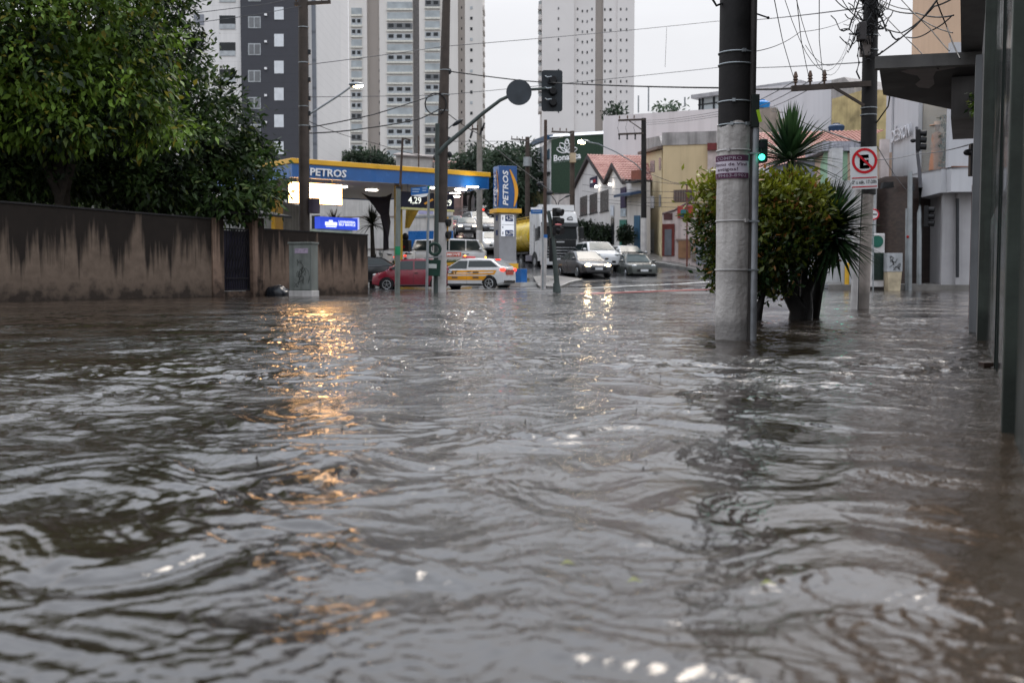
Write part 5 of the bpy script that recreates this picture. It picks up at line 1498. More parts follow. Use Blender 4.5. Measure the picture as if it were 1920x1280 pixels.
fr = fH.rect(1290, 188, 1350, 190); mb.b2(fr[0], fr[1], 1.42, 1.5, fr[2], fr[3])
mb.build('frame', DARKGREY, rg)
for px, y0 in ((1189, 178), (1208, 162), (1276, 181)):
    u, z_ = fH.uz(px, y0); MB().b2(u, u + .09, .5, .59, z0, z_).build('mast', STEEL, t)
c = [lob(1155, 212, 93, 14, 9), lob(1250, 204, 91, 20, 5)]
tree('rooftop_plants', 'small bushes growing on the roof of the large white building', 'plants', (c[0][0].x, c[0][0].y, fH.uz(1155, 218)[1]), c, 500, .4, LEAF_FAR, 31, .04, spread=.35, limbs=False)
# pale wall behind the main pole and crossarm
fJ = Fac(1398, 80, 1556, 73); t = fJ.thing('white_building', 'white blank-walled building with a grey roof block behind the crossarm', 'building')
z0, z1 = fJ.uz(1398, 168)[1], fJ.uz(1556, 151)[1]
MB().prism([(0, 0, 0), (fJ.w, 0, 0), (fJ.w, 0, z1), (0, 0, z0)], (0, 9, 0)).build('wall', M('lilac white render', (.57, .56, .58), .6, var=.06, scale=.3, streak=.12, sscale=1.5), t)
f2 = Fac(1557, 76, 1614, 74); u_ = fJ.w
MB().prism([(u_ + .01, -.2, 0), (u_ + 2.2, -.5, 0), (u_ + 2.2, -.5, fJ.uz(1614, 157)[1] - .2), (u_ + 1.3, -.4, fJ.uz(1590, 146)[1]), (u_ + .01, -.2, fJ.uz(1557, 152)[1])], (0, 8, 0)).build('roof_block', M('weathered grey block', (.33, .31, .30), .7, var=.2, streak=.4), t)
# mustard wall
fU = Fac(1554, 68, 1668, 64); t = fU.thing('mustard_building', 'stained mustard yellow wall behind the no-stopping sign pole', 'building')
z0, z1 = fU.uz(1554, 187)[1], fU.uz(1614, 170)[1]
MB().prism([(0, 0, 0), (fU.w, 0, 0), (fU.w, 0, z1 - .3), (fU.uz(1616, 200)[0], 0, z1), (0, 0, z0)], (0, 8, 0)).build('wall', M('stained mustard plaster', (.50, .40, .20), .7, var=.55, scale=.9, streak=.6, sscale=1.4, dirt=(.10, .075, .045)), t)
# peach tower top right
fP2 = Fac(1700, 75, 1806, 72); t = fP2.thing('peach_building', 'tall plain peach building above the concrete awning', 'building')
MB().b2(0, fP2.w, 0, 10, 0, 40).build('wall', M('peach render', (.52, .37, .265), .7, var=.08, scale=.25, streak=.1), t)

# yellow house
fE = Fac(1241, 68, 1345, 67.2); t = fE.thing('yellow_house', 'two-storey yellow house with a grey stained parapet behind the small pink shop', 'house')
YPL = M('yellow house plaster', (.52, .41, .25), .7, var=.1, scale=.6, streak=.15); zt_ = fE.uz(1241, 273)[1]
MB().b2(0, fE.w, 0, 8, -1, zt_).build('wall', YPL, t)
PARA = M('grey stained parapet', (.36, .34, .33), .75, var=.35, scale=.8, streak=.85, sscale=2.2, dirt=(.07, .065, .06))
MB().b2(-.06, fE.w, -.06, 8, zt_ + .003, fE.uz(1241, 249)[1]).build('parapet', PARA, t)
sd = fac_pts((W(1205, HZ, 80).x, 80), (fE.o.x, fE.o.y))
inv = (Matrix.Translation(fE.o) @ Matrix.Rotation(fE.rz, 4, 'Z')).inverted()
def yl(px, py, out=0.0):
    u, z_ = on_plane(px, py, sd.o, sd.d); P_ = sd.o + sd.d * u + Vector((sd.d.y, -sd.d.x, 0)) * out
    return inv @ Vector((P_.x, P_.y, z_))
YP2 = M('cream yellow side plaster', (.57, .47, .30), .7, var=.08, streak=.15)
q = [yl(1203, 540), yl(1240.8, 540), yl(1240.8, 281), yl(1203, 290)]
MB().prism(q, (.2, .1, 0)).build('side_wall', YP2, t)
q = [yl(1203, 290, .3), yl(1242, 279, .3), yl(1242, 274, .3), yl(1203, 285, .3)]; MB().prism(q, (.5, .1, 0)).build('eave', M('brown grey eave', (.16, .12, .10), .6), t)
q = [yl(1205, 284), yl(1241, 273), yl(1236, 255), yl(1205, 261)]; MB().prism(q, (.2, .1, 0)).build('parapet', PARA, t)
for (x0, x1, y0, y1, m_) in ((1219.5, 1228, 301, 323, GL_A), (1236, 1239.8, 296, 319, GL_A), (1218.5, 1227, 368, 390, GLASS_LT), (1236, 1239.8, 365, 387, GLASS_DK)):
    q = [yl(x0, y1, .03), yl(x1, y1, .03), yl(x1, y0, .03), yl(x0, y0, .03)]; w_ = MB().prism(q, (.06, .02, 0)).build('window', m_, t)
q = [yl(1215.5, 474, .04), yl(1227, 474, .04), yl(1227, 429, .04), yl(1215.5, 431, .04)]; MB().prism(q, (.05, .02, 0)).build('roller_shutter', M('white roller shutter', (.55, .54, .52), .5, lines=(.12, .4, .2)), t)
q = [yl(1212, 478, .02), yl(1240, 478, .02), yl(1240, 416, .02), yl(1212, 417, .02)]; MB().prism(q, (.05, .02, 0)).build('lower_wall', M('pale yellow lower wall', (.58, .50, .33), .7, streak=.2), t)
wb = fE.panel(MB(), 1263, 356, 1302, 378, -.05, .05).build('window', M('brown barred window', (.10, .07, .06), .4), t)
mb = MB()
for k in range(8): fE.panel(mb, 1264.5 + k * 4.8, 357, 1265.3 + k * 4.8, 377, -.08, -.05)
mb.build('bars', M('brown window bars', (.22, .18, .16), .5), wb)
fE.panel(MB(), 1327, 270, 1344, 283, -.5, 0).build('balcony_roof', M('maroon ledge', (.14, .03, .03), .5), t)
fE.panel(MB(), 1327, 283, 1346, 345, -.3, 0).build('bay', M('pinkish bay plaster', (.50, .42, .40), .7, streak=.2), t)
# pink gatehouse shop
fI = Fac(1241.5, 66, 1350, 64.2); t = fI.thing('pink_shop', 'low pinkish shopfront with a red sign, maroon doorway and wooden gate', 'shop')
PKW = M('pinkish white plaster', (.50, .42, .40), .7, var=.15, streak=.3)
u = lambda x, y: fI.uz(x, y)
pts = [(1242, 540), (1340, 540), (1340, 384), (1298, 381), (1286, 382), (1265, 394), (1242, 401)]
MB().prism([(u(x, y)[0], 0, u(x, y)[1]) for x, y in pts], (0, 1.6, 0)).build('wall', PKW, t)
cp = [(1340, 384), (1298, 381), (1286, 382), (1265, 394), (1242, 401)]
MB().tube([(u(x, y)[0], -.02, u(x, y)[1]) for x, y in cp], .06, 5).build('coping', M('grey brown coping', (.14, .10, .10), .6), t)
fI.panel(MB(), 1242, 420, 1265, 480, -.06, 0).build('door_surround', M('maroon surround', (.13, .03, .025), .6, var=.3), t)
d_ = fI.panel(MB(), 1247, 430, 1260, 479, -.09, -.06).build('door', M('grey metal door', (.12, .125, .14), .4), t)
fI.panel(MB(), 1245, 400, 1261, 412, -.05, 0).build('window', M('dark maroon window', (.07, .03, .03), .4), t)
fI.panel(MB(), 1271, 386, 1300, 408, -.08, 0).build('red_sign', M('red shop sign', (.36, .05, .04), .4, var=.2), t)
mb = MB(); fI.panel(mb, 1277, 393, 1291, 407, -.1, -.08); mb.build('sign_patch', M('teal sign patch', (.03, .14, .17), .4, var=.3), t)
mb = MB(); fI.panel(mb, 1274, 403, 1298, 405.5, -.11, -.101); mb.build('sign_line', M('dark sign line', (.02, .03, .05), .4), t)
fI.panel(MB(), 1273, 451, 1295, 484, -.12, -.02).build('wooden_gate', M('weathered wooden gate', (.24, .13, .07), .7, var=.35, scale=2), t)
fI.panel(MB(), 1268, 448, 1297, 451, -.14, 0).build('gate_beam', M('gate beam', (.2, .15, .13), .6), t)
fI.panel(MB(), 1298, 452, 1304, 490, -.1, 0).build('side_panel', M('grey brown panel', (.17, .14, .12), .6, var=.3), t)
fI.panel(MB(), 1306, 460, 1345, 495, -.1, 0).build('steel_shutter', M('blue grey shutter', (.20, .21, .24), .5, lines=(.1, .3, .15)), t)
o = W(1288, HZ, 62.5); o.z = gz(o.x, 62.5); t = thing('thin_pole', 'thin reddish pole in front of the pink shop sign', 'pole', o)
shaft(1288, 490, 1288, 345, 62.5, .05, .04, M('reddish pole', (.14, .05, .04), .5), 'shaft', t, o)

# white gabled house with tiled roofs
fD = Fac(1076, 88, 1167, 74); t = fD.thing('gabled_house', 'white house with two tiled gables, tall dark windows and two lit wall lamps', 'house')
HW = M('white house plaster', (.55, .53, .52), .65, var=.08, scale=.5, streak=.2)
u = lambda x, y: fD.uz(x, y)
P2 = [(1076, 520), (1205, 520), (1205, 325), (1167, 325), (1152, 306), (1137, 337), (1106, 292), (1076, 352)]
def fd(x, y, out=0.0): a_, z_ = u(x, y); return Vector((a_, -out, z_))
# gable triangles are symmetrical in the real facade: take eave, apex and valley from the photo
MB().prism([fd(1076, 540), fd(1168, 540), fd(1168, 341), fd(1152, 312), fd(1137, 342), fd(1106, 299), fd(1076, 358)], (0, .3, 0)).build('gable_wall', HW, t)
rf = MB(); dp_ = 9.0
for (e0, ap, e1) in (((1074, 356), (1106, 289), (1137.5, 337)), ((1137, 338), (1152, 304), (1172, 337))):
    a_, b_, c_ = fd(*e0, .22), fd(*ap, .22), fd(*e1, .22); bk = Vector((0, dp_, 0))
    tiled(rf, b_, b_ + bk, c_ + bk, c_); tiled(rf, b_, b_ + bk, a_ + bk, a_)
rf.build('roof', TILE, t)
mb = MB()
for pts in (((1073, 357), (1106, 290), (1137, 338), (1152, 305), (1173, 337)),):
    for (p0, p1) in zip(pts[:-1], pts[1:]):
        a_, b_ = fd(*p0, .26), fd(*p1, .26); a2, b2 = a_ - Vector((0, 0, .32)), b_ - Vector((0, 0, .32))
        mb.prism([a2, b2, b_ - Vector((0, 0, .06)), a_ - Vector((0, 0, .06))], (0, .24, 0))
mb.build('barge_board', M('dark brown barge board', (.06, .05, .05), .6), t)
sd2 = Fac(1167, 74, 1212, 69.5); iD = (Matrix.Translation(fD.o) @ Matrix.Rotation(fD.rz, 4, 'Z')).inverted()
def s2(px, py, out=0.0):
    a_, z_ = on_plane(px, py, sd2.o, sd2.d); P_ = sd2.o + sd2.d * a_ + Vector((sd2.d.y, -sd2.d.x, 0)) * out; return iD @ Vector((P_.x, P_.y, z_))
MB().prism([s2(1167, 540), s2(1212, 540), s2(1212, 341), s2(1167, 339)], (-.1, .3, 0)).build('front_wall', HW, t)
ins = Vector((sd2.d.x, sd2.d.y, 0))
for (x0, x1, yt0, yt1, yb0, yb1) in ((1088, 1101, 371, 366, 405, 401), (1106, 1120, 366, 361, 401.5, 397), (1126, 1141, 360, 355, 398, 394)):
    w_ = MB().prism([fd(x0, yb0, .03), fd(x1, yb1, .03), fd(x1, yt1, .03), fd(x0, yt0, .03)], (0, .05, 0)).build('window', M('dark brown window %d' % x0, (.055, .048, .045), .25), t)
    MB().prism([fd(x0 - 1, yb0 + 1.5, .08), fd(x1 + 1, yb1 + 1.5, .08), fd(x1 + 1, yb1, .08), fd(x0 - 1, yb0, .08)], (0, .08, 0)).build('sill', DARKGREY, w_)
MB().prism([fd(1107, 352, .06), fd(1120, 348, .06), fd(1120, 330, .06), fd(1107, 334, .06)], (0, .05, 0)).build('wall_sign', M('dark blue wall sign', (.02, .016, .05), .4), t)
MB().prism([fd(1109, 344, .08), fd(1113, 343, .08), fd(1113, 338, .08), fd(1109, 339, .08)], (0, .02, 0)).build('sign_patch', WH_LET, t)
MB().prism([fd(1113.5, 343, .08), fd(1118, 341.5, .08), fd(1118, 336, .08), fd(1113.5, 337.5, .08)], (0, .02, 0)).build('sign_patch', M('red patch', (.4, .02, .03), .4), t)
for px, py in ((1124, 350), (1150, 346)):
    MB().ell(fd(px, py, .25), (.16, .12, .09), 8, 5).build('wall_lamp', LAMP_WHITE, t, smooth=True)
MB().prism([fd(1164.3, 391, .05), fd(1174, 389, .05), fd(1174, 350, .05), fd(1164.3, 353, .05)], (0, .05, 0)).build('banner', M('dark purple banner', (.03, .018, .06), .5), t)
for (x0, x1, y0, y1, nm, m_) in ((1165, 1175, 391, 406, 'poster', M('pale blue poster', (.40, .46, .52), .5, var=.5, scale=3)), (1146, 1152, 385, 405, 'poster', M('white blue poster', (.5, .53, .58), .5, var=.3, scale=4)), (1163, 1176, 412, 470, 'green_door', M('teal green door', (.03, .14, .11), .4)), (1147, 1152, 408, 458, 'door', GLASS_DK)):
    f_ = fd if x1 < 1168 else s2
    MB().prism([f_(x0, y1, .07), f_(x1, y1, .07), f_(x1, y0, .07), f_(x0, y0, .07)], (-.03, .04, 0)).build(nm, m_, t)
MB().prism([s2(1190, 470, .06), s2(1201, 470, .06), s2(1201, 404, .06), s2(1190, 404, .06)], (-.05, .05, 0)).build('blue_door', M('blue door', (.03, .10, .18), .4), t)
MB().prism([s2(1174, 371, .9), s2(1206, 367, .9), s2(1206, 362, .9), s2(1174, 366, .9)], (-.3, .9, .2)).build('blue_awning', M('blue awning', (.04, .065, .12), .5), t)
MB().prism([s2(1186, 342, .1), s2(1206, 340, .1), s2(1206, 318, .1), s2(1186, 320, .1)], (-.1, .3, 0)).build('brick_patch', M('bare brick', (.22, .075, .05), .7, var=.3), t)
MB().prism([s2(1184, 344, .5), s2(1208, 341, .5), s2(1208, 338, .5), s2(1184, 341, .5)], (-.1, .5, 0)).build('ledge', DARKGREY, t)
LEAF_TOP = leafmat('clipped dark topiary', (.035, .06, .025), (.010, .018, .009), gloss=.6)
for (px, py, Y, r_, ry) in ((1104, 432, 81, 11, 16), (1120, 437, 79, 10, 15), (1136, 441, 77, 9, 14), (1082, 428, 84, 10, 14), (1174, 440, 71, 13.5, 13)):
    l_ = [lob(px, py - 4, Y, r_, ry * .8), lob(px, py + 5, Y, r_ * .9, ry * .6)]; c = W(px, HZ, Y)
    tree('topiary_shrub', {1104: 'clipped dark shrub second from the lorry along the white house', 1120: 'clipped dark shrub in the middle of the row along the white house', 1136: 'clipped dark shrub on the right end of the row along the white house', 1082: 'clipped dark shrub nearest the lorry cab', 1174: 'round clipped shrub alone before the green door of the white house'}[px], 'shrub', (c.x, Y, gz(c.x, Y)), l_, 1500, .2, LEAF_TOP, px, .09, 'clipped shrubs along the white house', spread=.12, limbs=False)

# tiled roof house behind the yucca
fT = Fac(1400, 60, 1560, 57); t = fT.thing('tiled_house', 'low house with a long red tiled roof behind the yucca', 'house')
zr, ze = W(1400, 247, 66).z, fT.uz(1430, 318)[1]
rf = MB(); i_ = (Matrix.Translation(fT.o) @ Matrix.Rotation(fT.rz, 4, 'Z')).inverted()
A_, B_, C_, D_ = [i_ @ W(*q) for q in ((1385, 249, 67), (1660, 243, 63), (1560, 289, 57), (1385, 325, 60))]
tiled(rf, A_, B_, C_, D_); rf.build('roof', TILE, t)
MB().b2(-2, fT.w, .4, 6, -1, fT.uz(1480, 318)[1] - .1).build('wall', M('pale grey wall', (.38, .38, .40), .6, streak=.2), t)
fT.panel(MB(), 1440, 302, 1541, 345, .1, .4).build('blue_grey_wall', M('blue grey wall', (.27, .29, .34), .6, var=.12), t)
f3 = Fac(1535, 56, 1560, 54); t = f3.thing('green_house', 'narrow pale green house end with a sloped top left of the no-stopping sign', 'house')
mb = MB().prism([(f3.uz(x, y)[0], 0, f3.uz(x, y)[1]) for x, y in ((1538, 530), (1553, 530), (1553, 276), (1546, 280), (1538, 310))], (0, 1, 0)); mb.build('wall', M('pale green plaster', (.27, .42, .29), .6, var=.15), t)
f3.panel(MB(), 1551, 280, 1560, 530, -.03, .5).build('grey_edge', M('pale edge', (.5, .5, .5), .6), t)
f3 = Fac(1556, 55, 1672, 55); t = f3.thing('peach_house', 'peach plastered low house with a corrugated roof edge behind the no-stopping sign', 'house')
f3.panel(MB(), 1556, 286, 1672, 345, 0, 3).build('wall', M('peach wall', (.52, .38, .29), .7, var=.1, streak=.15), t)
MB().b2(*f3.rect(1540, 266, 1618, 284)[:2], -.3, 3, *f3.rect(1540, 266, 1618, 284)[2:]).build('corrugated_edge', M('grey corrugated edge', (.36, .36, .40), .5, var=.45, scale=5, streak=.7, sscale=6), t)
f3.panel(MB(), 1648, 262, 1664, 345, -.25, 0).build('white_moulding', M('white pink moulding', (.55, .48, .46), .6), t)
f3 = Fac(1553, 53.5, 1652, 52.5); t = f3.thing('grey_wall', 'pale grey street wall behind the yucca and sign poles', 'wall')
f3.panel(MB(), 1553, 338, 1642, 530, 0, .3).build('wall', M('pale grey street wall', (.40, .40, .40), .6, var=.15, scale=1.0, streak=.4), t)
mb = MB()
for (x0, x1, y0, y1) in ((1573, 1580, 350, 365), (1571, 1582, 366, 372), (1578, 1590, 372, 377)): f3.panel(mb, x0, y0, x1, y1, -.25, 0)
mb.build('meter_boxes', BLACK, t)
# blue tanks on blocks
f3 = Fac(1404, 70, 1482, 69); t = f3.thing('chimney_block', 'brown rendered rooftop block carrying the bright blue water tank', 'rooftop block')
f3.panel(MB(), 1404, 203, 1454, 262, 0, 2).build('block', M('brown stained block', (.30, .25, .21), .7, var=.35, scale=1.5, streak=.4), t)
f3.panel(MB(), 1454.1, 222, 1480, 262, .2, 2).build('side_block', M('olive grey block', (.24, .22, .17), .7, var=.25), t)
def tank(px, py0, py1, Y, w_, m_, label):
    k = Y / F; c = W(px, py1, Y); h = (py1 - py0) * k; r_ = w_ / 2 * k
    MB().lathe([(r_ * .92, 0), (r_ * .98, h * .45), (r_, h * .5), (r_, h * .58), (r_ * .85, h * .74), (r_ * .5, h * .82), (r_ * .42, h * .84), (r_ * .42, h * .96), (r_ * .2, h)], (0, 0, 0), 20).build('water_tank', m_, smooth=True, label=label, cat='water tank').location = c
tank(1428, 187, 203.5, 70.6, 31, M('bright blue tank plastic', (.02, .20, .52), .35), 'bright blue round water tank on the brown rooftop block')
tank(1568, 231, 247, 65.5, 30, M('dark blue tank plastic', (.03, .06, .12), .4), 'dark blue water tank on the tiled roof before the mustard wall')

# dark brick block and the white corner store
fN = Fac(1640, 53.2, 1704, 51.8); t = fN.thing('dark_tile_block', 'dark brown tiled block beside the white corner store', 'building')
DBR, nt, b = newmat('dark brown wall tile'); L = nt.links
br = nd(nt, 'ShaderNodeTexBrick'); tcb = nd(nt, 'ShaderNodeTexCoord'); mp = nd(nt, 'ShaderNodeMapping'); mp.inputs['Rotation'].default_value = (PI / 2, 0, 0); L.new(tcb.outputs['Object'], mp.inputs[0]); L.new(mp.outputs[0], br.inputs['Vector'])
br.inputs['Scale'].default_value = 3; br.inputs['Color1'].default_value = (.030, .020, .017, 1); br.inputs['Color2'].default_value = (.052, .034, .028, 1); br.inputs['Mortar'].default_value = (.028, .02, .018, 1)
L.new(br.outputs[0], b.inputs['Base Color']); b.inputs['Roughness'].default_value = .35
mb = MB().prism([(fN.uz(x, y)[0], 0, fN.uz(x, y)[1]) for x, y in ((1640, 540), (1703, 540), (1703, 331), (1660, 331), (1640, 338))], (0, 3, 0)); mb.build('wall', DBR, t)
STW = M('white store render', (.46, .46, .475), .6, var=.06, scale=.4, streak=.1)
fO = Fac(1665, 58, 1721, 53.3); t = fO.thing('corner_store', 'white corner store with raised letters, an upstairs display window and a projecting ledge', 'building')
iO = (Matrix.Translation(fO.o) @ Matrix.Rotation(fO.rz, 4, 'Z')).inverted()
fO2 = Fac(1721, 53.3, 1778, 50.3); fO3 = Fac(1778, 50.3, 1850, 50.3)
def so_(f_, px, py, out=0.0):
    a_, z_ = on_plane(px, py, f_.o, f_.d); P_ = f_.o + f_.d * a_ + Vector((f_.d.y, -f_.d.x, 0)) * out; return iO @ Vector((P_.x, P_.y, z_))
def sq(f_, x0, y0, x1, y1, out, dep, name, m_, par=t):
    xm = None
    z1_, z0_ = so_(f_, x0, y0, out), so_(f_, x0, y1, out); a_, b_ = so_(f_, x1, y0, out), so_(f_, x1, y1, out)
    n_ = iO.to_3x3() @ Vector((-f_.d.y, f_.d.x, 0))
    return MB().prism([z0_, b_, a_, z1_], n_ * dep).build(name, m_, par)
zT = 11.5
def wallq(f_, x0, x1, name, m_, out=0, dep=.3, za=-1, zb_=zT):
    u0, u1 = on_plane(x0, 300, f_.o, f_.d)[0], on_plane(x1, 300, f_.o, f_.d)[0]
    g_ = lambda a_, z_: iO @ (f_.o + f_.d * a_ + Vector((f_.d.y, -f_.d.x, 0)) * out + Vector((0, 0, z_)))
    n_ = iO.to_3x3() @ Vector((-f_.d.y, f_.d.x, 0))
    return MB().prism([g_(u0, za), g_(u1, za), g_(u1, zb_), g_(u0, zb_)], n_ * dep).build(name, m_, t)
wallq(fO, 1665, 1721, 'letter_wall', STW)
wallq(fO, 1664, 1674, 'corner_pilaster', STW, .12, .1)
wallq(fO, 1719.5, 1727, 'pilaster', STW, .18, .2)
zl = so_(fO2, 1740, 322).z
wallq(fO2, 1721, 1778, 'upper_wall', M('warm display back wall', (.34, .27, .21), .7, var=.15), -1.3, .1, zl - .5, zT)
wallq(fO2, 1721, 1778, 'lower_wall', M('grey recessed wall', (.34, .33, .335), .6, var=.08, streak=.2), -.5, .2, -1, zl)
wallq(fO3, 1778, 1850, 'front_wall', STW, 0, .3, zl - .02)
wallq(fO3, 1778, 1850, 'front_lower_wall', bpy.data.materials['grey recessed wall'], -.5, .2, -1, zl)
GLS, nt, b = newmat('display glass'); b.inputs['Base Color'].default_value = (.93, .97, .96, 1); b.inputs['Roughness'].default_value = .03; b.inputs['Transmission Weight'].default_value = .92; b.inputs['IOR'].default_value = 1.05; b.inputs['Specular IOR Level'].default_value = .5
sq(fO2, 1727.5, 190, 1777, 327, -.02, .02, 'display_glass', GLS)
ux = on_plane(1726, 300, fO2.o, fO2.d)[0]
g_ = lambda a_, b_, z_: iO @ (fO2.o + fO2.d * a_ + Vector((-fO2.d.y, fO2.d.x, 0)) * b_ + Vector((0, 0, z_)))
MB().prism([g_(ux, .05, zl - .3), g_(ux, 1.6, zl - .3), g_(ux, 1.6, zT), g_(ux, .05, zT)], iO.to_3x3() @ (fO2.d * -.1)).build('display_end_wall', M('warm beige display wall', (.42, .34, .27), .7, var=.2, scale=.8, lines=(1.1, .2, .03)), t)
MB().prism([g_(ux, .0, zl - .02), g_(ux, 1.4, zl - .02), g_(ux + 3.2, 1.4, zl - .02), g_(ux + 3.2, 0, zl - .02)], (0, 0, .05)).build('display_floor', M('brown display floor', (.2, .1, .07), .6), t)
# ledge box
for f_, x0, x1, y0a, y0b, y1a, y1b in ((fO2, 1708, 1778, 331, 318, 378, 361), (fO3, 1778, 1850, 318, 314, 361, 360)):
    q = [so_(f_, x0, y1a, .35), so_(f_, x1, y1b, .35), so_(f_, x1, y0b, .35), so_(f_, x0, y0a, .35)]
    n_ = iO.to_3x3() @ Vector((-f_.d.y, f_.d.x, 0)); MB().prism(q, n_ * .9).build('ledge', STW, t)
    q = [so_(f_, x0, y0a, .38), so_(f_, x1, y0b, .38), so_(f_, x1, y0b - 1.3, .38), so_(f_, x0, y0a - 1.3, .38)]
    MB().prism(q, n_ * .93).build('ledge_trim', M('ledge trim %d' % x0, (.22, .22, .23), .5), t)
sq(fO2, 1776, 372, 1778.5, 520, -.42, .1, 'joint', DARKGREY)
um = [on_plane(x, 262, fO.o, fO.d)[0] for x in (1677, 1711)]; z_c = on_plane(1694, 247, fO.o, fO.d)[1]
text('raised_lettering', 'DÉBRON', M('brushed letters', (.52, .52, .54), .4), t, lambda x, y, q: ((um[0] + um[1]) / 2 + x, -.12 - q, z_c + y), w=um[1] - um[0], h=.82, ext=.10, off=.0)
# mannequin and decoration behind the glass
m0 = so_(fO2, 1745, 322, -.28); M_SK = M('mannequin cloth', (.42, .20, .12), .7, var=.2); g = thing('shop_mannequin', 'pinkish dressed mannequin with a hat in the upstairs display window', 'mannequin', fO.o + Vector((0, 0, 0)), fO.rz)
mb = MB(); k = 1.0; zb0 = zl + .05
mb.lathe([(.34, 0), (.30, .6), (.22, 1.15), (.27, 1.5), (.24, 1.75), (.08, 1.86)], (m0.x, m0.y, zb0), 16); mb.build('dress', M_SK, g, smooth=True)
MB().ell((m0.x, m0.y, zb0 + 2.05), (.12, .13, .17), 12, 8).build('head', M('mannequin skin', (.5, .3, .22), .5), g, smooth=True)
MB().lathe([(.05, .02), (.36, 0), (.36, .03), (.17, .06), (.15, .2), (.05, .22)], (m0.x, m0.y, zb0 + 2.14), 16).build('hat', M('straw hat', (.55, .34, .24), .7), g, smooth=True)
for sg in (-1, 1): MB().tube([(m0.x + sg * .26, m0.y, zb0 + 1.7), (m0.x + sg * .40, m0.y - .05, zb0 + 1.35), (m0.x + sg * .24, m0.y - .2, zb0 + 1.1)], .06, 8, .045).build('arm', M_SK, g, smooth=True)
l_ = []
for px, py, r_ in ((1772, 222, 6), (1771, 245, 7), (1769, 270, 7), (1771, 300, 6)):
    P_ = fO2.o + fO2.d * on_plane(px - 9, py, fO2.o, fO2.d)[0] + Vector((-fO2.d.y, fO2.d.x, 0)) * .25; P_.z = on_plane(px, py, fO2.o, fO2.d)[1]; l_.append((P_, (.16, .16, .35)))
tree('display_garland', 'green and brown garland column at the right edge of the display window', 'decoration', (l_[0][0].x, l_[0][0].y, zl), l_, 900, .12, leafmat('garland leaves', (.10, .09, .05), (.02, .05, .025), (.5, .25, .1)), 44, .03, spread=.06, limbs=False)

# ================================================================== right pavement furniture
def cabinet2():
    c = W(1673, 536, 49.6); t = thing('telecom_cabinet', 'small pale grey cabinet with black graffiti on a yellowish concrete plinth', 'cabinet', (c.x, c.y, -.1), R(4))
    MB().b2(-.36, .36, -.25, .25, .96, 1.82).build('body', M('pale grey cabinet', (.34, .35, .36), .5, var=.2, streak=.3), t, bevel=.015)
    MB().prism([(-.27, -.24, 0), (.27, -.24, 0), (.34, -.24, .955), (-.34, -.24, .955)], (0, .48, 0)).build('plinth', M('yellowish plinth', (.42, .35, .24), .7, var=.35, scale=2.5), t)
    mb = MB(); r = np.random.RandomState(12)
    for k in range(8):
        p = [(-.2 + .4 * r.rand(), -.262, 1.15 + .5 * r.rand())]
        for q in range(5): p.append((np.clip(p[-1][0] + r.normal(0, .09), -.25, .25), -.262, np.clip(p[-1][2] + r.normal(0, .08), 1.05, 1.76)))
        mb.tube(p, .011, 4)
    mb.build('graffiti', BLACK, t)
cabinet2()


def sig_head(parent, c, yaw, s=1.0, nm='signal_head', lit=None):
    """three lamps with long visors; faces local -y turned by yaw"""
    m = Matrix.Rotation(yaw, 3, 'Z'); c = Vector(c)
    b = MB().box(c, (.32 * s, .2 * s, 1.0 * s), m=m).build(nm, BLACK, parent, bevel=.02)
    for k in (-1, 0, 1):
        p = c + Vector((0, 0, -k * .32 * s)); f = m @ Vector((0, -1, 0))
        MB().cyl(p + f * .10 * s, p + f * .36 * s - Vector((0, 0, .02)), .135 * s, .145 * s, 14, False).build('visor', BLACK, b, smooth=True)
        MB().cyl(p + f * .09 * s, p + f * .11 * s, .125 * s, .125 * s, 14).build('lens', GREEN_L if lit == k else GLASS_DK, b)
    return b


Y = 50.6; o = W(1722, HZ, Y); o.z = -.05
t = thing('traffic_signal', 'signal post with two black three-lamp heads in front of the white corner store', 'traffic light', o)
MB().tube([W(1723, 536, Y) - o, W(1724, 400, Y) - o, W(1726, 352, Y) - o], .115, 10, .10).build('post', STEEL, t, smooth=True)
MB().tube([W(1726, 355, Y) - o, W(1724, 320, Y) - o, W(1720, 286, Y) - o, W(1719, 238, Y) - o], .085, 10, .07).build('upper_post', M('dark upper post', (.09, .09, .10), .5), t, smooth=True)
sig_head(t, W(1722, 263, Y - .05) - o, R(62), .98)
MB().ell(W(1712, 264, Y) - o, (.14, .1, .1), 8, 5).build('bracket', BLACK, t, smooth=True)
sig_head(t, W(1737, 406, Y - .1) - o, R(62), .98)
MB().tube([W(1726, 427, Y) - o, W(1733, 422, Y) - o], .03, 6).build('bracket', BLACK, t)
Y = 50.0; o = W(1705, HZ, Y); o.z = -.05
t = thing('steel_post', 'pair of plain grey steel posts left of the signal post by the brown tile block', 'post', o)
shaft(1705, 537, 1706.5, 322, Y, .12, .11, STEEL, 'shaft', t, o)
shaft(1699, 537, 1700, 391, Y + .1, .06, .055, STEEL, 'side_shaft', t, o)
MB().ell(W(1702, 444, Y - .14) - o, (.07, .03, .07), 10, 6).build('red_dot', TAIL_OFF, t, smooth=True)
MB().box(W(1711, 352, Y) - o, (.12, .12, .3)).build('clamp', DARKGREY, t)
Y = 50.0; c = W(1643, HZ, Y)
t = thing('street_totem', 'white street totem with a dark green disc and black panel half behind the sign pole', 'totem', (c.x, Y, -.1), 0)
z = lambda py: W(0, py, Y).z + .1
MB().b2(-.28, .30, -.2, .2, z(538), z(438)).build('body', M('white totem paint', (.56, .54, .53), .5, streak=.2), t, bevel=.03)
MB().b2(-.27, .25, -.24, -.2, z(525), z(474)).build('dark_panel', M('black green panel', (.010, .022, .016), .3), t)
MB().cyl((-.06, -.2, z(453)), (-.06, -.23, z(453)), .28, .28, 24).build('green_disc', M('dark green disc', (.015, .10, .07), .4), t)
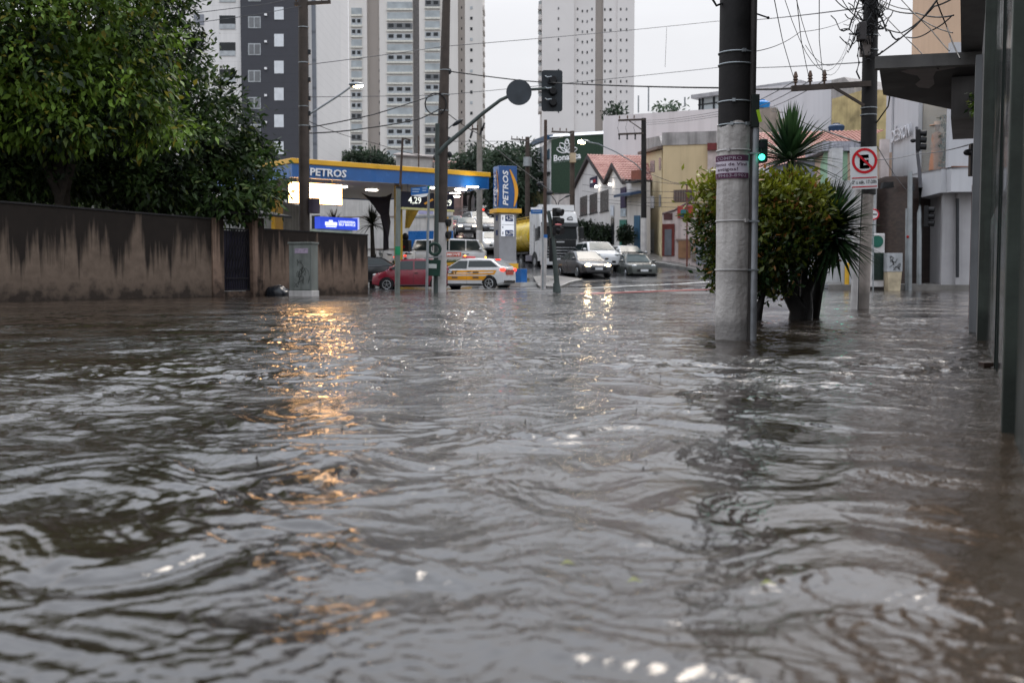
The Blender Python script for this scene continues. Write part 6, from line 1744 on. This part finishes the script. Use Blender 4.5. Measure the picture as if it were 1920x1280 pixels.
Y = 49.0; o = W(1638, HZ, Y); o.z = -.1
t = thing('round_road_sign', 'round white road sign with a red rim half behind the no-stopping pole', 'road sign', o)
shaft(1637, 537, 1637, 385, Y, .035, .035, STEEL, 'post', t, o)
c = W(1638, 402, Y - .05) - o; dsk = MB().cyl(c, c + Vector((0, -.015, 0)), .255, .255, 26).build('disc', WHITE, t)
MB().torus(c + Vector((0, -.018, 0)), .225, .032, 'Y', 28, 6).build('red_rim', M('sign red', (.50, .012, .03), .4), t)
MB().box(c + Vector((0, -.03, 0)), (.30, .01, .045)).build('arrow', BLACK, dsk)
Y = 51; c = W(1588, HZ, Y); MB().lathe([(.11, 0), (.11, 1.0), (.09, 1.08), (.03, 1.1)], (0, 0, 0), 14).build('yellow_bollard', M('yellow bollard paint', (.55, .32, .03), .5, var=.2), smooth=True, label='yellow bollard at the kerb behind the yucca leaves', cat='bollard').location = (c.x, Y, W(0, 536, Y).z)
Y = 52.2; c = W(1660, 349, Y); MB().prism([(-.28, 0, -.14), (.28, -.1, -.10), (.22, -.1, .18), (-.2, 0, .16)], (0, -.35, 0)).build('loudspeaker', BLACK, label='black loudspeaker box on the brown tile block near the no-stopping sign', cat='loudspeaker').location = c
# green pedestrian signal deep behind the yucca
Y = 52; o = W(1583, HZ, Y); o.z = 0
t = thing('pedestrian_signal', 'small distant signal lit green behind the yucca leaves', 'traffic light', o)
shaft(1584, 536, 1584, 412, Y, .05, .05, STEEL, 'post', t, o); MB().box(W(1584, 422, Y) - o, (.3, .2, .75)).build('case', BLACK, t); MB().cyl(W(1583, 420, Y - .1) - o, W(1583, 420, Y - .16) - o, .10, .10, 12).build('lens', GREEN_L, t)

# ================================================================== foreground pole
Y = 10.4; o = W(1374, HZ, Y); o.z = 0
t = thing('utility_pole', 'big foreground concrete pole, black above, white below, with a poster', 'utility pole', o)
r0 = .158
MB().cyl((0, 0, 2.03), (0, 0, 9.5), r0, .135, 32).build('black_shaft', POLE_BLK, t, smooth=True)
WPOLE = M('cracked whitewash on concrete', (.47, .44, .415), .55, var=.35, scale=2.2, streak=.7, sscale=9, dirt=(.17, .15, .135), bump=.7, tide=.16)
mb = MB(); rings = []; r = np.random.RandomState(5)
for i in range(28):
    z_ = -.5 + i * (2.06 + .5) / 27
    rings.append([((r0 + .006 + .002 * r.randn()) * math.cos(a_), (r0 + .006 + .002 * r.randn()) * math.sin(a_), z_ + (.03 * math.sin(a_ * 3) if i == 27 else 0)) for a_ in np.linspace(0, 2 * PI, 41)[:-1]])
mb.loft(rings).build('white_shaft', WPOLE, t, smooth=True)
for py in (101, 123, 193, 236): MB().torus((0, 0, W(0, py, Y).z), r0 + .003, .008, 'Z', 32, 6).build('wire_band', STEEL, t, smooth=True)
for py in (284, 415, 506): MB().torus((0, 0, W(0, py, Y).z), r0 + .010, .009, 'Z', 32, 6).build('painted_band', POLE_WH, t, smooth=True)
for py, a_ in ((236, 250), (236, 300), (193, 255), (101, 285), (284, 240), (415, 300)):
    z_ = W(0, py, Y).z; MB().box(((r0 + .015) * math.cos(R(a_)), (r0 + .015) * math.sin(R(a_)), z_), (.035, .03, .03), rz=R(a_)).build('buckle', STEEL if py < 250 else POLE_WH, t)
# poster wrapped round the shaft
a0, a1 = R(176), R(308)
def wrap(mb, za, zb_, rr, aa=a0, ab=a1):
    n = 22; vs = []
    for z_ in (za, zb_):
        for i in range(n + 1): q = aa + (ab - aa) * i / n; vs.append((rr * math.cos(q), rr * math.sin(q), z_))
    return mb.add(vs, [(i, i + 1, n + 2 + i, n + 1 + i) for i in range(n)])
zz = lambda py: W(0, py, Y).z
WINE = M('wine poster ink', (.10, .035, .07), .6, var=.2, scale=9); LILA = M('pale poster paper', (.52, .46, .52), .6, var=.12, scale=9)
ps = wrap(MB(), zz(337), zz(294), .176).build('poster', LILA, t, smooth=True)
wrap(MB(), zz(305), zz(294), .1775).build('poster_band', WINE, ps, smooth=True)
wrap(MB(), zz(337), zz(327), .1775).build('poster_band', WINE, ps, smooth=True)
def wtext(s, mat_, py0, py1, aa, ab):
    am = R((aa + ab) / 2); w_ = R(ab - aa) * .179
    text('poster_text', s, mat_, ps, lambda x, y, q: (.1790 * math.cos(am + x / .179), .1790 * math.sin(am + x / .179), zz((py0 + py1) / 2) + y), w=w_, h=zz(py0) - zz(py1), ext=.0, off=.01)
wtext('COMPRO', LILA, 297, 303, 194, 282); wtext('Discos de Vinil', WINE, 308, 314, 180, 300); wtext('antigos!', WINE, 317, 325, 198, 270); wtext('1 99463-8902', LILA, 329, 334.5, 190, 298)
MB().tube([(-.13, -.05, zz(8)), (-.2, -.06, zz(14)), (-.235, -.05, zz(2)), (-.21, -.04, zz(-18)), (-.15, -.05, zz(-25))], .012, 6).build('cable_loop', CABLE, t, smooth=True)
MB().tube([(.15, -.06, zz(27)), (.28, -.10, zz(38))], .008, 6).build('rod', DARKGREY, t); MB().ell((.285, -.10, zz(38.5)), (.015, .015, .015), 8, 5).build('rod_tip', BLACK, t, smooth=True)
# conduit and signal post right beside it
MB().cyl((.145, -.085, -.5), (.150, -.085, 3.6), .034, .034, 12).build('conduit', M('dark stained conduit', (.05, .045, .042), .55, var=.6, scale=4, streak=.6), t, smooth=True)
MB().cyl((.195, -.06, -.5), (.195, -.06, zz(290)), .022, .022, 10).build('conduit', POLE_WH, t, smooth=True)
o = W(1411, HZ, 10.3); o.z = 0
t = thing('pedestrian_signal', 'grey signal post touching the big foreground pole, with a green lamp lit beside the yucca', 'traffic light', o)
MB().cyl((0.01, 0, -.5), (0.01, 0, W(0, 240, 10.3).z), .036, .036, 16).build('post', M('scuffed grey signal post', (.30, .31, .325), .45, .2, var=.4, scale=5, streak=.5, sscale=8), t, smooth=True)
z_ = lambda py: W(0, py, 10.3).z
MB().b2(-.04, .035, -.05, .05, z_(240), z_(178)).build('top_box', M('black green box', (.02, .025, .022), .5, var=.4), t, bevel=.005)
MB().box((.03, -.053, z_(219)), (.03, .005, .12), m=Matrix.Rotation(-.25, 3, 'Y')).build('yellow_tag', M('fluorescent tag', (.35, .55, .03), .5), t)
hd = MB().b2(.045, .115, -.07, .07, z_(305), z_(262)).build('signal_head', M('black green signal case', (.010, .022, .018), .45), t, bevel=.01)
MB().cyl((.055, -.075, z_(296.5)), (.055, -.085, z_(296.5)), .029, .029, 16).build('lens', GREEN_L, hd)
MB().cyl((.055, -.075, z_(274)), (.055, -.082, z_(274)), .029, .029, 16).build('lens', GLASS_DK, hd)
for py in (288, 415, 506): MB().b2(-.05, .05, -.042, .042, z_(py + 1.5), z_(py - 1.5)).build('strap', STEEL, t)

# ================================================================== croton bush and yucca
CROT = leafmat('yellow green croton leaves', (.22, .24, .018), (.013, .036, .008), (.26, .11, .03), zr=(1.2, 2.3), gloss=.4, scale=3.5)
GRN = leafmat('mid green croton leaves', (.10, .13, .018), (.012, .026, .008), gloss=.3, scale=3)
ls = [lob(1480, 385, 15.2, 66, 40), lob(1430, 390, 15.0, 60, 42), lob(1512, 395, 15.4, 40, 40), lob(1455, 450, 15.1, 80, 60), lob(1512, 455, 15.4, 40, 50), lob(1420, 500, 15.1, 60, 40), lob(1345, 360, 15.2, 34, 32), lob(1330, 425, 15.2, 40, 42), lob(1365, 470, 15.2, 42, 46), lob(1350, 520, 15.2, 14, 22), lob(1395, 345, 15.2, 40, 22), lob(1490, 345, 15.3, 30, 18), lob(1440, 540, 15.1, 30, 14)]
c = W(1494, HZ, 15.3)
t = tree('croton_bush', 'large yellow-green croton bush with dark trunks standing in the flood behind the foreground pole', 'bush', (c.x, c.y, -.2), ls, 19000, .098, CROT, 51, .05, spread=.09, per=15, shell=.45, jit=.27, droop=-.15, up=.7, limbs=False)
for ch in list(t.children):
    if ch.name.startswith('trunk'): bpy.data.objects.remove(ch)
BARKB = M('black wet bark', (.014, .012, .011), .5, var=.4, scale=12, bump=.5)
b0 = Vector((c.x, c.y, -.2)); mb = MB()
def br(pts, r0_, r1_): mb.tube([W(*q) - b0 for q in pts], r0_, 10, r1_)
br([(1496, 610, 15.3), (1496, 580, 15.3), (1478, 550, 15.3), (1462, 515, 15.25), (1445, 470, 15.2)], .15, .03)
br([(1494, 610, 15.35), (1492, 575, 15.35), (1490, 535, 15.3), (1480, 480, 15.25)], .10, .03)
br([(1504, 610, 15.3), (1510, 580, 15.35), (1512, 548, 15.4), (1525, 520, 15.4), (1545, 490, 15.4)], .14, .03)
br([(1508, 600, 15.3), (1508, 560, 15.35), (1508, 520, 15.4), (1515, 460, 15.4)], .09, .03)
br([(1417, 615, 15.0), (1424, 575, 15.0), (1432, 545, 15.05), (1425, 500, 15.1)], .07, .03)
br([(1372, 600, 15.2), (1368, 550, 15.2), (1360, 500, 15.2), (1345, 440, 15.2)], .05, .02)
mb.build('trunk', BARKB, t, smooth=True)
YUC = leafmat('yucca leaves', (.040, .085, .030), (.010, .026, .012), gloss=.3, scale=2)
c = W(1516, HZ, 16.0); z1, z2 = W(1477, 318, 16).z, W(1545, 435, 16).z
dx1, dx2 = W(1477, 318, 16).x - c.x, W(1552, 425, 15.3).x - c.x
spiky('yucca_plant', 'dark green yucca with sword leaves rising behind and right of the croton bush', 'yucca', (c.x, 16.0, 0), 2, 80, 1.0, .10, YUC, 61, elev=(-.25, 1.5), bend=.18, trunkmat=BARKB,
      heads=[(dx1, -.1, z1 + .12, .86, 150, (0, 0)), (dx2, -.7, z2, .76, 150, (.28, -.15)), (dx2 + .06, -.75, z2 - .12, .72, 110, (.25, -.2), (-1.1, .6))],
      trunk=[([(-.05, 0, -.3), (-.1, .05, .6), (dx1, .1, z1)], .11, .07), ([(.02, 0, -.3), (.08, -.2, .4), (dx2, -.7, z2)], .11, .06)])

# ================================================================== no-stopping sign and its poles
Y = 20.6; o = W(1615, HZ, Y); o.z = 0
t = thing('utility_pole', 'dark cluttered utility pole with crossarm and tangled cables, carrying the no-stopping sign', 'utility pole', o)
shaft(1627, 365, 1634, -70, Y, .15, .135, POLE_BLK, 'black_shaft', t, o, 0)
shaft(1614, 580, 1623, 365, Y, .155, .150, M('peeling whitewash', (.34, .30, .27), .6, var=.5, scale=3.5, streak=.5, dirt=(.10, .08, .065), bump=.3, tide=.3), 'white_shaft', t, o)
MB().tube([W(1608, 582, Y - .17) - o, W(1611, 470, Y - .17) - o, W(1616, 370, Y - .17) - o, W(1618, 300, Y - .17) - o], .014, 6).build('cable_run', CABLE, t)
bands(t, o, [(1629, 203), (1628.5, 216), (1631, 68), (1631, 95)], Y, .158, STEEL, .018)
a_, b_ = W(1484, 166.5, Y - .25) - o, W(1632, 157, Y - .18) - o
crossarm(t, a_, b_, (.05, .235, .415), .085, .26)
MB().bar(W(1562, 163, Y - .25) - o, W(1620, 198, Y - .18) - o, .045).build('brace', POLE_DK, t)
MB().b2((W(1600, 0, Y) - o).x, (W(1613, 0, Y) - o).x, -.42, -.2, (W(0, 84, Y)).z, (W(0, 50, Y)).z).build('terminal_box', M('dark terminal box', (.05, .045, .045), .5), t, bevel=.02)
MB().box(W(1622, 88, Y - .2) - o, (.15, .2, .35)).build('grey_fitting', M('grey brown fitting', (.14, .12, .11), .6), t)
MB().tube([W(1610, 90, Y - .25) - o, W(1608, 105, Y - .3) - o, W(1611, 118, Y - .25) - o, W(1606, 135, Y - .3) - o, W(1612, 148, Y - .25) - o], .016, 6).build('cable_drop', CABLE, t, smooth=True)
mb = MB(); r = np.random.RandomState(15)
for k in range(44):
    x0, y0 = r.uniform(1604, 1652), r.uniform(-15, 70); p = []
    x1, y1 = x0 + r.uniform(-60, 45), y0 + r.uniform(-25, 60)
    for s_ in np.linspace(0, 1, 8): p.append(W(x0 + (x1 - x0) * s_, y0 + (y1 - y0) * s_ + 26 * math.sin(PI * s_) * r.uniform(.4, 1.0), Y - .18 - .25 * r.rand()) - o)
    mb.tube(p, r.choice([.006, .010, .016]), 5)
mb.build('cable_tangle', CABLE, t, smooth=True)
for px, py in ((1657, 30), (1662, 52), (1650, 53), (1655, 100)): MB().tube([W(1640, py + 3, Y) - o, W(px - 6, py + 2, Y) - o, W(px, py - 4, Y) - o], .02, 6).build('hook', BLACK, t)
Y2 = 20.2; o2 = W(1603, HZ, Y2); o2.z = 0
t = thing('no_stopping_sign', 'white no-stopping sign with a crossed red circle on a slim white post', 'road sign', o2)
shaft(1601, 578, 1609, 352, Y2, .065, .06, POLE_WH, 'post', t, o2)
c = W(1619.5, 315.5, Y2 - .12) - o2; rot = Matrix.Rotation(-.045, 3, 'Y'); k = Y2 / F
pl = MB().box(c, (50 * k, .015, 77 * k), m=rot).build('plate', M('sign plate white', (.60, .60, .60), .4, var=.1, scale=3), t, bevel=.004)
f_ = lambda dx, dy, d=0: c + rot @ Vector((dx * k, -.012 - d, -dy * k))
RED_SG = M('sign ring red', (.50, .012, .02), .4)
rc = f_(1.5, -13.5)
mb = MB(); n = 40; vs = []
for rad_ in (18.6, 23.4):
    for i in range(n): a_ = 2 * PI * i / n; vs.append(f_(1.5 + rad_ * math.cos(a_), -13.5 + rad_ * math.sin(a_), .002))
mb.add(vs, [(i, (i + 1) % n, n + (i + 1) % n, n + i) for i in range(n)]); mb.build('red_ring', RED_SG, pl)
text('letter', 'E', M('sign black', (.012, .014, .02), .4), pl, lambda x, y, q: f_(1 + x / k, -12 - y / k, .004), w=17 * k, h=25 * k, ext=.0, off=.05)
mb = MB(); q = [(-15.5, -27), (-12.5, -30), (18, 0), (15, 3)]; mb.poly(*[f_(x, y, .008) for x, y in q]); mb.build('slash', RED_SG, pl)
for yy in (17.5, 34): mb = MB(); mb.poly(*[f_(x, y, .004) for x, y in ((-23, yy + .9), (23, yy + .9), (23, yy - .9), (-23, yy - .9))]); mb.build('red_line', RED_SG, pl)
text('hours_text', '2ª a sáb, 17-20h', bpy.data.materials['sign black'], pl, lambda x, y, q: f_(0 + x / k, 25.8 - y / k, .004), w=45 * k, h=7.5 * k, ext=0, off=.005)

# ================================================================== shop building at the right edge
D0 = Vector((.390, .921, 0)); N0 = Vector((-.921, .390, 0)); A0 = Vector((1.94, 4.1, 0))
rzB = math.atan2(D0.y, D0.x)
t = thing('shop_building', 'dark steel and glass shop front along the right edge with grey concrete beyond', 'building', A0, rzB)   # local x along the street, +y towards the street
GPOST = M('grey green painted steel', (.050, .060, .050), .5, .0, var=.35, scale=5, streak=.5, sscale=14, tide=.22, bump=.1)
DPOST = M('black green steel', (.012, .018, .015), .4, var=.3)
SHEET = M('dark reflective shop panel', (.05, .05, .05), .12, .25, var=.3, scale=.8, spec=.8)
SGL = M('dark shop glass', (.012, .015, .015), .05, spec=.8)
def pillar(s, w_, nn):
    MB().b2(s, s + w_, -.25, nn, -.4, 7).build('pillar', GPOST, t, bevel=.004)
    MB().b2(s + w_ + .001, s + w_ + .15, -.25, nn * .75, -.4, 7).build('pillar_edge', DPOST, t)
MB().b2(-3.5, -.12, -.2, .0, -.4, 7).build('near_panel', DPOST, t)
pillar(-.02, .12, .042)
MB().b2(.26, 3.4, -.14, -.02, -.4, 1.12).build('lower_panel', SHEET, t); MB().b2(.26, 3.4, -.14, -.025, 1.123, 7).build('glass_pane', SGL, t)
for s in (1.5, 3.0): MB().b2(s, s + .03, -.02, -.012, -.4, 1.12).build('mullion', DPOST, t)
MB().b2(3.45, 6.65, -.2, -.02, -.4, 1.12).build('lower_panel', SHEET, t); MB().b2(3.45, 6.65, -.2, -.025, 1.123, 7).build('glass_pane', SGL, t)
MB().b2(3.40, 3.44, -.1, -.01, -.4, 7).build('mullion', DPOST, t)
pillar(6.7, .16, .062)
CONC = M('grey stained concrete', (.115, .11, .108), .65, var=.25, scale=1.2, streak=.45, sscale=3, bump=.1)
MB().b2(7.05, 12.6, -.3, .06, -.4, 3.2).build('concrete_wall', CONC, t)
MB().b2(8.2, 9.0, .06, .13, -.4, 3.0).build('grey_panel', M('blue grey steel panel', (.17, .175, .18), .45, var=.2, streak=.4), t)
MB().b2(12.62, 12.8, -.3, .12, -.4, 1.95).build('corner_trim', M('dark red corner pipe', (.10, .03, .035), .5), t)
MB().b2(7.05, 13.4, -.3, .30, 3.62, 8).build('upper_storey', CONC, t)
MB().b2(12.0, 14.6, -.3, .42, 2.86, 3.43).build('ledge_block', CONC, t)
SLABM = M('dark blotched awning underside', (.045, .041, .042), .75, var=.5, scale=1.2)  # blotchy slab tone, darker than the edge strip
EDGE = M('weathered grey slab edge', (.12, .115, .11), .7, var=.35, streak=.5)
# concrete awning over the pavement
def bl(px, py, z_):
    xc, yc = (px - 960) / F, (640 - py) / F; dy, dz = CT + yc * ST, -ST + yc * CT
    tt = (z_ - EYE) / dz; P_ = Vector((xc * tt, dy * tt, z_)); q = P_ - A0
    return Vector((q.dot(D0), q.dot(N0), z_))
zs = 3.44
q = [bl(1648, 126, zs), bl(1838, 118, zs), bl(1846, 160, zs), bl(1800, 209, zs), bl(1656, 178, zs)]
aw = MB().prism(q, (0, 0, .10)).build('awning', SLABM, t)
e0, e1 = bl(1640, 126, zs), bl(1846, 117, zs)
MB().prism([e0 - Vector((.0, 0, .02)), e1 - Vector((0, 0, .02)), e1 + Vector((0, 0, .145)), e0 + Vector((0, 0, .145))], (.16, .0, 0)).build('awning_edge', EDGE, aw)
# peeled patch under the awning
pq = [bl(x, y, zs - .004) for x, y in ((1688, 133), (1735, 124), (1800, 122), (1790, 128), (1755, 134), (1750, 144), (1752, 158), (1742, 166), (1722, 164), (1716, 158), (1726, 150), (1720, 142), (1700, 138))]
MB().add(pq, [tuple(range(len(pq)))]).build('peeled_patch', M('peeled render patch', (.19, .16, .16), .7, var=.3, scale=4), aw)
fl_ = [bl(1835, 55, 0)]
lp = W(1832, 26, 15.5) - A0; lp = Vector((lp.dot(D0), lp.dot(N0), lp.z)); MB().box(lp, (.3, .18, .09), m=Matrix.Rotation(.3, 3, 'Y')).build('flood_lamp', M('pale lamp case', (.3, .3, .3), .5), t, bevel=.01)
MB().tube([lp, lp + Vector((.0, -.1, .08)), lp + Vector((.1, -.3, .02))], .012, 6).build('lamp_bracket', BLACK, t)
# weeds growing from the ledge, black signal head on the corner, bottle, tray
P_ = W(1842, 188, 13.5); tree('wall_weeds', 'small green weeds growing out of the wall under the awning', 'weeds', (P_.x, P_.y, P_.z - .1), [(P_, (.10, .18, .12))], 260, .07, LEAF_LT, 71, .01, spread=.05, limbs=False)
Y = 16.6; o = W(1822, HZ, Y); o.z = 0
t = thing('traffic_signal', 'narrow black signal case fixed to the grey wall below the concrete ledge', 'traffic light', o)
c = W(1822, 300, Y) - o; MB().box(c, (.07, .1, .5)).build('case', BLACK, t, bevel=.01)
MB().ell(W(1815, 286, Y) - o, (.07, .07, .05), 10, 6).build('visor', BLACK, t, smooth=True)
c = W(1822, 604, 15.0); MB().lathe([(.015, -.13), (.035, -.1), (.036, 0), (.034, .07), (.015, .12), (.013, .15)], (0, 0, 0), 12).build('plastic_bottle', M('milky bottle', (.55, .48, .36), .3), smooth=True, label='pale floating plastic bottle against the foot of the grey wall', cat='bottle').location = (c.x, c.y, .08)
c = W(1857, 685, 7.3); MB().box((0, 0, .006), (.07, .09, .03)).build('floating_tray', M('dark brown tray', (.03, .018, .014), .5), bevel=.005, label='dark little tray floating at the foot of the shop glass', cat='tray').location = (c.x - .03, c.y, .0)
# floating leaves
r = np.random.RandomState(2); LEAFY = M('floating yellow green leaf', (.22, .24, .03), .5)
for i, (px, py, lab) in enumerate(((1312, 572, 'yellow-green leaf floating left of the foreground pole'), (1190, 1120, 'small leaf floating low in the right foreground water'), (1065, 1085, 'small leaf floating in the middle foreground water'), (1440, 1125, 'small leaf floating beside the dark reflection at bottom right'))):
    Yg = 1200 / (py - 520); c = W(px, py, Yg); s_ = .016 if i else .15
    MB().poly((-s_, 0, 0), (-s_ * .2, -s_ * .4, .006), (s_, 0, .0), (-s_ * .1, s_ * .4, .008)).build('floating_leaf', LEAFY, label=lab, cat='leaf', group='leaves floating on the flood').location = (c.x, c.y, .022)

# ================================================================== pavements and markings
kl = [gp(1150, 488), gp(1248, 498), gp(1300, 508), gp(1345, 518), gp(1420, 528)]
inn = [(W(1160, 0, 74).x + 1.5, 74), (W(1205, 0, 70).x + 1, 70), (W(1241, 0, 66).x + .4, 66.5), (W(1345, 0, 64).x, 64.5), (W(1440, 0, 58).x, 60)]
draped('pavement', [(x, y) for x, y in kl], inn, PAVE, .13, 30, 5, .14)
kk = [(x, y) for x, y in kl]; kin = [(x + .06, y + .2) for x, y in kl]
draped('kerb', kk, kin, KERB, .145, 30, 2, .16)
draped('pavement', [(15.0, 50.4), (20, 50.2), (40, 50.0)], [(15.5, 54), (20, 53.0), (40, 53)], PAVE, .34, 20, 4, .5)
draped('kerb', [(14.9, 50.3), (20, 50.1), (40, 49.9)], [(14.9, 50.5), (20, 50.28), (40, 50.1)], M('dark wet kerb', (.14, .13, .12), .5, var=.3), .355, 20, 2, .5)
# traffic island corner by the lorry
isl = [gp(1010, 540), gp(1045, 541), gp(1070, 532), gp(1092, 528)]
draped('traffic_island', isl, [gp(1000, 522), gp(1020, 520), gp(1050, 521), gp(1085, 525)], PAVE, .10, 14, 4, .12)
draped('kerb', isl, [(x, y + .25) for x, y in isl], KERB, .115, 14, 2, .13)
a_ = [gp(1085, 552, .02), gp(1130, 550, .02), gp(1200, 547.5, .02), gp(1345, 542.5, .02)]
draped('lane_marking', [(x, y) for x, y in a_], [(x + .1, y + 1.3) for x, y in a_], RED_RD, .016, 40, 3)
for i in range(7):
    x0, x1 = 1100 + i * 36, 1122 + i * 36; y_ = 548.5 - (x0 - 1100) * .037
    p0, p1 = gp(x0, y_, .02), gp(x1, y_ - .7, .02); draped('lane_marking', [p0, p1], [(p0[0] + .05, p0[1] + .5), (p1[0] + .05, p1[1] + .5)], WHITE_RD, .022, 4, 2)
p0, p1 = gp(1045, 541), gp(1340, 529.5); draped('stop_line', [p0, p1], [(p0[0], p0[1] + .35), (p1[0], p1[1] + .35)], WHITE_RD, .012, 30, 2)
p0, p1 = gp(838, 546), gp(975, 540.5); draped('lane_marking', [p0, p1], [(p0[0], p0[1] + .4), (p1[0], p1[1] + .4)], WHITE_RD, .012, 20, 2)

# ================================================================== overhead cables
def cable(pts, r_, label, mat=CABLE, sag=0.0, group='overhead cables', n=14):
    """pts: (px, py, Y) supports; a slack span between each pair"""
    out = []
    for a, b_ in zip(pts[:-1], pts[1:]):
        A_, B_ = W(*a), W(*b_); L_ = (B_ - A_).length
        for i in range(n):
            s_ = i / n; p = A_.lerp(B_, s_); p.z -= sag * L_ * 4 * s_ * (1 - s_); out.append(p)
    out.append(W(*pts[-1]))
    o_ = out[0].copy()
    MB().tube([p - o_ for p in out], r_, 5).build('overhead_cable', mat, label=label, cat='cable', group=group).location = o_


far = CABLE_FAR
cable([(573, 122, 37.5), (836, 87, 43), (1345, 40, 60), (1622, 14, 20.6)], .014, 'thin cable from the left pole over the towers to the cluttered right pole', far, .002)
cable([(574, 182, 37.5), (833, 178, 43), (1345, 127, 44), (1620, 117, 20.6)], .012, 'faint level cable crossing behind the traffic signal to the right pole', far, .002)
cable([(574, 240, 37.5), (700, 215, 40), (831, 172, 43)], .022, 'upper of the two thick cables from the left pole rising to the brown pole', CABLE, .006)
cable([(574, 250, 37.5), (690, 240, 40), (790, 222, 42), (832, 200, 43)], .024, 'lower sagging thick cable from the left pole to the brown pole', CABLE, .012)
cable([(843, 134, 43), (985, 152, 45), (1348, 165, 30), (1484, 166, 20.5)], .024, 'thick cable from the brown pole behind the signal to the crossarm', CABLE, .003)
cable([(842, 215, 43), (895, 250, 55), (1015, 345, 48), (1036, 360, 44)], .02, 'cable running down from the brown pole towards the blue-ringed pole', CABLE, .004)
cable([(352, 8, 37), (450, -12, 37)], .012, 'cable at top left in front of the white tower', far)
cable([(340, 28, 36), (500, 8, 37), (575, -8, 37.5)], .012, 'second cable at top left in front of the white tower', far)
cable([(330, 48, 36), (480, 28, 37), (575, 10, 37.5)], .012, 'third cable at top left in front of the dark window strip', far)
cable([(845, 265, 43), (1022, 264, 48), (1075, 249, 72)], .012, 'faint level cable from the brown pole to the clinic pole', far, .002)
for i, (xa, xb, xt) in enumerate(((1490, 1452, 1452), (1518, 1494, 1494), (1544, 1536, 1536))):
    cable([(xa, 152, 20.4), ((xa + xt) / 2 - 4, 75, 16), (xt, 0, 13), (xt - 20, -60, 11)], .006, '%s wire rising from the crossarm insulators to the top of the photo' % ('left', 'middle', 'right')[i], CABLE, .002)
    cable([(xa, 152, 20.4), (xa - 95, 200, 32), (1209, 226 + i * 4, 64)], .010, '%s wire from the crossarm insulators down to the yellow house pole' % ('left', 'middle', 'right')[i], far, .003)
cable([(1446, 208, 69), (1470, 211, 58), (1612, 268, 20.4)], .020, 'thick dark service cable from the tank block down to the no-stopping pole', CABLE, .002)
for i, (ya, yb, x1) in enumerate(((330, 348, 1345), (350, 355, 1345), (362, 366, 1345), (372, 372, 1345), (378, 386, 1345))):
    cable([(1092, ya - 4, 78), (1208, ya + 8, 64), (x1, yb + 2, 50)], .014, 'service cable %s across the white and yellow houses' % ('highest', 'second highest', 'middle', 'second lowest', 'lowest')[i], CABLE, .004)
cable([(1209, 322, 64), (1260, 342, 62), (1345, 352, 55)], .018, 'cable from the street lamp pole across the yellow house wall', CABLE, .003)
cable([(1640, 108, 20.6), (1718, 48, 17), (1765, -10, 14)], .014, 'thick cable rising right from the cluttered pole across the peach building', CABLE, .004)
cable([(1700, 70, 17.5), (1745, 58, 16), (1785, 30, 15.2)], .010, 'cable looping to the concrete block across the peach building', CABLE, .03)
cable([(1640, 2, 20.6), (1720, 25, 17), (1788, 29, 15)], .012, 'sagging cable from the cluttered pole top to the concrete block', CABLE, .02)
cable([(1752, -10, 15), (1775, 50, 16), (1800, 110, 14)], .010, 'steep cable down to the awning edge', CABLE, .01)
cable([(1640, 10, 20.6), (1720, 92, 17), (1760, 130, 14.5)], .008, 'diagonal cable from the cluttered pole down to the awning', CABLE, .004)
cable([(1690, 0, 18), (1745, 55, 16), (1780, 96, 14.3)], .008, 'diagonal cable before the peach building, right of the longer one', CABLE, .004)
cable([(1645, 300, 20.6), (1720, 288, 30), (1815, 272, 17)], .010, 'thin cable in front of the white corner store', far, .003)
cable([(1645, 275, 20.6), (1690, 345, 40), (1700, 356, 49)], .010, 'thin cable down from the sign pole to the steel posts', far, .002)
cable([(1640, 235, 20.6), (1665, 200, 20), (1668, 182, 17)], .014, 'short dark cable rising from the sign pole to the awning tip', CABLE, .004)
for i, (pa, pb) in enumerate((((1470, -5, 12), (1605, 25, 20.5)), ((1492, -5, 12), (1600, 40, 20.5)), ((1510, 85, 14), (1606, 58, 20.5)))):
    cable([pa, pb], .004, ('left thin looping wire', 'right thin looping wire', 'lowest thin looping wire')[i] + ' hanging to the cluttered pole', far, .10 if i < 2 else .06)
for i, (ya, yb) in enumerate(((330, 300), (345, 312), (352, 325), (368, 345))):
    cable([(1535, ya + 12, 50), (1600, yb, 20.6)], .006, 'house service wire %s fanning into the no-stopping pole' % ('uppermost', 'second', 'third', 'lowest')[i], CABLE, .004)

for i, (pts, r_, sg, lab) in enumerate(((((1640, -8, 20.6), (1705, 18, 18), (1786, 62, 15.3)), .009, .02, 'slack cable from the cluttered pole crossing the peach building above the others'),
        (((1645, 45, 20.6), (1690, 62, 18.5), (1752, 12, 15.5), (1790, -5, 14.5)), .012, .015, 'cable dipping below a black splice in front of the peach building'),
        (((1560, -8, 19), (1590, 18, 20), (1622, 42, 20.5)), .010, .03, 'thick slack cable reaching the cluttered pole from the top of the photo'),
        (((1575, -8, 18), (1604, 30, 20), (1626, 62, 20.5)), .008, .02, 'second slack cable reaching the cluttered pole from the top of the photo'),
        (((1405, 98, 10.4), (1500, 60, 15), (1606, 28, 20.5)), .005, .01, 'thin wire from the rod on the foreground pole to the cluttered pole'),
        (((573, 225, 37.5), (700, 268, 45), (823, 300, 43)), .012, .01, 'low cable from the left pole passing in front of the canopy roof'),
        (((1250, 52, 52), (1247, 126, 48)), .010, .0, 'short loose wire loop hanging between the two long sky cables'))):
    cable(list(pts), r_, lab, CABLE if r_ > .006 else far, sg)
